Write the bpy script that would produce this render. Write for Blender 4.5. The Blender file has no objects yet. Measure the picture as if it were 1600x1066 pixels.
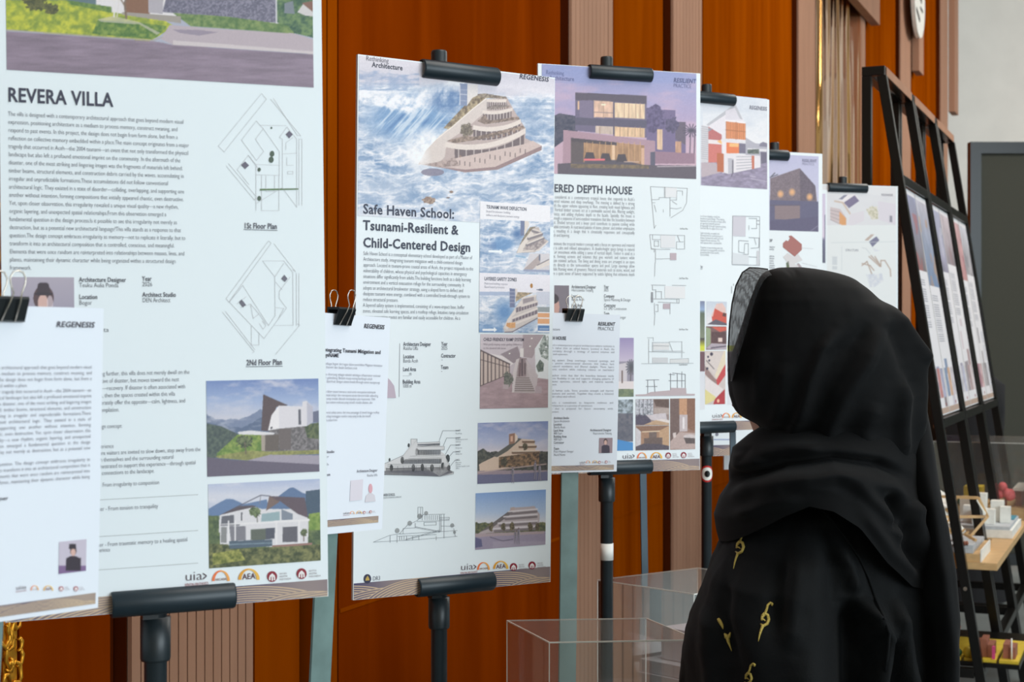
import bpy, bmesh, math, random
import numpy as np
from mathutils import Vector, Matrix
from mathutils.bvhtree import BVHTree

# ------------------------------------------------------------------ camera, world, light, exposure
scene = bpy.context.scene
COL = scene.collection
FPX, CX, CY, CAMZ = 2400.0, 800.0, 533.0, 1.5     # focal length in pixels of a 1600x1066 frame
cam_d = bpy.data.cameras.new('camera')
cam_d.sensor_width = 36.0
cam_d.lens = FPX * 36.0 / 1600.0
cam_d.clip_start = 0.05
cam_d.dof.use_dof = True
cam_d.dof.focus_distance = 2.5
cam_d.dof.aperture_fstop = 11.0
cam = bpy.data.objects.new('camera', cam_d)
COL.objects.link(cam)
cam.location = (0, 0, CAMZ)
cam.rotation_euler = (math.radians(90), 0, 0)
scene.camera = cam

world = bpy.data.worlds.new('world')
scene.world = world
world.use_nodes = True
wb = world.node_tree.nodes['Background']
wb.inputs['Color'].default_value = (0.77, 0.93, 1.03, 1)
wb.inputs['Strength'].default_value = 0.55

def area_lamp(name, loc, rot, sx, sy, power, color):
    d = bpy.data.lights.new(name, 'AREA')
    d.shape = 'RECTANGLE'; d.size = sx; d.size_y = sy
    d.energy = power; d.color = color
    o = bpy.data.objects.new(name, d); COL.objects.link(o)
    o.location = loc; o.rotation_euler = rot
    return o
# tall glazing of the hall, behind and to the right of the viewer
area_lamp('window_daylight', (5.5, -2.5, 2.9), (math.radians(82), 0, math.radians(62)), 6.0, 3.6, 340, (0.83, 0.95, 1.02))
# unseen area lights under the ceiling, the last an added fill
area_lamp('overhead_area_light', (1.6, 2.2, 4.6), (0, 0, 0), 2.4, 2.4, 70, (1.0, 0.95, 0.88))
area_lamp('overhead_area_light', (3.6, 7.0, 4.6), (0, 0, 0), 2.4, 2.4, 110, (1.0, 0.95, 0.88))
area_lamp('overhead_area_light', (7.0, 10.0, 4.7), (math.radians(48), 0, 0), 3.0, 2.0, 270, (1.0, 0.98, 0.94))  # added fill, tilted to brighten the far white wall

scene.view_settings.view_transform = 'Standard'
scene.view_settings.look = 'None'
scene.view_settings.gamma = 1.0
scene.view_settings.use_curve_mapping = False
scene.view_settings.exposure = 0.24

# ------------------------------------------------------------------ materials
def lin(c):
    c = np.asarray(c, float) / 255.0
    return np.where(c <= 0.04045, c / 12.92, ((c + 0.055) / 1.055) ** 2.4)

def mat(name, rgb, rough=0.5, metal=0.0, spec=0.5, noise=0.0, nscale=20.0, bump=0.0, sheen=0.0, stretch=(1, 1, 1), bdist=0.004, detail=5):
    m = bpy.data.materials.new(name); m.use_nodes = True
    nt = m.node_tree; b = nt.nodes['Principled BSDF']
    c = lin(rgb)
    b.inputs['Base Color'].default_value = (*c, 1)
    b.inputs['Roughness'].default_value = rough
    b.inputs['Metallic'].default_value = metal
    b.inputs['Specular IOR Level'].default_value = spec
    if sheen:
        b.inputs['Sheen Weight'].default_value = sheen
        b.inputs['Sheen Roughness'].default_value = 0.45
    if noise or bump:
        tc = nt.nodes.new('ShaderNodeTexCoord'); mp = nt.nodes.new('ShaderNodeMapping')
        mp.inputs['Scale'].default_value = stretch
        nz = nt.nodes.new('ShaderNodeTexNoise'); nz.inputs['Scale'].default_value = nscale
        nz.inputs['Detail'].default_value = detail
        nt.links.new(tc.outputs['Object'], mp.inputs['Vector']); nt.links.new(mp.outputs['Vector'], nz.inputs['Vector'])
        if noise:
            r = nt.nodes.new('ShaderNodeValToRGB')
            r.color_ramp.elements[0].position = 0.3; r.color_ramp.elements[1].position = 0.7
            r.color_ramp.elements[0].color = (*(c * (1 - noise)), 1)
            r.color_ramp.elements[1].color = (*np.minimum(c * (1 + noise), 1), 1)
            nt.links.new(nz.outputs['Fac'], r.inputs['Fac']); nt.links.new(r.outputs['Color'], b.inputs['Base Color'])
        if bump:
            bp = nt.nodes.new('ShaderNodeBump'); bp.inputs['Strength'].default_value = bump
            bp.inputs['Distance'].default_value = bdist
            nt.links.new(nz.outputs['Fac'], bp.inputs['Height']); nt.links.new(bp.outputs['Normal'], b.inputs['Normal'])
    return m

def wood_mat(name, dark, light, nscale=6.0, rough=0.35):
    m = bpy.data.materials.new(name); m.use_nodes = True
    nt = m.node_tree; b = nt.nodes['Principled BSDF']
    tc = nt.nodes.new('ShaderNodeTexCoord'); mp = nt.nodes.new('ShaderNodeMapping')
    mp.inputs['Scale'].default_value = (1, 1, 0.07)
    nz = nt.nodes.new('ShaderNodeTexNoise'); nz.inputs['Scale'].default_value = nscale; nz.inputs['Detail'].default_value = 6
    nz.inputs['Distortion'].default_value = 0.6
    r = nt.nodes.new('ShaderNodeValToRGB')
    r.color_ramp.elements[0].position = 0.3; r.color_ramp.elements[1].position = 0.72
    r.color_ramp.elements[0].color = (*lin(dark), 1); r.color_ramp.elements[1].color = (*lin(light), 1)
    nt.links.new(tc.outputs['Object'], mp.inputs['Vector']); nt.links.new(mp.outputs['Vector'], nz.inputs['Vector'])
    nt.links.new(nz.outputs['Fac'], r.inputs['Fac']); nt.links.new(r.outputs['Color'], b.inputs['Base Color'])
    b.inputs['Roughness'].default_value = rough
    b.inputs['Specular IOR Level'].default_value = 0.0
    return m

def print_mat(name, rough=0.5):
    m = bpy.data.materials.new(name); m.use_nodes = True
    nt = m.node_tree; b = nt.nodes['Principled BSDF']
    a = nt.nodes.new('ShaderNodeAttribute'); a.attribute_name = 'Col'
    nt.links.new(a.outputs['Color'], b.inputs['Base Color'])
    b.inputs['Roughness'].default_value = rough
    b.inputs['Specular IOR Level'].default_value = 0.3
    return m

def glass_mat(name):
    # clear acrylic sheet: mostly straight through, mirror part by Fresnel
    m = bpy.data.materials.new(name); m.use_nodes = True
    nt = m.node_tree
    for n in list(nt.nodes):
        if n.type == 'BSDF_PRINCIPLED': nt.nodes.remove(n)
    out = [n for n in nt.nodes if n.type == 'OUTPUT_MATERIAL'][0]
    tr = nt.nodes.new('ShaderNodeBsdfTransparent'); tr.inputs['Color'].default_value = (0.93, 0.94, 0.93, 1)
    gl = nt.nodes.new('ShaderNodeBsdfGlossy'); gl.inputs['Roughness'].default_value = 0.03
    df = nt.nodes.new('ShaderNodeBsdfDiffuse'); df.inputs['Color'].default_value = (0.82, 0.78, 0.72, 1)  # beige veil painted in for the hall's reflections on the panes
    fr = nt.nodes.new('ShaderNodeFresnel'); fr.inputs['IOR'].default_value = 1.49
    mx = nt.nodes.new('ShaderNodeMixShader'); m2 = nt.nodes.new('ShaderNodeMixShader')
    m2.inputs['Fac'].default_value = 0.055
    nt.links.new(fr.outputs['Fac'], mx.inputs['Fac'])
    nt.links.new(tr.outputs['BSDF'], mx.inputs[1]); nt.links.new(gl.outputs['BSDF'], mx.inputs[2])
    nt.links.new(mx.outputs['Shader'], m2.inputs[1]); nt.links.new(df.outputs['BSDF'], m2.inputs[2])
    nt.links.new(m2.outputs['Shader'], out.inputs['Surface'])
    return m

def sheer_mat(name, rgb, alpha):
    m = mat(name, rgb, 0.8)
    nt = m.node_tree; b = nt.nodes['Principled BSDF']
    tc = nt.nodes.new('ShaderNodeTexCoord')
    wv = nt.nodes.new('ShaderNodeTexWave'); wv.inputs['Scale'].default_value = 60; wv.inputs['Distortion'].default_value = 6
    wv.inputs['Detail'].default_value = 2
    mr = nt.nodes.new('ShaderNodeMapRange'); mr.inputs['To Min'].default_value = alpha - 0.07; mr.inputs['To Max'].default_value = alpha + 0.07
    nt.links.new(tc.outputs['Object'], wv.inputs['Vector']); nt.links.new(wv.outputs['Fac'], mr.inputs['Value'])
    nt.links.new(mr.outputs['Result'], b.inputs['Alpha'])
    return m

M = {}
M['paper'] = mat('white_board', (238, 241, 243), 0.55, spec=0.25)
M['sheet'] = mat('white_paper', (229, 231, 238), 0.6, spec=0.2)
M['foam'] = mat('foam_edge', (214, 208, 205), 0.8)
M['print'] = print_mat('printed_ink')
M['tube'] = mat('blue_black_tube', (22, 36, 44), 0.4, spec=0.5, noise=0.08, nscale=40)
M['pole'] = mat('blue_black_pole', (32, 40, 44), 0.4, noise=0.1, nscale=30)
M['steel'] = mat('green_grey_steel', (110, 132, 128), 0.45, noise=0.16, nscale=22)
M['steel_dark'] = mat('slate_steel', (54, 74, 86), 0.42, noise=0.08, nscale=22)
M['clip'] = mat('black_clip', (22, 26, 28), 0.35)
M['wire'] = mat('steel_wire', (200, 190, 178), 0.25, metal=1.0)
M['tape'] = mat('white_tape', (232, 228, 220), 0.6)
M['wood_brown'] = wood_mat('brown_veneer', (106, 36, 0), (134, 53, 2), rough=0.5)
M['wood_orange'] = wood_mat('orange_veneer', (124, 50, 0), (154, 71, 2), rough=0.5)
M['wood_shaded'] = wood_mat('shaded_veneer', (64, 22, 6), (92, 38, 12))  # wood with the shade of recesses and column sides put into its colour
M['slat'] = mat('beige_slat', (172, 130, 106), 0.7, spec=0.1, noise=0.08, nscale=10, stretch=(1, 1, 0.1))
M['groove'] = mat('black_groove', (28, 18, 16), 0.8)
M['bronze'] = mat('bronze_mirror', (206, 150, 84), 0.08, metal=1.0, bump=1.0, nscale=1.5, stretch=(2.4, 2.4, 0.28), bdist=0.22, detail=1.2)
M['gold'] = mat('gold_carving', (214, 150, 40), 0.35, metal=0.7, noise=0.3, nscale=60)
M['white_wall'] = mat('white_plaster', (226, 224, 218), 0.8, noise=0.03, nscale=4)
M['beige_wall'] = mat('beige_plaster', (214, 190, 150), 0.8, noise=0.05, nscale=3)
M['grey_screen'] = mat('grey_fabric', (66, 68, 61), 0.95, noise=0.06, nscale=90)
M['black'] = mat('black_steel', (9, 9, 9), 0.28, spec=0.45)
M['floor'] = mat('grey_floor', (116, 124, 124), 0.35, noise=0.12, nscale=2.5)
M['ceiling'] = mat('white_ceiling', (225, 222, 216), 0.9)
M['acrylic'] = glass_mat('clear_acrylic')
M['acrylic_edge'] = mat('polished_acrylic_edge', (236, 232, 224), 0.25, spec=0.6)
M['plinth'] = mat('plinth_white', (206, 202, 198), 0.6)
M['model_white'] = mat('model_card', (222, 218, 226), 0.7)
M['pine'] = mat('pale_wood', (204, 166, 116), 0.55, noise=0.12, nscale=14, stretch=(1, 6, 6))
M['hijab'] = mat('black_chiffon', (9, 9, 10), 0.8, spec=0.16, sheen=0.035)
M['abaya'] = mat('black_abaya', (9, 10, 11), 0.76, spec=0.15, sheen=0.025, bump=0.12, nscale=300)
M['sheer'] = sheer_mat('sheer_black', (34, 37, 40), 0.86)
M['skin'] = mat('skin', (196, 150, 126), 0.55)
M['embroidery'] = mat('gold_thread', (196, 170, 84), 0.45, metal=0.3, bump=0.6, nscale=500)
M['navy'] = mat('navy_cloth', (24, 28, 52), 0.85)
M['dark_cloth'] = mat('charcoal_cloth', (17, 18, 22), 0.85)
for nm, c in (('teal', (70, 140, 160)), ('pink', (226, 96, 100)), ('yellow', (214, 184, 50)), ('green', (44, 88, 54)),
              ('ochre', (172, 128, 48)), ('card_grey', (186, 190, 194)), ('brick', (150, 92, 70)), ('red', (196, 40, 36)), ('pale', (236, 234, 226)),
              ('eye', (28, 20, 18)), ('lips', (160, 84, 80)), ('magenta', (206, 70, 120))):
    M[nm] = mat('paint_' + nm, c, 0.6, noise=0.08, nscale=40)

# ------------------------------------------------------------------ object helpers
def link(o, parent=None):
    COL.objects.link(o)
    if parent is not None: o.parent = parent
    return o
def empty(name, loc=(0, 0, 0), label=None, cat=None, group=None, matrix=None):
    o = bpy.data.objects.new(name, None); o.empty_display_size = 0.05
    COL.objects.link(o)
    if matrix is not None: o.matrix_world = matrix
    else: o.location = loc
    tag(o, label, cat, group)
    return o
def tag(o, label=None, cat=None, group=None, kind=None):
    if label: o['label'] = label
    if cat: o['category'] = cat
    if group: o['group'] = group
    if kind: o['kind'] = kind
    return o
def mesh_obj(name, verts, faces, material, parent=None, smooth=False):
    me = bpy.data.meshes.new(name)
    me.from_pydata([tuple(v) for v in verts], [], [tuple(f) for f in faces])
    me.materials.append(material)
    if smooth:
        me.polygons.foreach_set('use_smooth', [True] * len(me.polygons))
    me.update()
    return link(bpy.data.objects.new(name, me), parent)
def bm_obj(name, bm, material, parent=None, smooth=False, bevel=0.0):
    if bevel:
        bmesh.ops.bevel(bm, geom=list(bm.edges), offset=bevel, segments=2, affect='EDGES', profile=0.7)
    bmesh.ops.recalc_face_normals(bm, faces=list(bm.faces))
    me = bpy.data.meshes.new(name); bm.to_mesh(me); bm.free()
    me.materials.append(material)
    if smooth:
        me.polygons.foreach_set('use_smooth', [True] * len(me.polygons))
    return link(bpy.data.objects.new(name, me), parent)
def add_box(bm, a, b, mtx=None):
    a, b = Vector(a), Vector(b)
    vs = []
    for z in (a.z, b.z):
        for x, y in ((a.x, a.y), (b.x, a.y), (b.x, b.y), (a.x, b.y)):
            p = Vector((x, y, z))
            if mtx is not None: p = mtx @ p
            vs.append(bm.verts.new(p))
    for f in ((0, 3, 2, 1), (4, 5, 6, 7), (0, 1, 5, 4), (1, 2, 6, 5), (2, 3, 7, 6), (3, 0, 4, 7)):
        bm.faces.new([vs[i] for i in f])
def add_bar(bm, p, q, w, t, side=None):
    """square bar from p to q; w along side, t across"""
    p, q = Vector(p), Vector(q); d = (q - p).normalized()
    s = Vector(side) if side is not None else Vector((0, 0, 1)).cross(d)
    s = (s - d * s.dot(d)).normalized(); n = d.cross(s)
    vs = []
    for o in (p, q):
        for a, b in ((-1, -1), (1, -1), (1, 1), (-1, 1)):
            vs.append(bm.verts.new(o + s * (a * w / 2) + n * (b * t / 2)))
    for f in ((0, 3, 2, 1), (4, 5, 6, 7), (0, 1, 5, 4), (1, 2, 6, 5), (2, 3, 7, 6), (3, 0, 4, 7)):
        bm.faces.new([vs[i] for i in f])
def add_tube(bm, pts, radii, n=16, cap=True):
    pts = [Vector(p) for p in pts]
    if not hasattr(radii, '__len__'): radii = [radii] * len(pts)
    rings = []; ref = None
    for i, p in enumerate(pts):
        d = (pts[min(i + 1, len(pts) - 1)] - pts[max(i - 1, 0)])
        if d.length < 1e-9: d = Vector((0, 0, 1))
        d.normalize()
        if ref is None:
            ref = Vector((1, 0, 0)) if abs(d.x) < 0.9 else Vector((0, 1, 0))
        a = (ref - d * ref.dot(d)).normalized(); ref = a; b = d.cross(a)
        rings.append([bm.verts.new(p + (a * math.cos(2 * math.pi * k / n) + b * math.sin(2 * math.pi * k / n)) * radii[i]) for k in range(n)])
    for r, s in zip(rings, rings[1:]):
        for k in range(n):
            bm.faces.new((r[k], r[(k + 1) % n], s[(k + 1) % n], s[k]))
    if cap:
        bm.faces.new(rings[0][::-1]); bm.faces.new(rings[-1])
def add_ball(bm, c, r, sx=1, sy=1, sz=1, sub=2, rot=None):
    mt = Matrix.Translation(c) @ (rot or Matrix()) @ Matrix.Diagonal((r * sx, r * sy, r * sz, 1))
    bmesh.ops.create_icosphere(bm, subdivisions=sub, radius=1.0, matrix=mt)

# row / wall frame: U runs along the row of easels away from the viewer, N to the wall, O out of it
U = Vector((0.386, 0.9225, 0)).normalized()
N = Vector((-U.y, U.x, 0)); OUT = -N
def PX(px, d):                       # a point at depth d on the sight line of a measured column
    return (px - CX) / FPX * d
def PZ(py, d):
    return CAMZ - (py - CY) / FPX * d

# ------------------------------------------------------------------ glyphs (built-in font) laid out by hand
_gl = {}
def _txt_mesh(body, off):
    cu = bpy.data.curves.new('glyph', 'FONT'); cu.body = body; cu.size = 1.0; cu.resolution_u = 2; cu.offset = off
    cu.fill_mode = 'FRONT'
    o = bpy.data.objects.new('glyph', cu); COL.objects.link(o)
    dg = bpy.context.evaluated_depsgraph_get()
    me = bpy.data.meshes.new_from_object(o.evaluated_get(dg))
    v = np.array([x.co[:2] for x in me.vertices], float).reshape(-1, 2)
    f = [tuple(p.vertices) for p in me.polygons]
    bpy.data.objects.remove(o); bpy.data.curves.remove(cu); bpy.data.meshes.remove(me)
    return v, f
_bar = {}
def glyph(ch, bold):
    k = (ch, bold)
    if k not in _gl:
        off = {0: -0.010, 1: 0.012, 2: 0.022}[bold]
        if off not in _bar:
            v, _ = _txt_mesh('||', 0.0); _bar[off] = v[:, 0].max() - v[:, 0].min()
        v, _ = _txt_mesh('|' + ch + '|', 0.0)
        adv = v[:, 0].max() - v[:, 0].min() - _bar[off]
        v, f = _txt_mesh(ch, off) if ch != ' ' else (np.zeros((0, 2)), [])
        _gl[k] = (v, f, adv + off * 1.2)
    return _gl[k]
def line_width(s, bold):
    return sum(glyph(c, bold)[2] for c in s)

# ------------------------------------------------------------------ printed boards
def pose(c, yaw, pitch, roll):
    cy, sy = math.cos(yaw), math.sin(yaw)
    ex = Vector((cy, sy, 0)); n = Vector((sy, -cy, 0)); up = Vector((0, 0, 1))
    up2 = up * math.cos(pitch) - n * math.sin(pitch); n2 = n * math.cos(pitch) + up * math.sin(pitch)
    ex3 = ex * math.cos(roll) + up2 * math.sin(roll); up3 = up2 * math.cos(roll) - ex * math.sin(roll)
    return Matrix(((ex3.x, up3.x, n2.x, c[0]), (ex3.y, up3.y, n2.y, c[1]), (ex3.z, up3.z, n2.z, c[2]), (0, 0, 0, 1)))

PAPER_PX = lin((228, 238, 243))
def ink(rgb):
    return np.clip(lin(rgb) / PAPER_PX * 0.83, 0.003, 0.92)

class Board:
    """a printed sheet; layout measured on the photograph is carried over to the sheet's own plane"""
    def __init__(self, name, mtx, w, h, label, cat, group=None, thick=0.006, material='paper', edge='foam'):
        self.m = mtx; self.inv = mtx.inverted(); self.w = w; self.h = h
        self.root = empty(name, matrix=mtx, label=label, cat=cat, group=group)
        bm = bmesh.new(); add_box(bm, (-w / 2, -h / 2, -thick), (w / 2, h / 2, 0))
        o = bm_obj('board' if thick > 0.002 else 'paper', bm, M[material], self.root)
        if thick > 0.002:
            o.data.materials.append(M[edge])
            for p in o.data.polygons:
                if abs(p.normal.z) < 0.5: p.material_index = 1
    def loc(self, px, py):
        d = self.inv.to_3x3() @ Vector(((px - CX) / FPX, 1.0, (CY - py) / FPX)); o = self.inv @ Vector((0, 0, CAMZ))
        t = -o.z / d.z
        return np.array([o.x + d.x * t, o.y + d.y * t])
    def px(self, x, y):
        m = np.array(self.m); P = [m[i, 0] * x + m[i, 1] * y + m[i, 3] for i in range(3)]
        return CX + FPX * P[0] / P[1], CY - FPX * (P[2] - CAMZ) / P[1]
    def mesh(self, name, v2, faces, cols, z, parent=None):
        me = bpy.data.meshes.new(name)
        v = np.zeros((len(v2), 3)); v[:, :2] = v2; v[:, 2] = z
        me.from_pydata(v.tolist(), [], faces)
        ca = me.color_attributes.new('Col', 'FLOAT_COLOR', 'POINT')
        c4 = np.ones((len(v2), 4), np.float32); c4[:, :3] = cols
        ca.data.foreach_set('color', c4.ravel())
        me.materials.append(M['print'])
        return link(bpy.data.objects.new(name, me), parent or self.root)
    # --- text: list of (string, xl, yl, xr, capheight_px, bold); baseline measured at the left end
    def text_geo(self, items, color, shear=0.0, V=None, F=None):
        V = [] if V is None else V; F = [] if F is None else F
        for (s, xl, yl, xr, cap, bold) in items:
            a = self.loc(xl, yl)
            b = self.loc(xr, yl)
            wid = line_width(s, bold)
            sx = (b[0] - a[0]) / max(wid, 1e-6)
            sy = (self.loc(xl, yl - cap)[1] - a[1]) / 0.72
            self._lay(s, a[0], a[1], sx, sy, bold, shear, V, F)
        return V, F
    def _lay(self, s, x, y, sx, sy, bold, shear, V, F, extra=0.0):
        for ch in s:
            v, f, adv = glyph(ch, bold)
            n = len(V)
            for p in v: V.append((x + p[0] * sx + p[1] * sy * shear, y + p[1] * sy))
            F.extend(tuple(i + n for i in q) for q in f)
            x += adv * sx + (extra if ch == ' ' else 0)
    def text(self, name, items, color=(62, 66, 78), shear=0.0, z=0.0008):
        groups = []                                   # lines that stand together make one printed block
        for it in items:
            for g in groups:
                if any(abs(it[2] - k[2]) < 2.6 * max(it[4], k[4]) and it[1] < k[3] + it[4] and k[1] < it[3] + it[4] for k in g):
                    g.append(it); break
            else: groups.append([it])
        for g in groups:
            V, F = self.text_geo(g, color, shear)
            self.mesh(name, np.array(V), F, ink(color), z)
    def para(self, name, lines, x0, y0, y1, xref, ref, cap, bold=0, color=(96, 102, 114), just=False, z=0.0008, x1=None):
        a = self.loc(x0, y0); e = self.loc(x0 if x1 is None else x1, y1)
        r = self.loc(xref, y0 + (y1 - y0) * ref / max(len(lines) - 1, 1))
        width = r[0] - a[0]
        sx = width / line_width(lines[ref], bold); sy = (self.loc(x0, y0 - cap)[1] - a[1]) / 0.72
        V, F = [], []
        for i, s in enumerate(lines):
            if not s: continue
            y = a[1] + (e[1] - a[1]) * i / max(len(lines) - 1, 1)
            x = a[0] + (e[0] - a[0]) * i / max(len(lines) - 1, 1) * 0
            lw = line_width(s, bold) * sx
            ex = 0.0; k = sx
            if just and lw > width * 0.8:
                sp = s.count(' ')
                if lw < width and sp: ex = (width - lw) / sp
                elif lw > width: k = sx * width / lw
            self._lay(s, x, y, k, sy, bold, 0, V, F, ex)
        return self.mesh(name, np.array(V), F, ink(color), z)
    # --- thin drawn lines, widths in photo pixels
    def lines(self, name, polys, width=0.8, color=(120, 125, 130), fills=(), z=0.0006):
        V, F, C = [], [], []
        for (pts, col) in fills:
            n = len(V)
            for p in pts: V.append(tuple(self.loc(*p)))
            F.append(tuple(range(n, n + len(pts)))); C += [ink(col)] * len(pts)
        sc = abs(self.loc(CX, CY)[0] - self.loc(CX + 1, CY)[0])
        p0 = polys[0][0] if polys else fills[0][0][0]
        sc = np.linalg.norm(self.loc(p0[0], p0[1] + 1) - self.loc(*p0))
        for pl in polys:
            q = [self.loc(*p) for p in pl]
            for a, b in zip(q, q[1:]):
                d = b - a; L = np.linalg.norm(d)
                if L < 1e-7: continue
                nrm = np.array([-d[1], d[0]]) / L * (width * sc / 2); ext = d / L * (width * sc / 2)
                n = len(V)
                V += [tuple(a - nrm - ext), tuple(b - nrm + ext), tuple(b + nrm + ext), tuple(a + nrm - ext)]
                F.append((n, n + 1, n + 2, n + 3)); C += [ink(color)] * 4
        return self.mesh(name, np.array(V), F, np.array(C), z)
    # --- a printed picture: a fine grid whose colours a painter fills in
    def pic(self, name, tl, br, painter, step=1.25, z=0.0004, parent=None, loc=None):
        if loc: (xa, ya), (xb, yb) = loc
        else: (xa, ya), (xb, yb) = self.loc(*tl), self.loc(*br)
        p = [self.px(x, y) for x, y in ((xa, ya), (xb, ya), (xa, yb))]
        nx = max(4, int(abs(p[1][0] - p[0][0]) / step)); ny = max(4, int(abs(p[2][1] - p[0][1]) / step))
        gx, gy = np.meshgrid(np.linspace(xa, xb, nx), np.linspace(ya, yb, ny))
        dx, dy = (xb - xa) / (nx - 1) / 4, (yb - ya) / (ny - 1) / 4; acc = 0       # four samples a point keep edges smooth
        for ox, oy in ((-1, -1), (1, -1), (-1, 1), (1, 1)):
            hx, hy = gx + ox * dx, gy + oy * dy
            X, Y = self.px(hx, hy)
            c = Canvas(X, Y, (hx - xa) / (xb - xa), (hy - ya) / (yb - ya))
            painter(c); acc = acc + c.C
        c.C = acc / 4
        c.C = c.C * 0.93 + np.array((228, 230, 236)) * 0.07  # lift towards paper white: hazy glare painted into the print colours
        i = np.arange(nx * ny).reshape(ny, nx)
        f = np.stack([i[1:, :-1], i[1:, 1:], i[:-1, 1:], i[:-1, :-1]], -1).reshape(-1, 4)
        v2 = np.stack([gx.ravel(), gy.ravel()], 1)
        return self.mesh(name, v2, f.tolist(), ink(np.clip(c.C, 0, 255)).reshape(-1, 3), z, parent)

def _hash(ix, iy, seed):
    h = (ix.astype(np.int64) * 374761393 + iy.astype(np.int64) * 668265263 + seed * 974711) & 0x7fffffff
    h = ((h ^ (h >> 13)) * 1274126177) & 0x7fffffff
    return ((h ^ (h >> 16)) & 0xffff) / 65535.0
def vnoise(x, y, seed=0):
    ix, iy = np.floor(x), np.floor(y); fx, fy = x - ix, y - iy
    fx = fx * fx * (3 - 2 * fx); fy = fy * fy * (3 - 2 * fy)
    a, b = _hash(ix, iy, seed), _hash(ix + 1, iy, seed); c, d = _hash(ix, iy + 1, seed), _hash(ix + 1, iy + 1, seed)
    return (a + (b - a) * fx) * (1 - fy) + (c + (d - c) * fx) * fy
def fbm(x, y, seed=0, o=4):
    s = 0; a = 0.5; t = 0
    for k in range(o):
        s = s + a * vnoise(x, y, seed + k * 17); t += a; a *= 0.55; x = x * 2.03; y = y * 2.03
    return s / t
def ridge(x, y, seed=0, o=4):
    s = 0; a = 0.5; t = 0
    for k in range(o):
        s = s + a * (1 - np.abs(2 * vnoise(x, y, seed + k * 17) - 1)); t += a; a *= 0.55; x = x * 2.03; y = y * 2.03
    return s / t

class Canvas:
    def __init__(self, X, Y, Ux, Vx):
        self.X, self.Y, self.U, self.V = X, Y, Ux, Vx
        self.C = np.zeros(X.shape + (3,)) + 255.0
    def put(self, mask, col):
        m = np.clip(np.asarray(mask, float), 0, 1)[..., None]
        self.C = self.C * (1 - m) + np.asarray(col, float) * m
    def mask(self, pts):
        x, y = self.X, self.Y; r = np.zeros(x.shape, bool)
        for (x0, y0), (x1, y1) in zip(pts, pts[1:] + pts[:1]):
            if y0 == y1: continue
            c = ((y0 > y) != (y1 > y)) & (x < (x1 - x0) * (y - y0) / (y1 - y0) + x0)
            r ^= c
        return r
    def poly(self, pts, col, a=1.0): self.put(self.mask(list(pts)) * a, col)
    def rect(self, x0, y0, x1, y1, col, a=1.0):
        self.put(((self.X >= x0) & (self.X <= x1) & (self.Y >= y0) & (self.Y <= y1)) * a, col)
    def vgrad(self, stops, mask=None):
        ys = [s[0] for s in stops]
        g = np.stack([np.interp(self.Y, ys, [s[1][k] for s in stops]) for k in range(3)], -1)
        m = np.ones(self.X.shape) if mask is None else np.asarray(mask, float)
        self.C = self.C * (1 - m[..., None]) + g * m[..., None]
    def ell(self, cx, cy, rx, ry, col, a=1.0, soft=0.0):
        d = ((self.X - cx) / rx) ** 2 + ((self.Y - cy) / ry) ** 2
        self.put((np.clip((1 - d) / soft, 0, 1) if soft else (d < 1)) * a, col)
    def line(self, pts, w, col, a=1.0):
        for (x0, y0), (x1, y1) in zip(pts, pts[1:]):
            dx, dy = x1 - x0, y1 - y0; L2 = dx * dx + dy * dy + 1e-9
            t = np.clip(((self.X - x0) * dx + (self.Y - y0) * dy) / L2, 0, 1)
            d = np.hypot(self.X - x0 - t * dx, self.Y - y0 - t * dy)
            self.put(np.clip((w / 2 + 0.5 - d), 0, 1) * a, col)
    def foliage(self, mask, dark, light, s=5.0, seed=3, rough=0.0):
        n = fbm(self.X / s, self.Y / s, seed, 4); t = np.clip((n - 0.3) * 2.5, 0, 1)[..., None]
        m = np.asarray(mask, float)
        if rough: m = m * (fbm(self.X / (s * 1.3), self.Y / (s * 1.3), seed + 5, 3) > rough)
        self.C = self.C * (1 - m[..., None]) + (np.asarray(dark, float) * (1 - t) + np.asarray(light, float) * t) * m[..., None]
    def grain(self, amt=6, s=2.0, seed=1):
        self.C = self.C + (fbm(self.X / s, self.Y / s, seed, 3)[..., None] - 0.5) * amt * 2
    def blob(self, cx, cy, rx, ry, dark, light, s=3, seed=2):
        d = ((self.X - cx) / rx) ** 2 + ((self.Y - cy) / ry) ** 2 + (fbm(self.X / s, self.Y / s, seed, 3) - 0.5) * 1.6
        self.foliage(d < 0.85, dark, light, s * 0.7, seed + 1)
def Z(x0, y0, s):
    return lambda *p: [(x0 + a / s, y0 + b / s) for a, b in p]

def waves(c):
    """gold-on-navy wave ornament along the foot of every board"""
    x = c.U * 10.0; y = c.V
    gold = np.array((206, 182, 150)); navy = np.array((70, 66, 100))
    f = np.zeros(c.X.shape)
    for k, (cx, cy, r) in enumerate(((-0.5, 3.2, 3.1), (1.6, 4.0, 3.6), (3.2, 2.6, 2.6), (5.2, 3.6, 3.5), (7.2, 3.0, 3.0), (9.3, 2.6, 2.0), (10.2, 3.4, 2.7))):
        d = np.hypot((x - cx) * 0.8, (y - cy) * 1.0)
        f = np.where(d < r, np.abs(((d * 7.5 + k * 0.3) % 1.0) - 0.5) * 2, f)
    tan = np.clip(np.sin(c.U * 9.0 - 0.6) * 0.5 + 0.25, 0, 1)
    base = navy * (1 - tan[..., None] * 0.75) + np.array((196, 176, 150)) * tan[..., None] * 0.75
    m = np.clip((f - 0.45) * 6, 0, 1)[..., None]
    c.C = base * (1 - m) + gold * m
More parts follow.
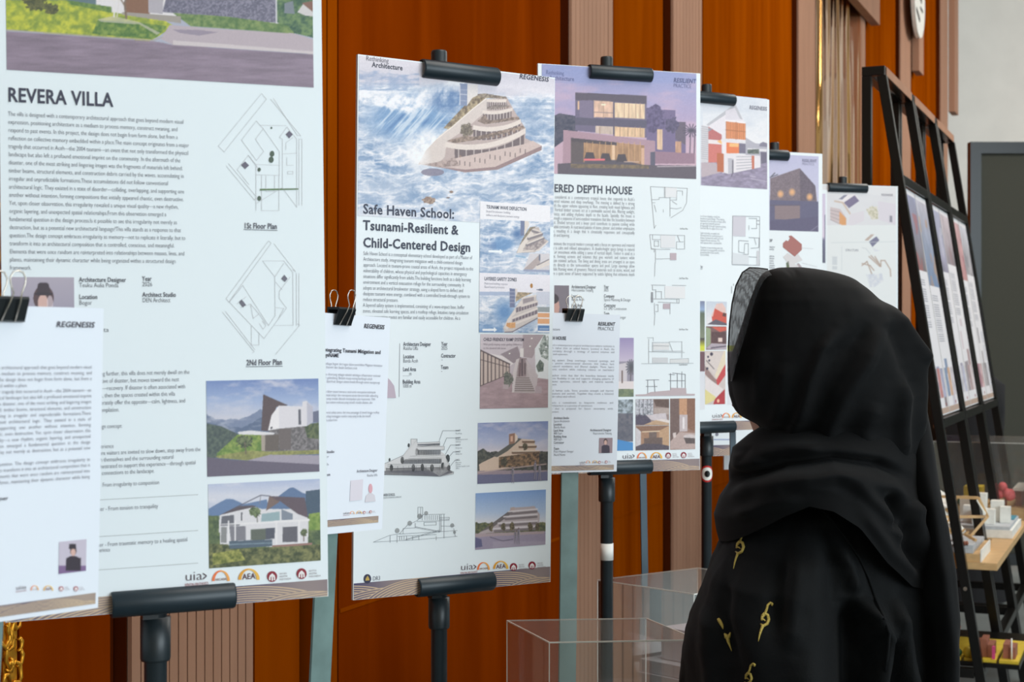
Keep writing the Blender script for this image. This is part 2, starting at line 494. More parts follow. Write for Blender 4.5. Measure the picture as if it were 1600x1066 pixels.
def logo_uia(B, x, y, h):
    V, F = B.text_geo([('uia', x, y, x + h * 1.75, h * 0.95, 0), ('>', x + h * 1.75, y, x + h * 2.2, h * 0.95, 1)], None)
    B.mesh('logo', np.array(V), F, ink((96, 86, 96)), 0.0009)
    V, F = B.text_geo([('INTERNATIONAL UNION OF ARCHITECTS', x, y + h * 0.5, x + h * 2.3, h * 0.26, 1)], None)
    B.mesh('logo', np.array(V), F, ink((150, 70, 80)), 0.0009)
def half_ring(B, x, y, w, h, cols, txt, tcol):
    V, F, C = [], [], []
    n = 20; ro, ri = 1.0, 0.72
    for k in range(n + 1):
        t = math.pi * k / n
        for r, rx in ((ro, 1.0), (0.78 + 0.2 * abs(math.cos(t)) * 0.0, 0.70)):
            p = B.loc(x + w / 2 - math.cos(t) * w / 2 * (1.0 if r == ro else rx), y - math.sin(t) * h * (1.0 if r == ro else 0.86))
            V.append(tuple(p)); C.append(ink(cols[0] if k < n * 0.5 else cols[1]))
    for k in range(n): F.append((2 * k, 2 * k + 1, 2 * k + 3, 2 * k + 2))
    B.mesh('logo', np.array(V), F, np.array(C), 0.0009)
    if txt:
        s = txt[0]
        V, F = B.text_geo([(s, x + w * txt[1], y - h * 0.02, x + w * txt[2], h * txt[3], 1)], None)
        B.mesh('logo', np.array(V), F, ink(tcol), 0.001)
def logo_disc(B, x, y, r, col):
    V, F, C = [], [], []
    def disc(cx, cy, rx, ry, cc, n=28):
        b = len(V)
        for k in range(n):
            V.append(tuple(B.loc(cx + rx * math.cos(2 * math.pi * k / n), cy + ry * math.sin(2 * math.pi * k / n)))); C.append(ink(cc))
        F.append(tuple(range(b + n - 1, b - 1, -1)))
    disc(x, y, r * 0.93, r, col)
    B.mesh('logo', np.array(V), F, np.array(C), 0.0009)
    fills = []
    for (ax, ay, bx, by) in ((-0.58, 0.05, -0.3, 0.68), (-0.12, -0.1, 0.14, 0.78), (0.3, 0.05, 0.56, 0.68)):
        fills.append(([(x + ax * r, y + by * r), (x + bx * r, y + by * r), (x + bx * r, y + ay * r), (x + ax * r, y + ay * r)], (240, 238, 240)))
    fills.append(([(x - 0.5 * r, y + 0.1 * r), (x + 0.5 * r, y + 0.1 * r), (x + 0.5 * r, y - 0.15 * r), (x, y - 0.6 * r), (x - 0.5 * r, y - 0.15 * r)], (240, 238, 240)))
    B.lines('logo', [], fills=fills, z=0.001)
    V, F = B.text_geo([(s, x + r * 1.35, y - r * 0.35 + k * r * 0.52, x + r * (1.35 + wd * 0.8), r * 0.34, 0) for k, (s, wd) in enumerate((('IKATAN', 1.7), ('ARSITEK', 1.9), ('INDONESIA', 2.7)))], None)
    B.mesh('logo', np.array(V), F, ink((120, 100, 106)), 0.0009)
def logos(B, xs, ys, h, faint=False):
    """the five sponsor marks above the wave band"""
    f = (lambda c: tuple(int(v + (232 - v) * 0.35) for v in c)) if faint else (lambda c: c)
    logo_uia(B, xs[0], ys[0], h)
    half_ring(B, xs[1], ys[1], h * 1.75, h * 1.05, (f((236, 128, 80)), f((240, 172, 96))), ('ARCASIA', 0.18, 0.82, 0.22), f((130, 80, 60)))
    half_ring(B, xs[2], ys[2], h * 2.1, h * 1.1, (f((226, 166, 66)), f((236, 190, 90))), ('AEA', 0.2, 0.8, 0.52), f((90, 50, 60)))
    logo_disc(B, xs[3], ys[3], h * 0.53, f((142, 46, 62)))
    logo_disc(B, xs[4], ys[4], h * 0.53, f((142, 46, 62)))
# ================================================================== the room
KW = 1.85                                   # distance of the panelled wall from the viewer, square to it
def wp(s, off, z): return U * s + N * (KW - off) + Vector((0, 0, z))
def s_at(px, off=0.0):
    d = Vector(((px - CX) / FPX, 1.0, 0)); t = (KW - off) / N.dot(d)
    return U.dot(d) * t
def wall_box(bm, s0, s1, o0, o1, z0, z1):
    vs = [bm.verts.new(wp(s, o, z)) for z in (z0, z1) for s, o in ((s0, o0), (s1, o0), (s1, o1), (s0, o1))]
    for f in ((0, 3, 2, 1), (4, 5, 6, 7), (0, 1, 5, 4), (1, 2, 6, 5), (2, 3, 7, 6), (3, 0, 4, 7)):
        bm.faces.new([vs[i] for i in f])
def struct(name, bm, m, parent=None):
    o = bm_obj(name, bm, m, parent)
    if parent is None: o['kind'] = 'structure'
    return o
WZ = 5.2
S_END = 8.30 * KW
bm = bmesh.new(); wall_box(bm, s_at(-700), S_END, -0.12, -0.002, 0, WZ)
wall = struct('wall_left', bm, M['wood_shaded'])
def panel(px0, px1, off, m, name='wood_panel', z0=0.0, z1=WZ):
    bm = bmesh.new(); wall_box(bm, s_at(px0, off), s_at(px1, off) - 0.004, 0, off, z0, z1)
    return bm_obj(name, bm, M[m], wall)
def slat_column(px0, px1, n, off=0.04):
    s0, s1 = s_at(px0, off), s_at(px1, off)
    bm = bmesh.new(); wall_box(bm, s0, s1, 0, off - 0.012, 0, WZ)
    bk = bm_obj('slat_backing', bm, M['wood_shaded'], wall)
    bm = bmesh.new(); wall_box(bm, s0 + 0.002, s1 - 0.002, off - 0.012, off - 0.010, 0, WZ)
    bm_obj('slat_shadow_gap', bm, M['groove'], bk)
    bm = bmesh.new(); p = (s1 - s0) / n
    for i in range(n):
        wall_box(bm, s0 + i * p + 0.002, s0 + (i + 1) * p - 0.002, off - 0.011, off, 0, WZ)
    bm_obj('slat', bm, M['slat'], bk)
panel(-700, 5, 0.012, 'wood_brown'); panel(30, 174, 0.012, 'wood_brown')
panel(5, 29, 0.03, 'gold', 'gold_carving')
slat_column(205, 396, 14)
panel(398, 469, 0.012, 'wood_orange'); panel(491, 511, 0.04, 'wood_orange')
panel(512, 528, 0.04, 'wood_orange'); panel(529, 876, 0.04, 'wood_brown')
slat_column(893, 950, 9); panel(951, 958, 0.035, 'slat', 'edge_strip')
panel(959, 1036, 0.012, 'wood_orange')
slat_column(1052, 1092, 8); panel(1092.5, 1097, 0.035, 'slat', 'edge_strip')
panel(1099, 1237, 0.02, 'wood_orange')
slat_column(1248, 1274, 8)
panel(1275, 1345, 0.02, 'bronze', 'bronze_mirror_panel'); panel(1345.5, 1352, 0.03, 'slat', 'edge_strip')
panel(1352.5, 1399, 0.015, 'wood_orange')
slat_column(1407, 1423, 8)
panel(1424, 1462, 0.015, 'wood_orange')
slat_column(1470, 1481, 6)
for (pa, sb) in ((1276, 5.815 * KW), (1424, 6.99 * KW), (1481.5, 8.30 * KW)):
    bm = bmesh.new(); wall_box(bm, s_at(pa, 0.04) + 0.01, sb, 0.042, 0.10, 3.68, WZ)
    bm_obj('cornice_box', bm, M['slat'], wall)
for p0, p1, off in ((531, 874, 0.0405), (960, 1035, 0.0125), (1100, 1236, 0.0205)):
    bm = bmesh.new(); wall_box(bm, s_at(p0, off), s_at(p1, off), off, off + 0.0012, 0.845, 0.855)
    bm_obj('panel_joint', bm, M['wood_orange'], wall)
# carved relief on the gilded strip
bm = bmesh.new(); rnd = random.Random(4)
sa, sb = s_at(6, 0.03), s_at(28, 0.03)
for i in range(220):
    s = sa + (sb - sa) * rnd.random(); z = 0.2 + 2.2 * rnd.random(); r = 0.008 + 0.014 * rnd.random(); a0 = rnd.random() * 6.28
    pts = [wp(s + r * math.cos(a0 + t) * (1 - t / 7), 0.033, z + 1.6 * r * math.sin(a0 + t) * (1 - t / 7)) for t in (0, 1, 2, 3, 4)]
    add_tube(bm, pts, [0.002, 0.004, 0.005, 0.004, 0.002], 5)
bm_obj('gold_scrollwork', bm, M['gold'], wall, True)

bm = bmesh.new(); add_box(bm, (-7, -6, -0.1), (16, 16.4, 0)); struct('floor', bm, M['floor'])
bm = bmesh.new(); add_box(bm, (-7, -6, WZ), (16, 16.4, WZ + 0.1)); struct('ceiling', bm, M['ceiling'])
bm = bmesh.new(); add_box(bm, (3.2, 16.2, 0), (16, 16.4, WZ)); struct('wall_far', bm, M['white_wall'])
bm = bmesh.new(); add_box(bm, (-7, -6.2, 0), (3.0, -6.0, WZ)); struct('added_wall_back', bm, M['beige_wall'])  # unseen wall added so the acrylic panes reflect beige

# round white emblem on the second cornice
c0 = wp(s_at(1437, 0.13), 0.102, PZ(2, Vector((wp(s_at(1437, 0.13), 0.102, 0))).y))
em = empty('wall_emblem', c0, 'round white wall emblem with dark marks, high on the wood panelled wall', 'emblem')
def disc(bm, c, ax, ay, n, r, t, seg=40):
    vs = [[bm.verts.new(c + (ax * math.cos(2 * math.pi * k / seg) + ay * math.sin(2 * math.pi * k / seg)) * r + n * o) for k in range(seg)] for o in (0, t)]
    bm.faces.new(vs[0][::-1]); bm.faces.new(vs[1])
    for k in range(seg): bm.faces.new((vs[0][k], vs[0][(k + 1) % seg], vs[1][(k + 1) % seg], vs[1][k]))
bm = bmesh.new(); disc(bm, Vector(), U, Vector((0, 0, 1)), OUT, 0.29, 0.03); bm_obj('disc', bm, M['pale'], em)
bm = bmesh.new()
for (a, b, w) in (((-0.2, -0.1), (-0.02, -0.16), 0.03), ((-0.05, 0.05), (-0.05, 0.2), 0.04), ((0.05, 0.0), (0.12, 0.2), 0.05), ((-0.15, 0.1), (0.0, 0.02), 0.03), ((0.02, -0.05), (0.14, -0.06), 0.02)):
    add_bar(bm, U * a[0] + Vector((0, 0, a[1])) + OUT * 0.032, U * b[0] + Vector((0, 0, b[1])) + OUT * 0.032, w, 0.004, U * (b[1] - a[1]) + Vector((0, 0, a[0] - b[0])))
bm_obj('marks', bm, M['groove'], em)

# grey partition screen in a black frame
XL, XR, DS = PX(1515, 10.0), 7.5, 10.0
sc = empty('partition_screen', ((XL + XR) / 2, DS, 0), 'large dark grey fabric partition screen in a black frame, far right', 'screen')
off = Vector(((XL + XR) / 2, DS, 0))
bm = bmesh.new(); add_box(bm, Vector((XL + 0.07, DS, 0.12)) - off, Vector((XR - 0.07, DS + 0.03, 2.72)) - off); bm_obj('fabric_panel', bm, M['grey_screen'], sc)
bm = bmesh.new()
add_box(bm, Vector((XL, DS - 0.02, 0)) - off, Vector((XL + 0.07, DS + 0.05, 2.795)) - off); add_box(bm, Vector((XR - 0.07, DS - 0.02, 0)) - off, Vector((XR, DS + 0.05, 2.795)) - off)
add_box(bm, Vector((XL + 0.07, DS - 0.02, 2.72)) - off, Vector((XR - 0.07, DS + 0.05, 2.795)) - off); add_box(bm, Vector((XL + 0.07, DS - 0.02, 0.04)) - off, Vector((XR - 0.07, DS + 0.05, 0.12)) - off)
bm_obj('frame', bm, M['black'], sc)
# ================================================================== the printed boards
R = math.radians
PW, PH = 0.37, 0.85

# ------------------------------------------------------------------ board 1: REVERA VILLA
def villa_top(c):
    g = Z(0, 0, 3.675); q = Z(270, 0, 3.676)
    c.vgrad([(-190, (150, 180, 222)), (-60, (214, 222, 236)), (0, (170, 176, 196))])
    c.put((c.Y > -70 + 26 * fbm(c.X / 60, c.Y * 0, 5)) & (c.Y < 10), (96, 118, 128))
    c.poly([(150, -110), (300, -140), (436, -90), (436, 40), (150, 20)], (226, 224, 228))
    c.poly(q((0, -160), (590, -150), (595, 130), (310, 100), (-60, 70)), (112, 110, 130))
    m = c.mask(q((0, -60), (590, -60), (595, 132), (310, 104), (-60, 70))); c.foliage(m, (92, 92, 112), (140, 138, 158), 2.2, 4)
    c.poly([(185, -60), (232, -60), (234, 22), (198, 20)], (132, 96, 76))
    c.poly([(232, -20), (256, -20), (254, 22), (232, 20)], (176, 172, 182))
    c.foliage(c.mask(q((596, -200), (900, -200), (900, 240), (690, 190), (600, 130))), (56, 88, 72), (112, 140, 92), 6, 8)
    c.poly(q((640, 20), (690, 5), (700, 80), (640, 75)), (120, 130, 140)); c.poly(q((715, 70), (750, 20), (805, 15), (805, 95), (760, 90)), (206, 204, 206))
    c.poly(q((740, 18), (805, 5), (805, 70)), (130, 96, 84))
    # lawn, path, road
    lawn = g((30, 0), (380, 0), (640, 70), (930, 110), (1000, 150), (900, 215), (860, 235), (30, 175), (20, 0))
    c.foliage(c.mask(lawn), (128, 150, 62), (196, 200, 66), 7, 3)
    c.foliage(c.mask(g((560, 115), (800, 130), (960, 150), (900, 215), (860, 225), (530, 195))), (74, 112, 56), (132, 156, 74), 5, 6)
    c.foliage(c.mask(g((380, 0), (640, 40), (640, 75), (400, 25))), (84, 118, 62), (120, 148, 72), 4, 7)
    c.foliage(c.mask(q((0, 75), (310, 95), (600, 135), (660, 145), (700, 195), (560, 185), (310, 165), (100, 150))), (84, 116, 70), (128, 150, 92), 5, 9)
    c.poly(g((700, 70), (1040, 95), (1040, 135), (700, 85)), (158, 152, 146)); c.poly(g((560, 112), (650, 92), (800, 128), (920, 190), (900, 200), (800, 140), (580, 125)), (196, 192, 180), 0.7)
    c.poly(q((-20, 145), (310, 170), (690, 192), (810, 228), (810, 310), (0, 258), (-70, 225)), (184, 172, 182))
    c.poly(q((0, 170), (150, 172), (260, 186), (150, 205), (40, 190)), (150, 140, 158))
    c.poly(q((0, 232), (400, 262), (810, 296), (810, 312), (400, 282), (0, 258)), (206, 198, 202))
    rd = c.Y > np.interp(c.X, [10, 240, 255, 270, 490], [49, 64.5, 67, 70.5, 85])
    n = fbm(c.X / 40, c.Y / 5, 11, 4)[..., None]
    col = np.array((136, 122, 140)) * (0.86 + 0.3 * n); c.C = np.where(rd[..., None], col, c.C)
    c.line(g((30, 172), (880, 232), (930, 215)), 1.6, (170, 164, 162))
    for (x, y, r) in ((58, 6, 14), (80, 14, 11), (50, 0, 12)): c.blob(x, y, r * 1.3, r * 0.8, (66, 72, 50), (110, 110, 66), 4, int(x))
    c.line(g((660, -60), (655, 95)), 2.6, (226, 224, 224)); c.line(g((690, -60), (672, 95)), 1.6, (220, 216, 216))
    c.line(g((740, -50), (715, 20), (725, 105)), 3.2, (120, 102, 88)); c.line(g((690, -10), (716, 35)), 2, (126, 108, 92))
    c.line(q((591, -160), (594, 130)), 1.8, (214, 214, 224))
    c.grain(5, 1.6, 3)

def villa_side(c):
    g = Z(290, 560, 3.948)
    c.vgrad([(590, (110, 134, 190)), (625, (160, 180, 218)), (655, (206, 208, 222)), (680, (170, 180, 204))])
    cl = np.clip((fbm(c.X / 34, c.Y / 13, 5, 5) - 0.48) * 4, 0, 1) * np.clip((670 - c.Y) / 50, 0, 1); c.put(cl * 0.75, (214, 214, 228))
    m1 = c.Y > 640 + 18 * np.abs(np.sin(c.X / 34 + 0.6)) + 10 * fbm(c.X / 14, c.Y * 0, 4) - 6; c.put(m1, (124, 138, 168))
    m2 = c.Y > 655 + 10 * np.sin(c.X / 18) + 8 * fbm(c.X / 9, c.Y * 0, 7); c.put(m2, (96, 112, 142)); c.put(np.clip((fbm(c.X / 22, c.Y / 8, 9, 4) - 0.5) * 4, 0, 1) * (c.Y < 676) * (c.Y > 640) * 0.6, (196, 200, 216))
    c.foliage(c.mask(g((120, 400), (220, 420), (330, 470), (300, 600), (120, 620))), (70, 82, 84), (96, 110, 100), 4, 2)
    c.foliage(c.mask(g((320, 470), (480, 470), (480, 600), (200, 615), (190, 590))), (96, 128, 66), (150, 168, 90), 5, 8)
    c.foliage(c.mask(g((520, 430), (830, 400), (830, 580), (480, 575))), (92, 90, 92), (140, 136, 140), 2.6, 4)
    c.poly(g((575, 435), (650, 432), (650, 560), (580, 565)), (110, 102, 102)); c.foliage(c.mask(g((730, 410), (830, 395), (830, 500), (750, 490))), (66, 80, 62), (110, 120, 86), 3, 12)
    c.poly(g((478, 222), (632, 290), (560, 300), (520, 420), (510, 450), (466, 446)), (92, 80, 84))
    c.poly(g((575, 292), (720, 298), (720, 268), (745, 262), (782, 300), (785, 395), (748, 418), (578, 434), (508, 445), (530, 350)), (224, 222, 230))
    c.poly(g((575, 292), (578, 434), (508, 445), (530, 350)), (238, 236, 240)); c.poly(g((748, 270), (785, 302), (785, 395), (748, 418)), (190, 190, 206))
    c.poly(g((694, 316), (710, 316), (712, 410), (696, 410)), (96, 96, 108)); c.poly(g((523, 425), (535, 421), (535, 434), (523, 438)), (90, 90, 96))
    c.poly(g((785, 330), (830, 320), (830, 395), (785, 395)), (108, 114, 138))
    c.poly(g((320, 455), (400, 445), (550, 460), (540, 475), (330, 470)), (226, 226, 232)); c.poly(g((465, 472), (490, 474), (490, 570), (468, 570)), (170, 160, 150)); c.poly(g((490, 474), (575, 470), (575, 570), (490, 572)), (104, 96, 92))
    c.foliage(c.mask(g((180, 605), (380, 570), (520, 575), (830, 565), (830, 590), (520, 600), (380, 630), (200, 615))), (126, 130, 84), (160, 160, 100), 4, 14)
    c.blob(370, 0, 1, 1, (0, 0, 0), (0, 0, 0)); c.blob(382, 690, 14, 10, (58, 70, 56), (120, 132, 96), 3, 21); c.line(g((365, 520), (372, 590)), 1.6, (110, 96, 90))
    c.poly(g((380, 630), (520, 595), (830, 598), (830, 660)), (164, 158, 174)); c.poly(g((130, 610), (300, 628), (400, 632), (830, 655), (830, 760), (130, 760)), (104, 98, 116))
    c.grain(5, 1.5, 5)

def villa_front(c):
    g = Z(290, 560, 3.948); h = Z(270, 790, 3.863)
    c.vgrad([(750, (176, 190, 222)), (775, (214, 218, 232)), (800, (190, 200, 222))])
    c.put(np.clip((fbm(c.X / 40, c.Y / 12, 6, 4) - 0.5) * 4, 0, 1) * 0.6, (232, 232, 240))
    c.poly(g((560, 860), (640, 800), (665, 796), (720, 830), (830, 860), (830, 1000), (480, 960)), (96, 120, 158)); c.poly(g((740, 820), (830, 808), (830, 980), (740, 960)), (74, 92, 112))
    c.poly(g((190, 900), (250, 868), (290, 868), (360, 900), (500, 870), (520, 960), (140, 980), (140, 930)), (104, 130, 170))
    c.foliage(c.Y > 806, (70, 88, 66), (112, 128, 84), 6, 4); c.foliage(c.mask(g((760, 960), (830, 950), (830, 1060), (760, 1060))), (104, 136, 66), (140, 164, 86), 5, 5)
    W_ = (222, 222, 228)
    c.poly(g((208, 970), (330, 925), (420, 915), (470, 930), (600, 930), (690, 930), (752, 985), (755, 1070), (205, 1075)), W_)
    c.poly(h((285, 60), (820, 80), (815, 235), (600, 250), (285, 240)), W_)
    c.poly(g((210, 968), (320, 912), (415, 908), (440, 914), (330, 938)), (92, 84, 92)); c.line(g((300, 925), (463, 845), (520, 850)), 1.4, (92, 92, 108)); c.line(g((463, 845), (456, 900)), 1, (130, 130, 140))
    c.poly(g((515, 850), (735, 860), (755, 985), (690, 960), (580, 880), (495, 942)), (98, 86, 96)); c.poly(g((515, 850), (580, 885), (495, 942)), (122, 104, 100))
    c.poly(g((470, 960), (580, 945), (580, 1000), (465, 1010)), (150, 176, 184)); c.poly(g((590, 930), (660, 960), (660, 995), (592, 998)), (130, 140, 156))
    c.poly(g((222, 975), (298, 966), (298, 1025), (218, 1025)), (104, 106, 116)); c.poly(g((340, 950), (350, 950), (350, 1002), (340, 1002)), (104, 104, 112))
    c.line(h((285, 118), (820, 88)), 3.0, (234, 234, 238)); c.line(g((218, 1030), (330, 1028)), 2, (120, 120, 130))
    c.poly(h((340, 125), (370, 125), (440, 125), (440, 210), (350, 215)), (128, 128, 138)); c.poly(h((290, 130), (325, 130), (325, 225), (290, 225)), (140, 142, 144))
    c.poly(h((470, 145), (560, 140), (560, 205), (470, 210)), (96, 104, 96)); c.poly(h((560, 138), (615, 135), (615, 200), (560, 205)), (84, 88, 102)); c.poly(h((662, 130), (752, 125), (752, 220), (662, 222)), (98, 98, 108))
    for x in (336, 376, 625, 762): c.line(h((x, 95), (x, 235)), 2.2, (236, 236, 240))
    c.poly(h((340, 215), (600, 205), (600, 245), (340, 262)), (84, 100, 116)); c.poly(h((340, 232), (600, 222), (600, 230), (340, 240)), (150, 176, 190), 0.5); c.poly(h((600, 240), (840, 225), (840, 238), (600, 252)), (150, 116, 108))
    c.foliage(c.mask(h((215, 230), (335, 235), (345, 265), (600, 252), (890, 235), (890, 345), (215, 400))), (64, 74, 52), (130, 132, 86), 5, 8)
    c.foliage(c.mask(h((240, 290), (400, 265), (440, 330), (240, 360))), (92, 104, 52), (170, 170, 92), 4, 15)
    c.blob(398, 800, 9, 9, (70, 86, 62), (132, 148, 106), 3, 5); c.line(h((508, 60), (510, 100)), 1.2, (96, 92, 84)); c.blob(475, 832, 6, 6, (70, 84, 62), (120, 130, 96), 2.5, 6); c.line(h((790, 180), (790, 215)), 1.4, (100, 84, 74))
    c.grain(5, 1.5, 8)

def hat_portrait(c):
    c.vgrad([(430, (176, 170, 186)), (520, (150, 146, 168))])
    c.ell(68, 466, 16, 20, (88, 70, 74)); c.ell(67, 474, 8, 14, (214, 178, 170)); c.ell(78, 474, 5, 12, (220, 206, 216), 0.7)
    c.poly([(59, 444), (62, 442), (73, 442), (76, 444), (79, 459), (57, 459)], (66, 58, 66)); c.ell(68, 459.5, 15, 2.6, (60, 54, 62)); c.poly([(40, 500), (60, 488), (78, 488), (98, 500), (100, 530), (38, 530)], (52, 48, 56))

B1 = Board('poster_board', pose((-0.3946, 1.7696, 1.6162), R(23.957), R(0.213), R(0.631)), PW, PH,
           'largest white poster board at the left edge, headed REVERA VILLA above two floor plans', 'poster', 'architecture poster boards on easels')
t_l = B1.loc(10.5, 109); t_r = B1.loc(490, 137)
B1.pic('printed_photo', None, None, villa_top, 1.3, loc=((t_l[0], PH / 2 - 0.012), (t_r[0], (t_l[1] + t_r[1]) / 2)))
B1.text('heading', [('REVERA VILLA', 12, 158.5, 177, 22.5, 2)], (66, 68, 86))
B1.para('body_text', ['The villa is designed with a contemporary architectural approach that goes beyond modern visual',
 'expression, positioning architecture as a medium to process memory, construct meaning, and',
 'respond to past events. In this project, the design does not begin from form alone, but from a',
 'reflection on collective memory embedded within a place.The main concept originates from a major',
 'tragedy that occurred in Aceh\u2014the 2004 tsunami\u2014an event that not only transformed the physical',
 'landscape but also left a profound emotional imprint on the community. In the aftermath of the',
 'disaster, one of the most striking and lingering images was the fragments of materials left behind:',
 'timber beams, structural elements, and construction debris carried by the waves, accumulating in',
 'irregular and unpredictable formations.These accumulations did not follow conventional',
 'architectural logic. They existed in a state of disorder\u2014colliding, overlapping, and supporting one',
 'another without intention, forming compositions that initially appeared chaotic, even destructive.',
 'Yet, upon closer observation, this irregularity revealed a unique visual quality\u2014a new rhythm,',
 'organic layering, and unexpected spatial relationships.From this observation emerged a',
 'fundamental question in the design process:Is it possible to see this irregularity not merely as',
 'destruction, but as a potential new architectural language?This villa stands as a response to that',
 'question.The design concept embraces irregularity as memory\u2014not to replicate it literally, but to',
 'transform it into an architectural composition that is controlled, conscious, and meaningful.',
 'Elements that were once random are reinterpreted into relationships between masses, lines, and',
 'planes, maintaining their dynamic character while being organized within a structured design',
 'framework.'], 12.5, 181, 421.5, 295, 3, 7.2, 0, (92, 96, 110))
a = B1.loc(17, 433); b = B1.loc(116, 477)
B1.pic('printed_portrait', None, None, hat_portrait, 1.2, loc=((a[0], a[1]), (b[0], B1.loc(16, 515)[1])))
B1.text('caption', [('Architecture Designer', 123.5, 440.5, 197, 7.6, 1), ('Teuku Aulia Ponda', 123.5, 449, 185, 7.4, 0), ('Location', 123.5, 467.5, 152.5, 7.6, 1), ('Bogor', 123.5, 476.5, 143.5, 7.4, 0),
                    ('Year', 222, 439, 237, 7.6, 1), ('2026', 222, 447.5, 238, 7.4, 0), ('Architect Studio', 222.5, 464, 275, 7.6, 1), ('DEN Architect', 222.5, 472.5, 266, 7.4, 0), ('Jakarta', 140, 519, 170, 7.4, 0)], (72, 74, 88))
B1.text('caption', [('1St Floor Plan', 381, 357, 433, 9, 2), ('2Nd Floor Plan', 385, 571, 441, 9, 2)], (92, 96, 110))
for ul in ([(381, 358.8), (433, 360.2)], [(385, 573.2), (441, 572.4)]): B1.lines('underline', [ul], 0.9, (74, 78, 92))
g = Z(270, 0, 3.676); h = Z(300, 340, 3.554)
pl1 = [g((262, 840), (510, 537), (538, 570), (295, 873), (262, 840)), g((562, 570), (735, 780), (715, 778), (578, 565)), g((395, 805), (480, 695), (520, 740), (475, 800), (522, 870), (480, 922), (395, 805)), g((520, 740), (612, 870), (612, 950)),
       g((478, 945), (612, 950), (612, 1008), (478, 1004), (478, 945)), g((478, 945), (434, 893), (370, 975), (437, 1060)), g((478, 1004), (478, 1210)), g((630, 800), (612, 790), (655, 730), (712, 800), (712, 1190), (630, 1080), (630, 800)), g((632, 885), (712, 880)), g((650, 860), (650, 820), (690, 790)),
       g((725, 800), (742, 800), (742, 1180)), g((725, 800), (725, 1180)), g((510, 1008), (510, 1210), (610, 1210), (610, 1010)), g((535, 1010), (535, 1100), (585, 1100), (585, 1010)), g((630, 1085), (712, 1085)), g((434, 893), (500, 980)), g((320, 940), (480, 1130), (470, 1150), (308, 955)),
       g((655, 905), (655, 950), (690, 950)), g((660, 985), (690, 985), (690, 1000), (660, 1000), (660, 985)), g((478, 1170), (625, 1080)), g((500, 720), (650, 722))]
fl1 = [(g((648, 772), (668, 752), (690, 772), (668, 795)), (108, 106, 122)), (g((392, 948), (415, 928), (438, 950), (415, 972)), (108, 106, 122))]
for cx, cy, rr in ((570, 884, 13), (565, 918, 14), (496, 975, 9), (566, 735, 5), (496, 1140, 11)):
    fl1.append((g(*[(cx + rr * math.cos(-k * math.pi / 8), cy + rr * 1.3 * math.sin(-k * math.pi / 8)) for k in range(16)]), (84, 100, 88)))
fl1.append((g((500, 1095), (720, 1090), (720, 1082), (500, 1085)), (96, 128, 84)))
B1.lines('floor_plan', pl1, 0.65, (200, 206, 212), fl1)
pl2 = [h((190, 450), (425, 130), (440, 142), (205, 470), (190, 450)), h((455, 145), (575, 300), (560, 290)), h((170, 525), (345, 745), (335, 752)), h((185, 520), (350, 735)), h((465, 760), (598, 598), (585, 590)), h((580, 310), (580, 600)), h((594, 310), (594, 600)),
       h((392, 241), (510, 241), (560, 305), (562, 598), (458, 600)), h((392, 241), (460, 330), (510, 255)), h((460, 330), (462, 545), (425, 600), (282, 377), (208, 470), (400, 672), (525, 503), (485, 450), (485, 410), (545, 330)), h((330, 600), (330, 708), (372, 708), (372, 640)), h((325, 480), (372, 535)), h((270, 500), (325, 480), (340, 560), (372, 535), (410, 590)), h((465, 360), (500, 400)), h((465, 500), (510, 505), (480, 560)), h((300, 440), (250, 480)), h((375, 590), (395, 620), (410, 600), (390, 575))]
fl2 = [(h((260, 470), (275, 455), (300, 485), (282, 500)), (112, 112, 126)), (h((495, 340), (512, 318), (530, 340), (515, 358)), (112, 112, 126))]
B1.lines('floor_plan', pl2, 0.65, (198, 204, 210), fl2)
B1.para('body_text', ['Moving further, this villa does not merely dwell on the', 'narrative of disaster, but moves toward the nest', 'phase\u2014recovery. If disaster is often associated with', 'chaos, then the spaces created within this villa', 'deliberately offer the opposite\u2014calm, lightness, and', 'contemplation.'], 143, 587.5, 644.5, 296, 0, 7.2, 0, (92, 96, 110))
B1.para('body_text', ['Design concept:', '', '', 'Experience', 'where visitors are invited to slow down, step away from the', 'both themselves and the surrounding natural', 'orchestrated to support this experience\u2014through spatial', 'and connections to the landscape.'], 146, 670, 743, 313.5, 4, 7.0, 0, (92, 96, 110))
B1.text('body_text', [('From irregularity to composition', 160, 761, 249, 7, 0), ('user \u2192 From tension to tranquility'.replace('\u2192', '-'), 150, 799, 247, 7, 0), ('user - From traumatic memory to a healing spatial', 149, 855, 293, 7, 0), ('experience', 147, 863.5, 172, 7, 0)], (92, 96, 110))
for ul in ([(150, 781.5), (309, 773)], [(150, 839), (309, 829)], [(150, 891), (309, 880)]): B1.lines('rule_line', [ul], 0.8, (170, 178, 180))
for tl, tr, br, f in (((322, 596), (497, 591), (499, 737), villa_side), ((325, 757.5), (500, 748), (501, 876), villa_front)):
    x0 = B1.loc(*tl); x1 = B1.loc(*br)
    B1.pic('printed_photo', None, None, f, 1.1, loc=((x0[0], B1.loc(410, (tl[1] + tr[1]) / 2)[1]), (x1[0], x1[1])))
logos(B1, (288.5, 331, 372, 425, 471), (908, 908, 906, 901, 896.5), 16)
bl = B1.loc(9, 958)
B1.pic('wave_band', None, None, waves, 0.7, loc=((-PW / 2 + 0.001, -PH / 2 + 0.0205), (PW / 2 - 0.001, -PH / 2 + 0.0005)))

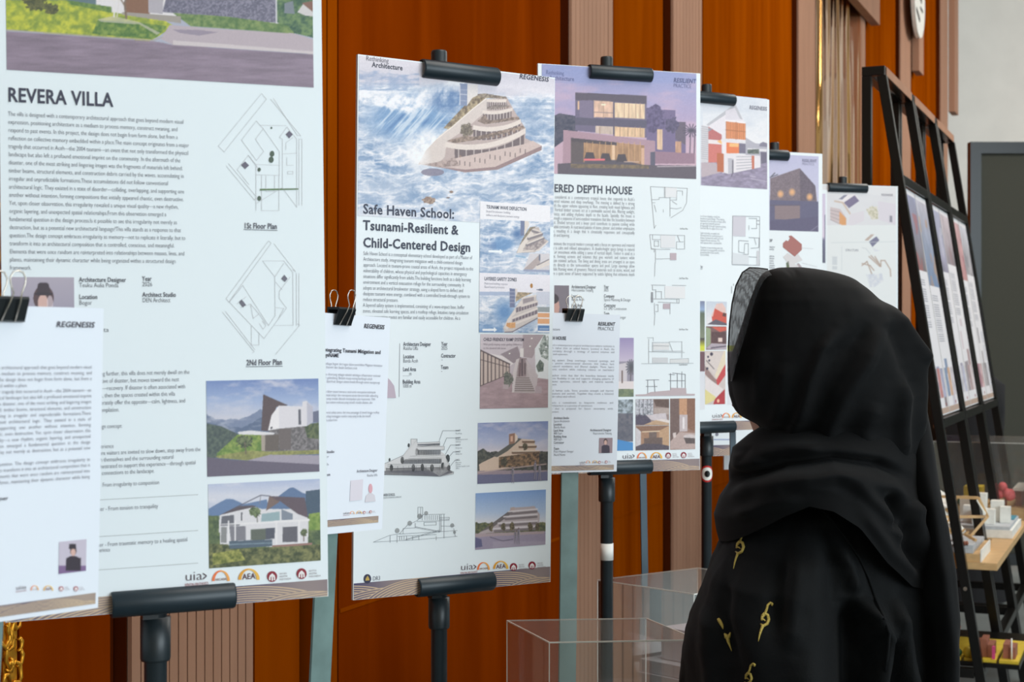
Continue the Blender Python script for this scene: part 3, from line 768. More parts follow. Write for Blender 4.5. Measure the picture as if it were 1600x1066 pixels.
# ------------------------------------------------------------------ board 2: Safe Haven School
def sea(c, sky_y=140, seed=5, s=1.0):
    x, y = c.X / s, c.Y / s
    wx = x + 16 * fbm(x / 30, y / 30, seed + 1); wy = y + 14 * fbm(x / 26, y / 26, seed + 2)
    n = 0.6 * ridge(wx / 44 + wy / 90, wy / 15, seed, 5) + 0.4 * ridge(wx / 13, wy / 5, seed + 40, 4); b = fbm(wx / 60, wy / 30, seed + 9, 4)
    t = np.clip((n - 0.5) * 3.2, 0, 1)[..., None]; d = np.clip((b - 0.25) * 2, 0, 1)[..., None]
    base = np.array((116, 148, 188)) * (1 - d) + np.array((172, 190, 214)) * d
    c.C = base * (1 - t) + np.array((236, 240, 248)) * t
def school(c, g, k=1.0):
    cr = (226, 216, 210); dk = (112, 100, 104); wl = (214, 204, 200)
    c.poly(g((300, 850), (480, 620), (800, 330), (975, 320), (1020, 400), (1075, 490), (1120, 560), (1120, 640), (1250, 700), (1245, 735), (900, 880), (640, 905), (420, 870)), (188, 172, 170))
    c.poly(g((270, 850), (330, 740), (440, 620), (800, 322), (815, 330), (815, 420), (700, 520), (600, 600), (500, 665), (480, 790), (420, 850)), wl)
    c.foliage(c.mask(g((470, 560), (620, 400), (720, 300), (790, 290), (800, 325), (640, 460), (520, 570))), (112, 98, 84), (186, 170, 140), 4, 7)
    c.line(g((420, 645), (540, 550), (700, 410), (810, 325)), 1.5, (240, 234, 228))
    c.poly(g((600, 205), (660, 208), (660, 385), (600, 380)), (132, 146, 178)); c.poly(g((660, 208), (745, 215), (742, 300), (700, 320), (660, 380)), (226, 222, 222)); c.line(g((602, 215), (602, 375)), 1, (226, 228, 236)); c.line(g((603, 290), (658, 295)), 1, (210, 214, 226)); c.line(g((603, 255), (658, 258)), 0.6, (190, 196, 214)); c.line(g((603, 340), (658, 345)), 0.6, (190, 196, 214))
    c.foliage(c.mask(g((740, 290), (800, 285), (970, 312), (975, 325), (800, 322), (745, 305))), (112, 100, 96), (170, 158, 140), 3, 9)
    def band(xa, ya, xb, yb, bow, h, col):
        pts = [(xa + (xb - xa) * t, ya + (yb - ya) * t + bow * 4 * t * (1 - t)) for t in np.linspace(0, 1, 12)]
        c.poly(g(*(pts + [(x, y + h) for x, y in pts[::-1]])), col)
    for (xa, ya, xb, yb, bow, top, hh) in ((815, 350, 975, 345, 6, 60, 60), (785, 445, 1010, 420, 14, 70, 72), (708, 570, 1080, 500, 30, 76, 80), (560, 700, 1110, 610, 70, 96, 100)):
        band(xa, ya, xb, yb, bow, hh, dk)
        for i in range(9):
            t = (i + 0.5) / 9; X = xa + (xb - xa) * t; Y = ya + (yb - ya) * t + bow * 4 * t * (1 - t)
            c.line(g((X, Y), (X, Y + hh)), 1.4 * k, (206, 196, 194)); c.ell(*g((X + 14, Y + hh * 0.75))[0], 2.0 * k, 1.6 * k, (150, 128, 118))
    band(815, 328, 972, 330, 3, 24, cr); band(780, 418, 1020, 396, 16, 26, cr); band(706, 535, 1085, 488, 36, 36, cr); band(485, 668, 1122, 560, 66, 42, cr)
    c.foliage(c.mask(g((740, 505), (800, 450), (830, 500), (1070, 470), (1075, 490), (800, 530))), (112, 98, 92), (168, 150, 140), 3, 13); c.foliage(c.mask(g((500, 660), (640, 620), (720, 630), (1100, 540), (1118, 560), (760, 650), (560, 680))), (112, 98, 92), (172, 152, 140), 3, 14)
    c.foliage(c.mask(g((815, 395), (880, 375), (975, 378), (1010, 385), (830, 415))), (110, 100, 100), (160, 150, 146), 3, 15)
    c.blob(*g((660, 575))[0], 10 * k, 12 * k, (96, 88, 82), (150, 140, 124), 3, 16)
    c.poly(g((430, 850), (560, 800), (1100, 690), (1180, 660), (1250, 700), (880, 870), (640, 890)), (206, 188, 184)); c.poly(g((430, 868), (640, 890), (880, 868), (1252, 700), (1248, 735), (900, 890), (640, 912)), (150, 128, 130))
    for i in range(14): c.line(g((600 + i * 40, 820 - i * 8 + (i % 3) * 14), (600 + i * 40, 850 - i * 8 + (i % 3) * 14)), 1.1 * k, (96, 84, 86))
    c.foliage(c.mask(g((300, 850), (420, 830), (560, 790), (600, 860), (430, 870))), (140, 124, 122), (190, 172, 168), 3, 17)
def wave_school(c):
    g = Z(600, 90, 5.078)
    sea(c, seed=5)
    c.vgrad([(84, (222, 220, 230)), (120, (206, 206, 220)), (150, (228, 228, 238))], mask=np.clip((138 - c.Y + 16 * (c.X > 700) + 10 * (fbm(c.X / 14, c.Y / 14, 3) - 0.5)) / 10, 0, 1))
    cl = np.clip((fbm(c.X / 50, c.Y / 16, 12, 4) - 0.5) * 5, 0, 1) * (c.Y < 150) * (c.X > 640); c.put(cl * 0.5, (196, 196, 212))
    far = (c.X > 760) & (c.Y > 160) & (c.Y < 225); n = ridge(c.X / 34, c.Y / 7, 8, 4); c.put(far * np.clip((n - 0.35) * 2, 0, 1) * 0.5, (116, 146, 186))
    # the breaking wave: steep blue face with streaks under a foaming crest
    face = np.clip(1 - np.hypot((c.X - 640) / 84, (c.Y - 186) / 46), 0, 1) * 2.0
    st = ridge((c.X + (c.Y - 150) * 0.9) / 9, (c.Y - c.X * 0.2) / 60, 31, 3)
    c.put(np.clip(face, 0, 1) * 0.9, (112, 152, 198)); c.put(np.clip(face, 0, 1) * np.clip((st - 0.62) * 5, 0, 1) * 0.8, (214, 228, 242))
    c.put(np.clip(face - 0.5, 0, 1) * np.clip((0.5 - st) * 4, 0, 1), (82, 122, 176))
    cur = np.interp(c.X, [556, 590, 640, 690, 720], [150, 158, 168, 150, 128]); d = c.Y - cur + 16 * (fbm(c.X / 10, c.Y / 10, 41, 4) - 0.5)
    cr = np.clip(1 - np.abs(d + 4) / 16, 0, 1) * (c.X < 726); fo = fbm(c.X / 6, c.Y / 5, 44, 4)
    c.put(np.clip(cr * 2.2, 0, 1) * np.clip(fo * 1.9, 0, 1), (240, 243, 250))
    lip = np.clip(1 - np.hypot((c.X - 700) / 40, (c.Y - 156) / 26), 0, 1); c.put(np.clip(lip * 1.8, 0, 1) * np.clip((ridge(c.X / 8, c.Y / 10, 52, 3)) * 1.2, 0, 1) * 0.9, (88, 124, 174))
    bl = (c.Y > 110) & (c.Y < 142) & (c.X < 655); c.put(bl * np.clip((ridge(c.X / 26, c.Y / 8, 61, 4) - 0.5) * 3, 0, 1) * 0.6, (120, 148, 190))
    sp = np.clip(1 - np.hypot((c.X - 668) / 46, (c.Y - 232) / 40), 0, 1); c.put(np.clip(sp * 1.8, 0, 1) * np.clip(fbm(c.X / 6, c.Y / 6, 71, 4) * 1.7, 0, 1), (244, 246, 250))
    school(c, g)
    c.put(np.clip(1 - np.hypot((c.X - 655) / 20, (c.Y - 246) / 26), 0, 1) * np.clip(fbm(c.X / 5, c.Y / 5, 75, 4) * 2.2, 0, 1), (244, 246, 250))
    c.ell(*g((385, 910))[0], 18, 6, (130, 126, 146), 0.9)
    c.put((c.Y > 318) * np.clip((c.Y - 318) / 20, 0, 1) * (c.X < 640) * 0.7, (236, 240, 246))
    c.blob(670, 313, 11, 6, (126, 106, 100), (176, 156, 140), 3, 3); c.ell(700, 309, 3, 1, (120, 104, 100)); c.ell(705, 300, 3, 2, (140, 120, 110))
    c.grain(10, 1.4, 2)
def deflect(c):
    g = Z(740, 310, 8.885)
    sea(c, seed=15, s=0.7); c.put((c.Y < np.interp(c.X, [750, 862], [342.5, 347.5])), (238, 240, 247))
    m = np.clip(1 - np.hypot((c.X - 785) / 22, (c.Y - 382) / 14), 0, 1); c.put(np.clip(m * 2, 0, 1) * 0.7, (96, 142, 194)); c.put(np.clip(1 - np.hypot((c.X - 808) / 12, (c.Y - 366) / 12), 0, 1) * 1.2, (84, 120, 170))
    cr = (222, 214, 208); dk = (134, 128, 134)
    c.poly(g((590, 760), (640, 640), (810, 420), (900, 400), (950, 540), (1030, 590), (850, 750)), (190, 180, 176)); c.poly(g((650, 310), (705, 312), (700, 520), (645, 520)), (112, 124, 158)); c.poly(g((705, 312), (765, 320), (765, 380), (700, 520)), cr)
    c.poly(g((600, 760), (640, 650), (810, 430), (830, 500), (720, 640), (660, 760)), cr); c.foliage(c.mask(g((640, 640), (700, 520), (780, 400), (880, 390), (810, 430), (640, 650))), (120, 110, 100), (160, 150, 130), 3, 3)
    for i, (a_, b_) in enumerate((((820, 450), (920, 480)), ((760, 560), (940, 500)), ((740, 650), (960, 560)))): c.line(g(a_, b_), 5, dk); c.line(g((a_[0], a_[1] - 20), (b_[0], b_[1] - 20)), 2.2, cr)
    c.line(g((620, 745), (900, 720), (1030, 600)), 2, cr); c.foliage(c.mask(g((680, 700), (960, 570), (1000, 610), (850, 730))), (140, 130, 134), (190, 180, 178), 2, 5)
    c.poly(g((780, 765), (1050, 770), (1050, 1010), (690, 990)), (210, 208, 214)); c.poly(g((690, 990), (890, 800), (920, 790), (920, 900), (800, 1000)), (176, 164, 164)); c.line(g((870, 950), (1040, 870)), 3, cr); c.line(g((880, 975), (1045, 910)), 3, cr); c.line(g((880, 930), (1040, 850)), 1.6, dk); c.poly(g((900, 780), (925, 780), (925, 870), (900, 860)), (120, 124, 140)); c.line(g((700, 1000), (1050, 1010)), 3, (150, 160, 190))
    for k in range(4): c.line(g((200, 620 + 22 * k), (310, 622 + 22 * k)), 0.9, (90, 120, 170), 0.8)
    c.line(g((215, 735), (360, 740)), 3.2, (246, 248, 252)); c.poly(g((360, 705), (405, 742), (360, 775)), (246, 248, 252)); c.line(g((590, 800), (710, 820)), 3, (130, 170, 205), 0.8)
    c.grain(8, 1.2, 4)
def layered(c):
    g = Z(740, 425, 10.66)
    sea(c, seed=25, s=0.7); c.put((c.Y < 457 + 3 * (fbm(c.X / 9, c.Y / 9, 2) - 0.5)), (234, 234, 244)); c.put((c.Y > 456) & (c.Y < 462) & (c.X < 800), (170, 186, 214)); c.put((c.Y > 456) & (c.X > 838) & (c.Y < 476), (206, 212, 228))
    c.put(np.clip(1 - np.hypot((c.X - 788) / 22, (c.Y - 488) / 26), 0, 1) * 1.3, (104, 146, 196)); c.put((c.X < 785) * np.clip((c.Y - 500) / 12, 0, 1) * 0.6, (96, 140, 192))
    cr = (222, 214, 210); dk = (122, 112, 122)
    c.poly(g((595, 275), (690, 280), (680, 590), (600, 590)), (116, 124, 156)); c.poly(g((690, 280), (725, 285), (720, 400), (690, 520)), cr); c.foliage(c.mask(g((700, 420), (730, 335), (980, 350), (800, 430), (700, 500))), (140, 128, 112), (190, 170, 140), 3, 3)
    for k in range(4): c.line(g((598, 330 + 60 * k), (685, 333 + 60 * k)), 0.8, (180, 186, 206))
    c.poly(g((490, 940), (560, 790), (800, 440), (1040, 390), (1062, 760), (640, 1000), (520, 1010)), (204, 196, 194)); c.poly(g((500, 930), (560, 800), (800, 460), (820, 580), (640, 740), (620, 850), (560, 960)), cr)
    for (xa, ya, xb, yb) in ((820, 490, 1000, 440), (700, 640, 1062, 520), (640, 800, 1062, 660)):
        c.poly(g((xa, ya - 40), (xb, yb - 40), (xb, yb + 36), (xa, ya + 40)), dk)
        for i in range(9): t = i / 8; c.line(g((xa + (xb - xa) * t, ya + (yb - ya) * t - 40), (xa + (xb - xa) * t, ya + (yb - ya) * t + 38)), 0.9, (200, 192, 192))
    c.line(g((805, 440), (1030, 395)), 2.4, cr); c.line(g((800, 570), (1050, 495)), 3, cr); c.line(g((650, 770), (1062, 610)), 3.2, cr); c.line(g((640, 880), (1062, 720)), 3.0, cr)
    c.foliage(c.mask(g((550, 850), (690, 840), (690, 930), (600, 940), (540, 900))), (206, 150, 100), (226, 180, 130), 3, 5); c.line(g((520, 1005), (640, 1000), (1062, 770)), 1.4, (110, 104, 116))
    for (y0, y1, col) in ((585, 668, (150, 160, 164)), (685, 755, (226, 168, 124)), (778, 862, (230, 172, 126)), (890, 980, (92, 132, 186))): c.poly(g((1065, y0), (1262, y0 + 4), (1262, y1 + 4), (1065, y1)), col)
    for (y0, y1) in ((668, 685), (755, 778), (862, 890), (980, 1000)): c.poly(g((1065, y0), (1262, y0 + 4), (1262, y1 + 4), (1065, y1)), (240, 240, 244))
    c.line(g((1100, 948), (1240, 950)), 2.0, (200, 214, 236), 0.7); c.line(g((160, 965), (340, 965)), 3.4, (244, 246, 252)); c.poly(g((335, 920), (385, 965), (340, 1005)), (244, 246, 252))
    c.ell(*g((960, 232))[0], 2, 3.6, (170, 116, 52)); c.line(g((1050, 295), (1140, 310)), 1.2, (110, 116, 134)); c.ell(*g((1110, 298))[0], 4, 1.6, (110, 116, 134))
    c.grain(8, 1.2, 4)
def ramp_hall(c):
    g = Z(600, 500, 4.846)
    c.vgrad([(520, (206, 198, 206)), (580, (196, 186, 194)), (600, (176, 158, 164)), (640, (160, 142, 152))])
    c.poly(g((725, 240), (1030, 300), (950, 350), (725, 340)), (226, 220, 222)); c.poly(g((1050, 110), (1215, 110), (1120, 290), (1050, 280)), (168, 154, 160)); c.poly(g((1215, 105), (1250, 105), (1245, 450), (1150, 440), (1140, 220)), (226, 232, 236))
    c.foliage(c.mask(g((1170, 210), (1210, 110), (1250, 130), (1250, 310), (1190, 280))), (104, 116, 112), (190, 200, 196), 3, 4, 0.35); c.foliage(c.mask(g((1150, 350), (1180, 300), (1210, 330), (1205, 390), (1165, 395))), (84, 96, 92), (130, 140, 130), 2, 5)
    c.poly(g((725, 225), (950, 335), (950, 410), (725, 505)), (196, 180, 172)); 
    for x in (727, 752, 785, 812, 842, 872, 900, 925, 948):
        t = (x - 725) / 225; c.line(g((x, 228 + t * 108), (x, 500 - t * 92)), 2.0 - t, (84, 70, 74))
    c.line(g((725, 228), (950, 335)), 2, (88, 76, 80)); c.line(g((725, 300), (950, 360)), 1, (88, 76, 80)); c.line(g((725, 503), (950, 412)), 1.6, (88, 76, 80))
    c.poly(g((880, 260), (1010, 200), (1040, 290), (980, 330)), (150, 138, 146)); c.poly(g((725, 505), (950, 412), (1245, 450), (1240, 665), (718, 670)), (168, 146, 152)); n = fbm(c.X / 12, c.Y / 4, 8, 4)[..., None]; m = c.mask(g((725, 505), (950, 412), (1245, 450), (1240, 665), (718, 670)))[..., None]; c.C = np.where(m, c.C * (0.88 + 0.24 * n), c.C)
    c.poly(g((1010, 330), (1080, 300), (1160, 420), (1145, 555), (970, 550)), (186, 176, 178)); c.poly(g((1020, 290), (1080, 290), (1075, 430), (1005, 430)), (150, 134, 138)); c.poly(g((1030, 215), (1055, 215), (1055, 280), (1030, 280)), (226, 222, 222))
    for k in range(7): c.line(g((1003 - k * 3, 440 + k * 16), (1100 + k * 6, 440 + k * 16)), 1.4, (120, 108, 108))
    c.poly(g((1070, 295), (1165, 420), (1150, 555), (1100, 440)), (196, 186, 190)); c.poly(g((1000, 300), (1025, 290), (1000, 400), (985, 550), (968, 550), (975, 400)), (208, 200, 202)); c.poly(g((1145, 500), (1195, 505), (1195, 555), (1145, 555)), (180, 164, 172))
    c.line(g((1045, 300), (1045, 420)), 2.4, (96, 84, 90)); c.line(g((1030, 330), (1025, 425)), 2.2, (110, 92, 96)); c.line(g((1066, 330), (1066, 410)), 2, (104, 92, 96))
    c.blob(*g((940, 450))[0], 8, 12, (84, 88, 84), (128, 130, 122), 3, 7); c.poly(g((900, 490), (945, 490), (940, 525), (900, 522)), (180, 166, 170)); c.grain(5, 1.5, 6)
    for x, y in ((1118, 140), (1105, 200), (950, 255)): c.ell(*g((x, y))[0], 1.3, 1, (250, 246, 240))
def school_dusk(c):
    g = Z(540, 660, 3.676)
    c.vgrad([(655, (120, 138, 188)), (690, (170, 180, 210)), (712, (214, 204, 206))]); c.put(np.clip((fbm(c.X / 20, c.Y / 8, 4, 4) - 0.5) * 4, 0, 1) * 0.4, (220, 214, 222))
    c.foliage((c.Y > 703 + 5 * fbm(c.X / 5, c.Y * 0, 3)) & (c.Y < 740), (58, 60, 62), (92, 92, 84), 3, 6)
    c.poly(g((765, 240), (930, 160), (1010, 95), (1080, 100), (1090, 140), (1085, 235), (770, 290)), (206, 184, 166)); c.poly(g((840, 195), (935, 130), (985, 90), (1010, 95), (930, 165), (870, 200)), (92, 92, 88)); c.poly(g((938, 68), (972, 62), (972, 120), (938, 128)), (146, 112, 96)); c.poly(g((946, 80), (960, 78), (960, 110), (946, 112)), (210, 170, 150)); c.poly(g((972, 62), (988, 80), (988, 100), (972, 118)), (222, 206, 192))
    for (x0, y0, x1, y1) in ((1020, 112, 1080, 112), (1000, 142, 1090, 140), (960, 175, 1110, 172), (890, 220, 1100, 205)): c.line(g((x0, y0), (x1, y1)), 4, (120, 98, 84)); c.line(g((x0, y0 - 8), (x1, y1 - 8)), 1.6, (222, 208, 192))
    c.foliage(c.mask(g((880, 200), (1110, 170), (1110, 245), (880, 262))), (70, 60, 52), (150, 120, 92), 3, 8); c.blob(*g((912, 225))[0], 6, 8, (54, 54, 48), (96, 90, 74), 3, 9); c.blob(*g((1030, 140))[0], 4, 6, (64, 62, 52), (110, 100, 80), 2, 10)
    c.put((c.Y > 735) & (c.Y > np.interp(c.X, [745, 800, 855], [736, 735, 726])), (150, 136, 146)); c.put((c.Y > np.interp(c.X, [745, 800, 855], [742, 741, 737])), (104, 106, 136)); c.line(g((760, 290), (900, 270), (1150, 240)), 1.6, (186, 164, 160)); c.foliage(c.mask(g((752, 170), (790, 150), (840, 190), (770, 240), (750, 240))), (62, 66, 64), (96, 96, 88), 3, 12)
    c.grain(5, 1.5, 6)
def school_day(c):
    g = Z(540, 660, 3.676)
    c.vgrad([(766, (122, 158, 212)), (800, (170, 192, 222)), (815, (206, 210, 220))]); c.foliage((c.Y > 815 + 4 * fbm(c.X / 4, c.Y * 0, 3)) & (c.Y < 836), (70, 78, 64), (116, 118, 84), 3, 6)
    c.poly(g((760, 640), (940, 515), (965, 490), (1085, 482), (1115, 530), (1110, 600), (900, 630)), (176, 166, 170)); c.poly(g((770, 632), (945, 505), (960, 520), (850, 600)), (104, 98, 100)); c.poly(g((945, 490), (970, 486), (970, 510), (945, 512)), (176, 160, 156))
    for y in (505, 535, 572, 604): c.line(g((940 - (y - 500) * 0.9, y + 8), (1100, y - 6)), 2.2, (210, 206, 212)); c.line(g((950 - (y - 500) * 0.9, y + 22), (1095, y + 8)), 3.6, (120, 112, 116))
    for x in (835, 905, 955, 1060, 1100): c.blob(*g((x, 600))[0], 4, 7, (66, 62, 52), (124, 112, 84), 2, x)
    c.put(c.Y > np.interp(c.X, [742, 800, 852], [838, 834, 830]), (150, 142, 164)); c.poly(g((740, 660), (780, 672), (785, 715), (740, 722)), (92, 92, 128)); c.poly(g((740, 640), (1140, 625), (1140, 640), (740, 660)), (170, 154, 160)); c.line(g((830, 660), (900, 682), (960, 672)), 1.4, (104, 98, 116)); c.put((c.Y > 846) & (c.X > 770), (160, 152, 172)); c.grain(5, 1.5, 6)

B2 = Board('poster_board', pose((-0.0875, 2.4891, 1.5201), R(32.46), R(-0.34), R(-0.4)), PW, PH,
           'white poster board headed Safe Haven School with a tsunami wave picture across its top', 'poster', 'architecture poster boards on easels')
q = B2.loc(562, 300)
B2.pic('printed_picture', None, None, wave_school, 1.0, loc=((-PW / 2 + 0.002, PH / 2 - 0.002), (PW / 2 - 0.0008, B2.loc(700, 345)[1])))
B2.text('emblem_text', [('Rethinking', 571.5, 94.5, 607, 8, 0), ('Architecture', 581, 104.5, 629, 8, 2)], (80, 82, 96))
B2.text('emblem_text', [('REGENESIS', 811, 122.6, 857, 7.6, 2)], (70, 72, 90), shear=0.18)
B2.text('heading', [('Safe Haven School:', 567, 333.5, 710, 15.5, 2), ('Tsunami-Resilient &', 567, 359, 716, 15.5, 2), ('Child-Centered Design', 567, 386, 735.5, 15.5, 2)], (64, 70, 88))
B2.para('body_text', ['Safe Haven School is a conceptual elementary school developed as part of a Master of', 'Architecture study, integrating tsunami mitigation with a child-centered design', 'approach. Located in tsunami-prone coastal areas of Aceh, the project responds to the', 'vulnerability of children, whose physical and psychological capacities in emergency',
  'situations differ significantly from adults.The building functions both as a daily learning', 'environment and a vertical evacuation refuge for the surrounding community. It', 'adopts an architectural breakwater strategy, using a sloped form to deflect and', 'dissipate tsunami wave energy, combined with a controlled break-through system to', 'reduce structural pressure.', 'A layered safety system is implemented, consisting of a wave-impact base, buffer', 'zones, elevated safe learning spaces, and a rooftop refuge. Intuitive ramp circulation', 'ensures evacuation routes are familiar and easily accessible for children. As a'], 567.5, 398.5, 497.5, 737.5, 0, 6.2, 0, (96, 104, 120))
a = B2.loc(750, 314.5); b = B2.loc(862, 322); e = B2.loc(860, 521)
B2.pic('printed_picture', None, None, deflect, 0.9, z=0.0007, loc=((a[0], a[1]), (B2.loc(862, 380)[0] - 0.004, B2.loc(800, 428)[1])))
B2.pic('printed_picture', None, None, layered, 0.8, z=0.0007, loc=((a[0], B2.loc(800, 428)[1]), (B2.loc(858.5, 480)[0], B2.loc(800, 520)[1])))
B2.text('caption', [('TSUNAMI WAVE DEFLECTION', 759.5, 325.8, 822.5, 5.6, 1), ('LAYERED SAFETY ZONES', 756.5, 438, 807, 5.6, 1)], (84, 92, 112), z=0.0011)
B2.text('caption', [('Sloped breakwater building', 759, 331.7, 797, 3.6, 0), ('deflects and dissipates tsunami energy', 759, 337.5, 811, 3.6, 0), ('Multi-level building response', 756.5, 444.5, 793, 3.6, 0), ('Based hazard protection', 756.5, 449.8, 788, 3.6, 0)], (150, 156, 172), z=0.0011)
B2.pic('printed_photo', (750.5, 522), (856, 637), ramp_hall, 0.9)
B2.text('caption', [('CHILD FRIENDLY RAMP SYSTEM', 755, 532.8, 818.5, 5.2, 1)], (92, 88, 104), z=0.0008)
B2.text('caption', [('With gently sloping ramps guiding children to', 755, 539.5, 815, 3.4, 0), ('to the elevated safe zones', 755, 545.5, 790, 3.4, 0)], (140, 132, 146), z=0.0008)
B2.pic('printed_photo', (746.5, 661), (855.5, 751), school_dusk, 0.9)
B2.pic('printed_photo', (743, 771), (852, 851), school_day, 0.9)
B2.text('caption', [('Architecture Designer', 630, 540.5, 673, 6.4, 1), ('Raisha Ulfa', 630, 547, 653, 6, 0), ('Location', 629.8, 560, 647, 6.4, 1), ('Banda Aceh', 629.6, 566.6, 653, 6, 0), ('Land Area', 629.4, 580, 650, 6.4, 1), ('____m', 629.2, 586.6, 643, 6, 0), ('Building Area', 629, 599.6, 656.5, 6.4, 1), ('1000 m', 629, 606, 643, 6, 0),
   ('Year', 689.5, 540.3, 699, 6.4, 1), ('2025', 689.2, 546.7, 699, 6, 0), ('Contractor', 689, 558.8, 711.5, 6.4, 1), ('-', 689, 564.5, 691.5, 6, 0), ('Team', 688.6, 576.8, 700.5, 6.4, 1), ('-', 688.6, 582.5, 691, 6, 0)], (80, 88, 104))
B2.lines('rule_line', [[(624.5, 537), (623.5, 620)]], 0.8, (160, 168, 176))
B2.lines('portrait_silhouette', [], fills=[([(596, 622), (618.5, 622), (617.5, 614), (615.5, 603), (610, 595), (605, 590), (596, 586)][::-1], (192, 180, 196))])
g = Z(540, 660, 3.676)
tr_ = (112, 120, 128)
f_ = [(g((218, 240), (330, 190), (375, 130), (375, 96), (410, 96), (410, 118), (540, 112), (540, 135), (566, 138), (566, 158), (540, 162), (575, 190), (575, 205), (595, 240), (600, 275), (620, 285), (616, 298), (540, 310), (218, 300))[::-1], (214, 218, 222)),
      (g((218, 280), (600, 275), (620, 290), (540, 310), (218, 302))[::-1], (112, 114, 134)), (g((230, 262), (595, 255), (598, 276), (230, 282))[::-1], (150, 152, 160)),
      (g((412, 126), (540, 120), (540, 134), (412, 134))[::-1], (134, 140, 150)), (g((415, 160), (545, 158), (545, 186), (415, 188))[::-1], (150, 156, 164)), (g((340, 212), (550, 210), (550, 236), (330, 238))[::-1], (140, 146, 154))]
for x, y, s in ((262, 262, 10), (325, 218, 11), (408, 170, 11), (388, 262, 11), (440, 260, 11), (495, 262, 11), (558, 252, 11), (586, 208, 12), (592, 262, 9), (252, 215, 5), (362, 132, 6)):
    f_.append((g(*[(x + s * math.cos(-k * math.pi / 5), y + s * 2.0 * math.sin(-k * math.pi / 5)) for k in range(10)]), (74, 80, 84)))
B2.lines('section_drawing', [g((218, 240), (330, 190), (410, 100)), g((375, 130), (375, 96), (410, 96), (410, 118), (540, 112), (540, 130), (408, 140)), g((412, 140), (566, 138), (566, 158), (410, 160)), g((370, 195), (575, 190), (575, 204), (360, 208)), g((240, 242), (595, 236), (595, 246), (240, 252)), g((218, 240), (218, 300), (540, 311), (618, 297), (620, 285), (600, 278))] +
   [g((x, 250), (x, 285)) for x in (298, 330, 362, 405, 460, 500, 540)] + [g((x, 160), (x, 188)) for x in range(420, 545, 14)] + [g((x, 210), (x, 238)) for x in range(370, 550, 12)] + [g((536, 108), (558, 48), (655, 48)), g((560, 136), (580, 90), (655, 90)), g((572, 185), (602, 131), (655, 131)), g((588, 205), (618, 170), (655, 170)), g((598, 255), (628, 218), (655, 218))], 0.6, tr_, f_)
B2.text('caption', [(s, 711.5, y, 711.5 + w, 2.6, 1) for s, y, w in (('Level 5', 673.8, 7.5), ('Level 4', 685.2, 7.5), ('Level 3', 696.4, 7.5), ('Level 2', 706.8, 7.5), ('Level 1', 719.6, 6))] + [(s, 711.5, y, 711.5 + w, 2.4, 0) for s, y, w in (('Rooftop', 678.6, 10), ('Multipurpose room', 688, 19), ('Library', 691.5, 8), ('Study area', 701.2, 10), ('Study area', 710.6, 10), ('Play area', 724, 9), ('Canteen', 727, 8), ('Teacher health room', 730.2, 22), ('Office', 733.2, 6))], (84, 90, 104))
B2.text('caption', [('HAVEN SCHOOL', 597, 775.8, 617, 4.2, 1), ('A SHELTER FOR CHILDREN AND LEARNING SPACE', 597, 779.4, 627, 2.6, 0)], (76, 84, 98))
f2 = []
for x, y, s in ((425, 540, 14), (462, 522, 11), (368, 580, 13), (296, 622, 13), (612, 592, 11), (625, 632, 8)):
    f2.append((g(*[(x + s * math.cos(-k * math.pi / 6), y + s * 1.1 * math.sin(-k * math.pi / 6)) for k in range(12)]), (160, 168, 172)))
B2.lines('section_drawing', [g((160, 688), (250, 650), (310, 640), (355, 590), (410, 565), (445, 530), (570, 528)), g((160, 688), (400, 675), (640, 655)), g((415, 488), (442, 488), (442, 540), (415, 540), (415, 488)), g((430, 490), (430, 540)), g((310, 642), (640, 622)), g((345, 672), (540, 618)), g((345, 676), (545, 624)), g((400, 600), (540, 626)), g((400, 605), (540, 631)), g((410, 570), (540, 566), (595, 562)), g((440, 562), (440, 535)), g((540, 530), (540, 625)), g((548, 530), (548, 625)), g((565, 530), (565, 665)), g((540, 548), (595, 546), (595, 556), (540, 558)), g((548, 596), (625, 596)), g((255, 650), (255, 690)), g((295, 648), (295, 690)), g((330, 610), (400, 606), (400, 580)), g((450, 575), (520, 573), (520, 590), (450, 592), (450, 575)), g((330, 612), (330, 640)), g((620, 610), (630, 655)), g((300, 655), (520, 645))] + [g((x, 655), (x, 676)) for x in (310, 322, 335, 350, 385, 420, 520)] + [g((x, 535), (x, 560)) for x in range(455, 540, 12)], 0.6, (132, 142, 150), f2)
for (x, y, hh) in ((801, 741, 22), (836, 733, 26), (843, 737, 22), (805, 838, 18), (810, 836, 22)):
    B2.lines('walking_figure_print', [[(x, y - hh * 0.35), (x + 1.4, y + hh * 0.62)], [(x, y - hh * 0.3), (x - 1.6, y + hh * 0.6)], [(x - 1.5, y - hh * 0.3), (x - 1.8, y)]], 1.2, (150, 146, 160), [([(x - 1.9, y + 1), (x + 1.9, y + 1), (x + 1.5, y - hh * 0.38), (x - 1.5, y - hh * 0.38)], (164, 160, 172)), ([(x + 1.3 * math.cos(-k), y - hh * 0.46 + 1.7 * math.sin(-k)) for k in np.linspace(0, 5.5, 8)], (140, 128, 132))], z=0.0009)
logos(B2, (719, 745, 770, 802, 831), (891.5, 890.5, 889, 886, 883.5), 11.5)
V_, F_, C_ = [], [], []
fl = [([(573.8 + 5.8 * math.cos(-k * math.pi / 14), 904.5 + 7.2 * math.sin(-k * math.pi / 14)) for k in range(28)], (58, 60, 84)), ([(570.5, 907.5), (577, 907), (576.5, 904), (574, 899.5), (571, 904.2)], (196, 170, 90))]
B2.lines('logo', [], fills=fl[:1], z=0.0009); B2.lines('logo', [], fills=fl[1:], z=0.001)
B2.text('logo', [('DR3', 582, 907.5, 594, 7, 0)], (84, 88, 104), z=0.0009)
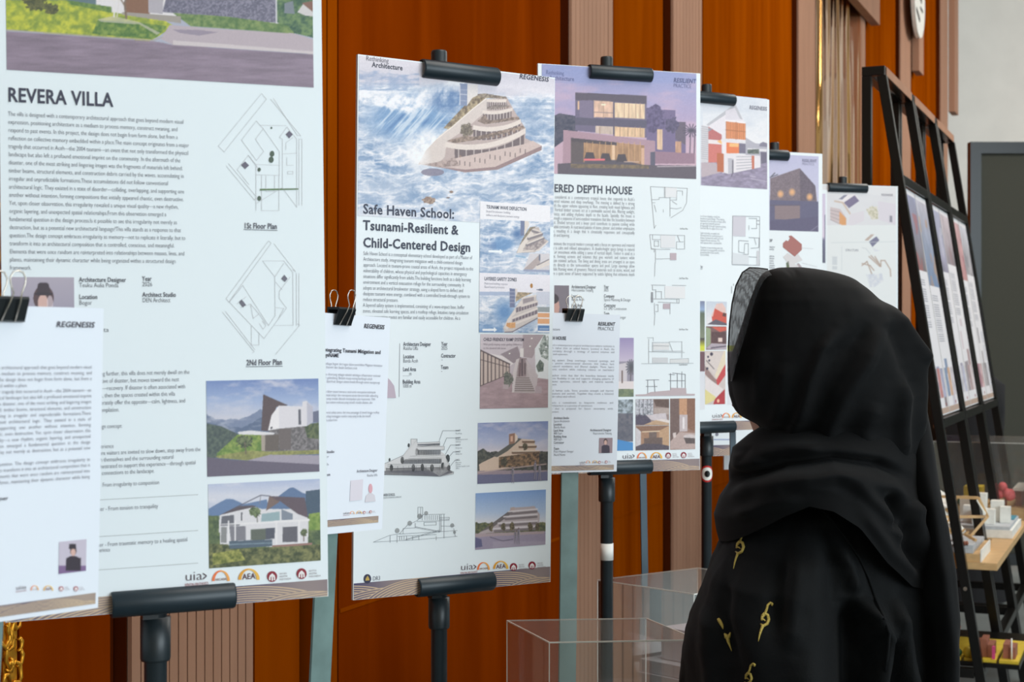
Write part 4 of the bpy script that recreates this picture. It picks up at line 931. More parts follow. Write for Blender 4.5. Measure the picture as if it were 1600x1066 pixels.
B2.pic('wave_band', None, None, waves, 0.6, loc=((-PW / 2 + 0.001, -PH / 2 + 0.026), (PW / 2 - 0.001, -PH / 2 + 0.0005)))

# ------------------------------------------------------------------ board 3: (LAY)ERED DEPTH HOUSE
def night_house(c):
    g = Z(820, 60, 4.441)
    c.vgrad([(100, (138, 152, 202)), (140, (160, 162, 206)), (190, (178, 164, 200)), (230, (200, 172, 190))]); c.put(np.clip((fbm(c.X / 40, c.Y / 14, 7, 4) - 0.45) * 3, 0, 1) * 0.6, (206, 180, 204)); c.put((c.Y < 130) * 0.4, (140, 156, 208))
    c.foliage(c.mask(g((150, 560), (240, 520), (360, 540), (370, 640), (200, 760), (150, 760))), (66, 70, 90), (92, 92, 110), 4, 4)
    c.poly(g((845, 490), (1045, 500), (1045, 590), (1115, 580), (1115, 800), (845, 780)), (118, 108, 146)); c.poly(g((1045, 580), (1115, 580), (1115, 740), (1045, 700)), (106, 98, 116)); c.blob(1023, 186, 16, 22, (84, 78, 112), (112, 104, 142), 5, 6); c.blob(1050, 196, 10, 14, (80, 76, 104), (104, 98, 130), 4, 8)
    for x in (1150, 1180): c.line(g((x, 640), (x - 5, 800)), 1.6, (96, 88, 106))
    for k in range(14):
        a_ = k * 0.45; c.line([(1080, 204), (1080 + 13 * math.cos(a_), 204 + 10 * math.sin(a_))], 1.4, (84, 80, 98))
    c.poly(g((350, 375), (845, 400), (845, 690), (350, 640)), (112, 106, 134)); c.poly(g((350, 375), (845, 398), (845, 455), (480, 430), (350, 430)), (94, 88, 104)); c.poly(g((380, 430), (470, 430), (470, 560), (380, 545)), (126, 118, 146)); c.poly(g((350, 550), (845, 570), (845, 620), (350, 600)), (94, 92, 114))
    def glow(p, b=(236, 206, 172)): c.poly(p, b); m = c.mask(p)[..., None]; c.C = np.where(m, c.C * (0.82 + 0.3 * fbm(c.X / 3.0, c.Y / 14, 9, 3)[..., None]), c.C)
    glow(g((478, 430), (612, 440), (612, 550), (478, 548)), (222, 188, 168)); glow(g((620, 446), (832, 456), (832, 560), (620, 550)), (240, 214, 182)); glow(g((490, 608), (612, 612), (612, 668), (490, 658)), (206, 190, 180)); glow(g((622, 612), (832, 624), (832, 690), (622, 680)), (232, 200, 164))
    for x in (545, 620, 690, 722, 770, 800): c.line(g((x, 450), (x, 552)), 1, (170, 140, 124))
    for x in (520, 660, 715, 765, 800): c.line(g((x, 615), (x, 680)), 1, (160, 130, 112))
    c.line(g((478, 512), (612, 518)), 1, (130, 116, 124)); c.ell(*g((545, 460))[0], 4, 1.4, (255, 240, 214)); c.poly(g((615, 440), (622, 440), (622, 690), (614, 690)), (92, 88, 110)); c.line(g((372, 440), (372, 490)), 2.6, (226, 190, 160))
    c.poly(g((268, 635), (905, 712), (905, 880), (830, 880), (830, 740), (320, 690), (318, 876), (262, 872)), (174, 146, 162)); glow(g((320, 690), (830, 742), (830, 890), (318, 872)), (176, 140, 110)); c.poly(g((320, 690), (410, 700), (405, 860), (320, 870)), (98, 90, 94)); c.poly(g((320, 690), (640, 722), (640, 745), (320, 715)), (84, 78, 86))
    for x in (430, 470, 520, 560, 600, 640, 680, 720, 760, 800): c.line(g((x, 720), (x, 850)), 1, (206, 168, 128))
    c.poly(g((605, 740), (625, 742), (625, 850), (605, 850)), (232, 200, 168)); c.poly(g((808, 760), (830, 762), (830, 880), (808, 880)), (214, 176, 150)); glow(g((918, 630), (955, 632), (955, 775), (918, 770)), (230, 200, 170)); glow(g((1045, 715), (1085, 715), (1085, 795), (1045, 792)), (206, 164, 140))
    c.poly(g((905, 785), (1180, 798), (1180, 870), (905, 870)), (152, 124, 144)); c.poly(g((870, 790), (905, 786), (905, 880), (870, 880)), (96, 96, 116))
    c.poly(g((228, 870), (400, 860), (900, 880), (1195, 882), (1195, 990), (228, 960)), (98, 92, 104)); c.poly(g((410, 830), (700, 850), (830, 880), (700, 900), (420, 880)), (92, 88, 100)); c.line(g((920, 890), (1190, 886)), 1.4, (196, 184, 196)); c.foliage(c.mask(g((320, 870), (860, 880), (860, 905), (320, 900))), (106, 96, 88), (136, 120, 96), 4, 9)
    for cx, cy in ((450, 805), (560, 812), (672, 818)): c.poly(g((cx - 40, cy + 40), (cx - 25, cy - 14), (cx + 25, cy - 14), (cx + 40, cy + 40)), (80, 74, 82))
    c.line(g((415, 842), (550, 842)), 3, (232, 120, 130)); c.line(g((690, 856), (790, 858)), 1.2, (206, 180, 170)); c.grain(6, 1.5, 5)
def dark_portrait(c):
    c.C[:] = (118, 112, 122); c.ell(866, 480, 8, 16, (190, 150, 140)); c.ell(864, 467, 9, 8, (60, 52, 56)); c.poly([(860, 500), (880, 488), (892, 500), (892, 520), (860, 520)], (90, 86, 110))
def strip_sky(c):
    g = Z(930, 480, 3.806)
    c.vgrad([(528, (150, 140, 186)), (556, (186, 176, 206)), (574, (206, 200, 216))]); c.put((c.Y > 565) & (c.Y < 596), (150, 146, 164)); c.poly(g((140, 340), (190, 330), (190, 450), (140, 450)), (206, 202, 210))
    for k in range(16): a_ = k * 0.4; c.line([(986, 574), (986 + 8 * math.cos(a_), 574 + 12 * math.sin(a_))], 1.4, (84, 88, 96))
    c.line([(986, 574), (985, 598)], 1.4, (90, 84, 88)); c.put((c.Y > 596) & (c.Y < 608), (226, 220, 222)); c.foliage(c.Y > 608, (96, 112, 92), (128, 142, 108), 4, 3); c.line([(972, 580), (972, 598)], 2, (104, 84, 78))
def strip_pool(c):
    c.vgrad([(624, (150, 172, 202)), (652, (190, 200, 216))]); c.foliage(c.Y < 650, (92, 104, 108), (180, 196, 210), 3, 4); c.foliage((c.Y > 646) & (c.Y < 690), (88, 92, 106), (112, 112, 122), 4, 5); c.poly([(960, 686), (990, 692), (990, 706), (960, 706)], (66, 138, 206)); c.put((c.Y > 691) & (c.Y > 680 + (c.X - 965) * 0.5), (70, 140, 206))
def room_a(c):
    g = Z(930, 480, 3.806)
    c.C[:] = (150, 132, 128); c.poly(g((240, 550), (345, 550), (345, 640), (240, 660)), (196, 200, 212)); 
    for x in (262, 285, 310, 330): c.line(g((x, 550), (x, 650)), 1.2, (96, 92, 100))
    c.poly(g((345, 550), (440, 550), (440, 600), (360, 590)), (96, 78, 72)); c.poly(g((350, 600), (440, 600), (440, 640), (350, 630)), (176, 162, 156)); c.poly(g((240, 640), (330, 640), (330, 700), (240, 700)), (84, 78, 96)); c.poly(g((300, 640), (420, 630), (430, 690), (330, 670)), (206, 200, 206)); c.ell(*g((400, 682))[0], 12, 4, (226, 218, 216)); c.poly(g((290, 700), (360, 672), (440, 690), (440, 702)), (190, 160, 130)); c.foliage(c.mask(g((240, 560), (345, 560), (345, 640), (240, 650))), (110, 116, 124), (206, 210, 220), 2, 5, 0.5); c.grain(12, 2, 3)
def room_b(c):
    g = Z(930, 480, 3.806)
    c.C[:] = (164, 128, 104); c.poly(g((240, 710), (440, 706), (380, 740), (270, 742)), (136, 104, 86)); c.poly(g((240, 712), (272, 742), (270, 830), (240, 850)), (206, 204, 210)); c.poly(g((320, 742), (365, 742), (365, 800), (320, 800)), (112, 96, 92)); c.poly(g((380, 735), (440, 706), (440, 850), (380, 800)), (190, 156, 124)); c.poly(g((240, 830), (320, 800), (440, 826), (440, 850), (240, 852)), (84, 78, 90)); c.poly(g((290, 780), (400, 775), (400, 815), (290, 812)), (104, 88, 84)); c.line(g((280, 742), (380, 738)), 1.4, (240, 220, 190)); c.grain(12, 2, 6)
def room_c(c):
    g = Z(930, 480, 3.806)
    c.C[:] = (150, 118, 104); c.poly(g((446, 545), (500, 545), (500, 760), (446, 845)), (112, 92, 88)); c.poly(g((545, 545), (592, 545), (592, 740), (545, 720)), (134, 98, 80)); c.poly(g((500, 545), (545, 545), (545, 640), (500, 640)), (196, 150, 116)); c.poly(g((500, 640), (548, 640), (548, 740), (500, 740)), (196, 186, 190)); c.line(g((525, 660), (525, 720)), 3, (236, 232, 236)); c.poly(g((446, 800), (500, 742), (592, 750), (592, 845), (446, 845)), (186, 166, 162)); c.ell(*g((562, 772))[0], 10, 4, (206, 198, 200)); c.poly(g((526, 776), (592, 780), (592, 812), (540, 812)), (92, 82, 82)); c.poly(g((460, 750), (480, 745), (480, 775), (465, 780)), (214, 202, 200)); c.grain(12, 2, 7)

B3 = Board('poster_board', pose((0.2282, 3.2336, 1.6487), R(18.86), R(-0.12), R(-0.01)), PW, PH,
           'white poster board with a lilac dusk photo of a lit house, headed DEPTH HOUSE', 'poster', 'architecture poster boards on easels')
a = B3.loc(848, 180)
B3.pic('printed_photo', None, None, night_house, 1.0, loc=((-PW / 2 + 0.0085, PH / 2 - 0.001), (PW / 2 - 0.0095, B3.loc(980, 275.8)[1])))
B3.text('emblem_text', [('Rethinking', 853, 116, 881, 7, 0), ('Architecture', 858, 124.5, 897, 7, 1)], (110, 120, 166), z=0.0008)
B3.text('emblem_text', [('RESILIENT', 1052, 128.5, 1087, 7, 2)], (92, 98, 140), shear=0.15); B3.text('emblem_text', [('PRACTICE', 1052, 136.5, 1080, 6.4, 0)], (104, 110, 150))
B3.text('heading', [('LAYERED DEPTH HOUSE', 842, 299, 988, 12.5, 2)], (82, 88, 102))
Lp = ['is considered as a contemporary tropical house that responds to Aceh\u2019s', 'layered volumes and deep overhangs. The massing is defined by a strong', 'with the upper volume appearing to float, creating both visual lightness and', 'g. Vertical timber screens act as a permeable second skin, filtering sunlight,', 'privacy, and adding rhythmic depth to the facade. Spatially, the house is', 'through a sequence of semi-outdoor transitions that blur the boundary between', 'out. Shaded terraces and a linear pool contribute to passive cooling while', 'spatial continuity. A restrained palette of stone, plaster, and timber emphasizes', 'tly, resulting in a design that is climatically responsive and conceptually', 'rich and layering.', '', 'continues the tropical modern concept with a focus on openness and material', 'ity is calm and refined atmosphere. A double-height space brings in natural', 'ir air movement while adding a sense of vertical depth. Timber is used as a', 'ent, forming screens and volumes that give warmth and texture while', 'clean minimal surfaces. The living and dining areas are arranged in an open', 'ects directly to the semi-outdoor spaces and pool. Large openings allow', 'while framing views of greenery. Natural materials such as stone, wood, and', 'are a quiet sense of luxury supported by subtle lighting that enhances depth']
B3.para('body_text', Lp, 862, 310, 429.5, 991.5, 7, 5.6, 0, (126, 132, 142), just=True)
a = B3.loc(868, 446); B3.pic('printed_portrait', (866, 446), (889, 489), dark_portrait, 0.9)
B3.text('caption', [('Architectural Designer', 893, 450.5, 931, 5.2, 1), ('Hetricsandes Tanjung', 893, 455.5, 927, 4.8, 0), ('Location', 893, 465, 907, 5.2, 1), ('Banda Aceh', 893, 470, 913, 4.8, 0), ('Land Area', 893, 479.5, 910, 5.2, 1), ('480 Sqm', 893, 484, 908, 4.8, 0), ('Year', 943.5, 450.5, 951, 5.2, 1), ('2025', 943.5, 455.5, 951, 4.8, 0), ('Company', 943.5, 465, 960, 5.2, 1), ('Space Planning & Design', 943.5, 470.5, 985, 4.8, 0), ('Contractor', 943.5, 479.5, 962, 5.2, 1), ('CV. LMD Construction', 943.5, 484.5, 979, 4.8, 0), ('Team', 943.5, 492, 952, 4.8, 1), ('Putri Hapsari Siregar', 943.5, 498, 978, 4.8, 0)], (98, 104, 114))
g = Z(830, 270, 4.264); gr = (172, 178, 184)
B3.lines('floor_plan', [g((795, 92), (1040, 104), (1035, 200), (1010, 250), (930, 300)), g((795, 92), (820, 370), (830, 350)), g((888, 95), (888, 165)), g((800, 180), (852, 178), (852, 165), (925, 165), (925, 290)), g((968, 180), (970, 120), (1008, 122), (1008, 150)), g((925, 182), (968, 182)), g((925, 235), (970, 240), (1000, 232)), g((820, 215), (832, 260)), g((805, 200), (825, 200)), g((880, 245), (880, 262)), g((940, 190), (970, 210))], 0.8, gr, [(g((893, 96), (970, 100), (968, 165), (893, 164))[::-1], (228, 234, 240))])
B3.lines('floor_plan', [g((790, 412), (1022, 418), (1022, 508), (968, 508)), g((790, 412), (800, 505), (828, 508), (828, 600)), g((808, 415), (808, 445), (860, 445)), g((820, 455), (848, 455), (848, 490), (820, 490), (820, 455)), g((968, 508), (968, 460), (1015, 460)), g((830, 510), (925, 510)), g((830, 575), (925, 572)), g((825, 600), (822, 690)), g((800, 510), (820, 510), (820, 528)), g((975, 420), (990, 460))], 0.8, gr, [(g((925, 535), (967, 535), (967, 582), (925, 582))[::-1], (190, 178, 188)), (g((862, 418), (960, 420), (960, 500), (862, 500))[::-1], (226, 232, 238))])
B3.lines('floor_plan', [g((800, 748), (892, 750)), g((940, 750), (1030, 752)), g((808, 750), (808, 780), (830, 780), (830, 840)), g((828, 792), (868, 792), (868, 840)), g((798, 840), (985, 842), (985, 868)), g((845, 862), (985, 868)), g((820, 870), (822, 940)), g((828, 880), (845, 880), (845, 925), (828, 925)), g((925, 870), (925, 940)), g((824, 940), (820, 1015)), g((970, 842), (970, 866))], 0.9, gr, [(g((878, 872), (925, 872), (925, 908), (878, 908))[::-1], (190, 178, 188)), (g((798, 795), (812, 795), (812, 865), (798, 865))[::-1], (150, 156, 164)), (g((890, 755), (1025, 758), (1025, 838), (890, 836))[::-1], (230, 235, 240))])
B3.text('caption', [('1st Floor Plan', 1062, 358.5, 1074.5, 2.6, 1), ('2nd Floor Plan', 1061, 436, 1075, 2.6, 1), ('3rd Floor Plan', 1061, 516, 1075, 2.6, 1), ('South Elevation', 1061, 571, 1074, 2.4, 1)], (124, 128, 134))
g = Z(930, 480, 3.806)
B3.lines('elevation_drawing', [g((275, 336), (582, 334)), g((318, 190), (318, 335)), g((340, 210), (340, 262), (520, 262)), g((340, 210), (440, 210), (460, 262)), g((440, 206), (515, 206), (515, 300)), g((318, 265), (530, 270)), g((310, 182), (345, 182), (345, 200)), g((340, 230), (440, 232)), g((445, 310), (555, 306), (555, 334))], 0.8, (176, 184, 190), [(g((340, 300), (432, 300), (432, 332), (340, 332))[::-1], (206, 212, 218)), (g((445, 310), (555, 308), (555, 332), (445, 332))[::-1], (218, 224, 228)), (g((345, 215), (440, 215), (440, 255), (345, 255))[::-1], (222, 227, 231))])
B3.lines('section_drawing', [g((302, 434), (378, 432)), g((302, 472), (368, 472)), g((312, 434), (312, 510)), g((350, 434), (355, 505)), g((438, 438), (530, 438)), g((448, 395), (448, 490)), g((460, 392), (535, 400), (535, 480)), g((488, 395), (488, 480)), g((515, 385), (515, 478)), g((438, 400), (470, 402))], 0.9, (130, 134, 142), [(g((240, 520), (300, 518), (330, 505), (445, 495), (448, 480), (540, 482), (542, 515), (592, 516), (592, 526), (240, 530))[::-1], (190, 178, 184))])
B3.pic('printed_photo', (962, 528), (990, 620), strip_sky, 0.9); B3.pic('printed_photo', (962, 624.5), (989, 704), strip_pool, 0.9)
B3.pic('printed_photo', (993, 624), (1045.5, 664.5), room_a, 0.8); B3.pic('printed_photo', (993, 666), (1045.5, 703), room_b, 0.8); B3.pic('printed_photo', (1047, 623), (1086, 702), room_c, 0.8)
logos(B3, (972, 995, 1016, 1044, 1068), (717, 716.5, 716.5, 711.8, 711.2), 9)
B3.pic('wave_band', None, None, waves, 0.6, loc=((-PW / 2 + 0.001, -PH / 2 + 0.024), (PW / 2 - 0.001, -PH / 2 + 0.0005)))

# ------------------------------------------------------------------ board 4: white house with timber screen
def gable_house(c):
    g = Z(1090, 140, 6.667)
    c.vgrad([(145, (214, 224, 236)), (230, (232, 236, 242))]); c.put(np.clip((fbm(c.X / 26, c.Y / 14, 7, 4) - 0.45) * 3, 0, 1) * 0.5, (196, 208, 224)); c.put((c.X < 1098) * 1.0, (214, 224, 236))
    c.poly(g((40, 370), (110, 385), (115, 760), (35, 760)), (206, 208, 216))
    for k in range(16): c.line(g((38, 385 + k * 22), (110, 395 + k * 22)), 0.7, (160, 164, 176))
    c.poly(g((110, 360), (390, 160), (480, 320), (500, 560), (110, 560)), (226, 226, 236)); c.poly(g((90, 365), (385, 150), (400, 165), (470, 315), (440, 305), (385, 200), (110, 380)), (186, 190, 200)); c.poly(g((290, 220), (385, 190), (440, 310), (290, 320)), (216, 216, 228))
    c.poly(g((110, 385), (250, 470), (250, 530), (110, 520)), (186, 116, 118)); c.poly(g((110, 400), (160, 410), (110, 440)), (150, 150, 164)); c.poly(g((110, 525), (260, 530), (260, 570), (110, 560)), (232, 228, 232)); c.poly(g((200, 540), (250, 520), (250, 570)), (240, 190, 120)); c.poly(g((112, 562), (250, 572), (250, 770), (110, 760)), (206, 124, 118))
    c.poly(g((292, 325), (498, 352), (498, 525), (292, 510)), (206, 138, 100)); m = c.mask(g((292, 325), (498, 352), (498, 525), (292, 510)))[..., None]; c.C = np.where(m, c.C * (0.88 + 0.24 * ((np.floor(c.X / 1.5) % 2)[..., None])), c.C); c.poly(g((285, 315), (498, 335), (498, 355), (285, 330)), (236, 236, 242)); c.line(g((400, 340), (400, 520)), 0.7, (150, 96, 70)); c.line(g((292, 420), (498, 440)), 0.7, (150, 96, 70))
    c.poly(g((240, 525), (260, 505), (510, 540), (510, 560), (250, 545)), (222, 224, 232)); c.poly(g((296, 550), (430, 560), (430, 665), (300, 665)), (226, 130, 90)); c.poly(g((330, 560), (425, 562), (425, 600), (330, 595)), (250, 190, 130)); c.poly(g((430, 560), (520, 565), (520, 668), (430, 665)), (120, 118, 140)); c.poly(g((262, 545), (298, 548), (298, 668), (262, 668)), (232, 230, 238))
    c.poly(g((500, 500), (600, 560), (725, 570), (725, 780), (500, 780)), (176, 178, 192)); c.poly(g((520, 610), (720, 622), (720, 645), (520, 640)), (222, 224, 232)); c.foliage(c.mask(g((520, 625), (640, 620), (640, 670), (520, 668))), (84, 96, 96), (120, 130, 122), 2, 4); c.poly(g((650, 560), (680, 545), (725, 560), (725, 600), (640, 590)), (130, 130, 150)); c.poly(g((655, 650), (720, 655), (720, 790), (660, 790)), (112, 110, 130))
    c.poly(g((35, 760), (200, 760), (260, 870), (725, 760), (725, 1040), (35, 1005)), (150, 144, 170)); n = fbm(c.X / 6, c.Y / 3, 9, 4)[..., None]; m = c.mask(g((35, 760), (200, 760), (260, 870), (725, 780), (725, 1040), (35, 1005)))[..., None]; c.C = np.where(m, c.C * (0.8 + 0.4 * n), c.C); c.poly(g((35, 760), (190, 765), (250, 860), (40, 915)), (186, 176, 186))
    c.poly(g((200, 660), (272, 668), (272, 862), (202, 855)), (186, 112, 84)); c.poly(g((272, 668), (650, 690), (655, 810), (320, 880), (272, 865)), (226, 226, 234)); c.poly(g((315, 715), (375, 720), (375, 870), (318, 875)), (186, 188, 200)); c.poly(g((560, 690), (590, 690), (590, 825), (565, 830)), (196, 120, 100))
    for k in range(5): c.line(g((405, 700 + k * 32), (560, 700 + k * 28)), 0.9, (150, 152, 166))
    c.line(g((365, 740), (365, 870)), 1.6, (100, 96, 110)); c.line(g((350, 905), (365, 870)), 1.2, (100, 96, 110)); c.line(g((545, 900), (600, 910)), 0.8, (214, 208, 226)); c.line(g((560, 930), (720, 960)), 0.8, (200, 196, 216)); c.grain(6, 1.4, 3)
def mosaic_l(c):
    c.vgrad([(470, (120, 128, 158)), (484, (150, 176, 214)), (490, (96, 110, 96)), (528, (130, 140, 120)), (529, (70, 66, 74)), (542, (206, 216, 70)), (548, (206, 216, 70)), (549, (236, 236, 240)), (550, (112, 84, 92)), (580, (112, 84, 92)), (581, (214, 222, 232)), (640, (222, 230, 238))])
def red_gable(c):
    g = Z(1080, 440, 3.807)
    c.vgrad([(470, (196, 210, 226)), (500, (226, 230, 236))]); c.poly(g((120, 200), (140, 160), (210, 190), (210, 250), (125, 240)), (204, 88, 74)); c.poly(g((118, 205), (150, 132), (185, 128), (205, 160), (205, 195), (140, 160), (128, 210)), (226, 196, 190)); c.poly(g((190, 185), (208, 190), (206, 212), (185, 205)), (96, 66, 64)); c.poly(g((95, 255), (145, 225), (212, 250), (212, 262)), (98, 92, 104)); c.grain(6, 1.6, 3)
def red_room(c):
    g = Z(1080, 440, 3.807)
    c.C[:] = (120, 92, 92); c.poly(g((85, 270), (115, 280), (115, 370), (85, 400)), (150, 166, 136)); c.poly(g((120, 270), (212, 270), (212, 290), (170, 300)), (206, 96, 82)); c.poly(g((120, 300), (212, 300), (212, 370), (120, 365)), (92, 70, 72)); c.poly(g((160, 335), (185, 335), (185, 360), (160, 360)), (226, 206, 200)); c.poly(g((85, 400), (120, 368), (212, 372), (212, 408)), (176, 168, 180)); c.line(g((120, 395), (205, 385)), 2, (96, 90, 104)); c.grain(10, 1.6, 3)
def stair_room(c):
    g = Z(1080, 440, 3.807)
    c.C[:] = (206, 198, 196); c.poly(g((85, 420), (210, 420), (210, 470), (150, 560), (80, 500)), (214, 206, 204)); c.poly(g((205, 485), (205, 555), (155, 625), (82, 550), (82, 530), (150, 585)), (196, 76, 78)); c.poly(g((80, 500), (150, 590), (155, 625), (85, 555)), (150, 128, 126)); c.poly(g((200, 400), (210, 400), (210, 480), (150, 580), (140, 560)), (226, 216, 192)); c.poly(g((80, 620), (130, 660), (150, 700), (80, 735)), (222, 214, 150)); c.poly(g((80, 560), (190, 640), (150, 690), (80, 640)), (226, 222, 224)); c.poly(g((140, 700), (200, 640), (200, 732), (130, 732)), (176, 60, 66)); c.ell(*g((160, 710))[0], 2, 3, (240, 190, 160))
    for x, y, r in ((120, 432, 9), (100, 448, 6), (107, 470, 6), (95, 518, 7)): c.ell(*g((x, y))[0], r / 3.8, r / 3.2, (70, 66, 84)); 
    c.line(g((90, 470), (135, 520)), 1.2, (96, 88, 96)); c.grain(6, 1.6, 4)
B4 = Board('poster_board', pose((PX(1112, 3.87), 3.87, PZ(410.5, 3.87)), R(30), 0, 0), PW, PH,
           'white poster board with a white gabled house photo, its lower half behind the black hijab', 'poster', 'architecture poster boards on easels')
a = B4.loc(1096, 200); 
B4.pic('printed_photo', None, None, gable_house, 0.8, loc=((-PW / 2 + 0.012, B4.loc(1150, 150)[1]), (B4.loc(1199, 230)[0], B4.loc(1198, 296)[1])))
B4.text('emblem_text', [('REGENESIS', 1170.5, 170.5, 1198, 6, 2)], (104, 106, 126), shear=0.12)
B4.para('body_text', ['is a house shaping a small site,', 'modern tropical design. The existing', 'materials from the past are kept, while', 'an openness towards gardens', 'bringing light through a generous living', 'terraces lifts the upper to its roof.', '', 'Light materials, arranged and', 'reconnected the existing house in', 'shapes between the white and red', 'recycled facade surfaces. The', 'dark spaces make a comfortable', '', 'Together it was working with the', 'courtyard creating partial circulation', 'protecting the house quietly.', 'shared inside.'], 1094, 339, 399.5, 1134, 2, 3.4, 0, (140, 148, 160))
B4.text('caption', [('Year', 1094, 418, 1098, 3.4, 1), ('2025', 1094, 421, 1098, 3, 0)], (120, 126, 138))
g = Z(1080, 300, 5.332)
B4.lines('floor_plan', [g((345, 200), (570, 206), (568, 612), (340, 606), (345, 200)), g((480, 220), (545, 222), (545, 305), (500, 305)), g((480, 280), (480, 315)), g((395, 405), (395, 500), (440, 510), (445, 430), (475, 430), (475, 520), (430, 520)), g((395, 405), (475, 410)), g((480, 380), (565, 385), (562, 465), (495, 470)), g((480, 540), (545, 545)), g((545, 240), (570, 240)), g((545, 270), (570, 270)), g((525, 385), (540, 440))], 0.8, (140, 146, 156), [(g((345, 200), (455, 202), (452, 372), (343, 368))[::-1], (206, 208, 220)), (g((342, 505), (430, 520), (480, 530), (478, 605), (340, 604))[::-1], (216, 226, 234)), (g((545, 490), (570, 490), (568, 612), (543, 612))[::-1], (206, 212, 220))])
B4.lines('printed_scale_bar', [[(1146, 444), (1146, 446)], [(1143, 448), (1143, 458)]], 1.0, (120, 124, 134))
for tl, br, f in (((1092.5, 470.5), (1101, 640), mosaic_l), ((1103.5, 471), (1135.5, 508.5), red_gable), ((1103, 510), (1135, 546.5), red_room), ((1101.5, 548.5), (1133.5, 631.5), stair_room), ((1136.5, 540), (1160, 632), mosaic_l)):
    B4.pic('printed_photo', tl, br, f, 0.7)
logos(B4, (1112, 1128, 1143, 1163, 1180), (653, 653, 653, 648, 647), 7.5)
B4.pic('wave_band', None, None, waves, 0.6, loc=((-PW / 2 + 0.001, -PH / 2 + 0.024), (PW / 2 - 0.001, -PH / 2 + 0.0005)))

# ------------------------------------------------------------------ boards 5, 6, 7 further along the row
def dark_gable(c):
    g = Z(1180, 200, 4.263)
    c.vgrad([(243, (186, 190, 222)), (300, (196, 200, 228))]); c.poly(g((100, 335), (296, 268), (400, 385), (410, 480), (420, 700), (95, 690)), (122, 112, 122)); c.poly(g((296, 268), (400, 385), (402, 480), (300, 490)), (104, 96, 110)); m = c.mask(g((100, 335), (296, 268), (400, 385), (402, 480), (100, 480)))[..., None]; c.C = np.where(m, c.C * (0.86 + 0.3 * fbm(c.X / 1.6, c.Y / 1.6, 4, 3)[..., None]), c.C)
    c.poly(g((95, 480), (420, 490), (420, 700), (95, 690)), (98, 98, 126)); c.poly(g((130, 515), (298, 515), (298, 612), (130, 608)), (136, 122, 128)); c.line(g((100, 515), (298, 515)), 1.4, (96, 92, 110)); c.poly(g((95, 620), (420, 590), (420, 700), (95, 690)), (94, 92, 120))
    for x, y in ((168, 440), (245, 428), (362, 460)): c.ell(*g((x, y))[0], 6, 7, (232, 180, 130), 1.0, 1.0)
    c.line(g((100, 330), (130, 300)), 1.4, (80, 82, 92)); c.line(g((110, 325), (150, 310)), 1.2, (80, 82, 92)); c.line(g((365, 690), (420, 650)), 0.8, (150, 146, 170)); c.grain(5, 1.4, 5)
B5 = Board('poster_board', pose((PX(1197, 4.3), 4.3, PZ(473, 4.3)), R(22), 0, 0), PW, PH, 'white poster board with a photo of a dark slate gabled house, above the hijab', 'poster', 'architecture poster boards on easels')
B5.pic('printed_photo', None, None, dark_gable, 0.8, loc=((-PW / 2 + 0.012, B5.loc(1250, 243)[1]), (B5.loc(1279, 300)[0], B5.loc(1240, 361)[1])))
B5.text('emblem_text', [('RESILIENT', 1253, 253, 1276, 4.8, 2), ('PRACTICE', 1253, 258, 1272, 4, 0)], (120, 122, 150))
g = Z(1180, 200, 4.263)
B5.lines('site_plan', [g((312, 800), (385, 805)), g((312, 900), (410, 925))], 0.6, (200, 206, 212), [(g((184, 768), (205, 748), (218, 755), (230, 735), (222, 720), (240, 716), (310, 775), (310, 812), (262, 858), (184, 795))[::-1], (170, 116, 112)), (g((184, 860), (215, 832), (262, 862), (285, 840), (315, 880), (262, 905), (310, 930), (296, 940), (200, 942), (210, 890))[::-1], (214, 216, 220)), (g((205, 900), (222, 885), (228, 935), (210, 938))[::-1], (120, 150, 100)), (g((275, 905), (290, 900), (318, 938), (300, 942))[::-1], (180, 170, 178))])
B5.para('body_text', ['shaping homes', 'around light', '', '', 'garden views', 'with terraces', 'in a narrow', 'plot for one', 'growing family', 'that keeps the', 'open ground', 'shaded', 'and quiet', 'inside'], 1202, 387, 434, 1210.5, 0, 2.8, 1, (130, 136, 148))
B5.text('caption', [('3F', 1202, 378, 1207, 4.5, 2)], (90, 92, 104))
B5.lines('logo', [], fills=[([(1120 + 2.6 * math.cos(-k * math.pi / 8), 679 + 2.8 * math.sin(-k * math.pi / 8)) for k in range(16)], (130, 134, 150))])
B5.lines('rule_line', [[(1112, 687), (1145, 687)]], 1.6, (150, 166, 206))
B5.pic('wave_band', None, None, waves, 0.6, loc=((-PW / 2 + 0.001, -PH / 2 + 0.03), (PW / 2 - 0.001, -PH / 2 + 0.0005)))
def lilac_strip(c):
    g = Z(1285, 285, 6.464)
    c.vgrad([(303, (206, 200, 226)), (370, (214, 206, 226)), (376, (110, 112, 140)), (412, (92, 96, 116)), (413, (120, 176, 180))]); c.poly(g((20, 330), (50, 305), (55, 320), (40, 340), (45, 580), (20, 580)), (120, 112, 146)); c.poly(g((40, 345), (70, 330), (70, 580), (42, 580)), (226, 196, 200)); c.grain(5, 1.5, 5)
B6 = Board('poster_board', pose((PX(1213, 4.66), 4.66, PZ(512, 4.66)), R(24), 0, 0), PW, PH, 'white poster board mostly hidden, only its lilac right strip showing', 'poster', 'architecture poster boards on easels')
e6 = B6.loc(1296, 300)
B6.pic('printed_photo', None, None, lilac_strip, 0.6, loc=((-PW / 2 + 0.012, B6.loc(1290, 303)[1]), (PW / 2 - 0.006, B6.loc(1290, 411)[1])))
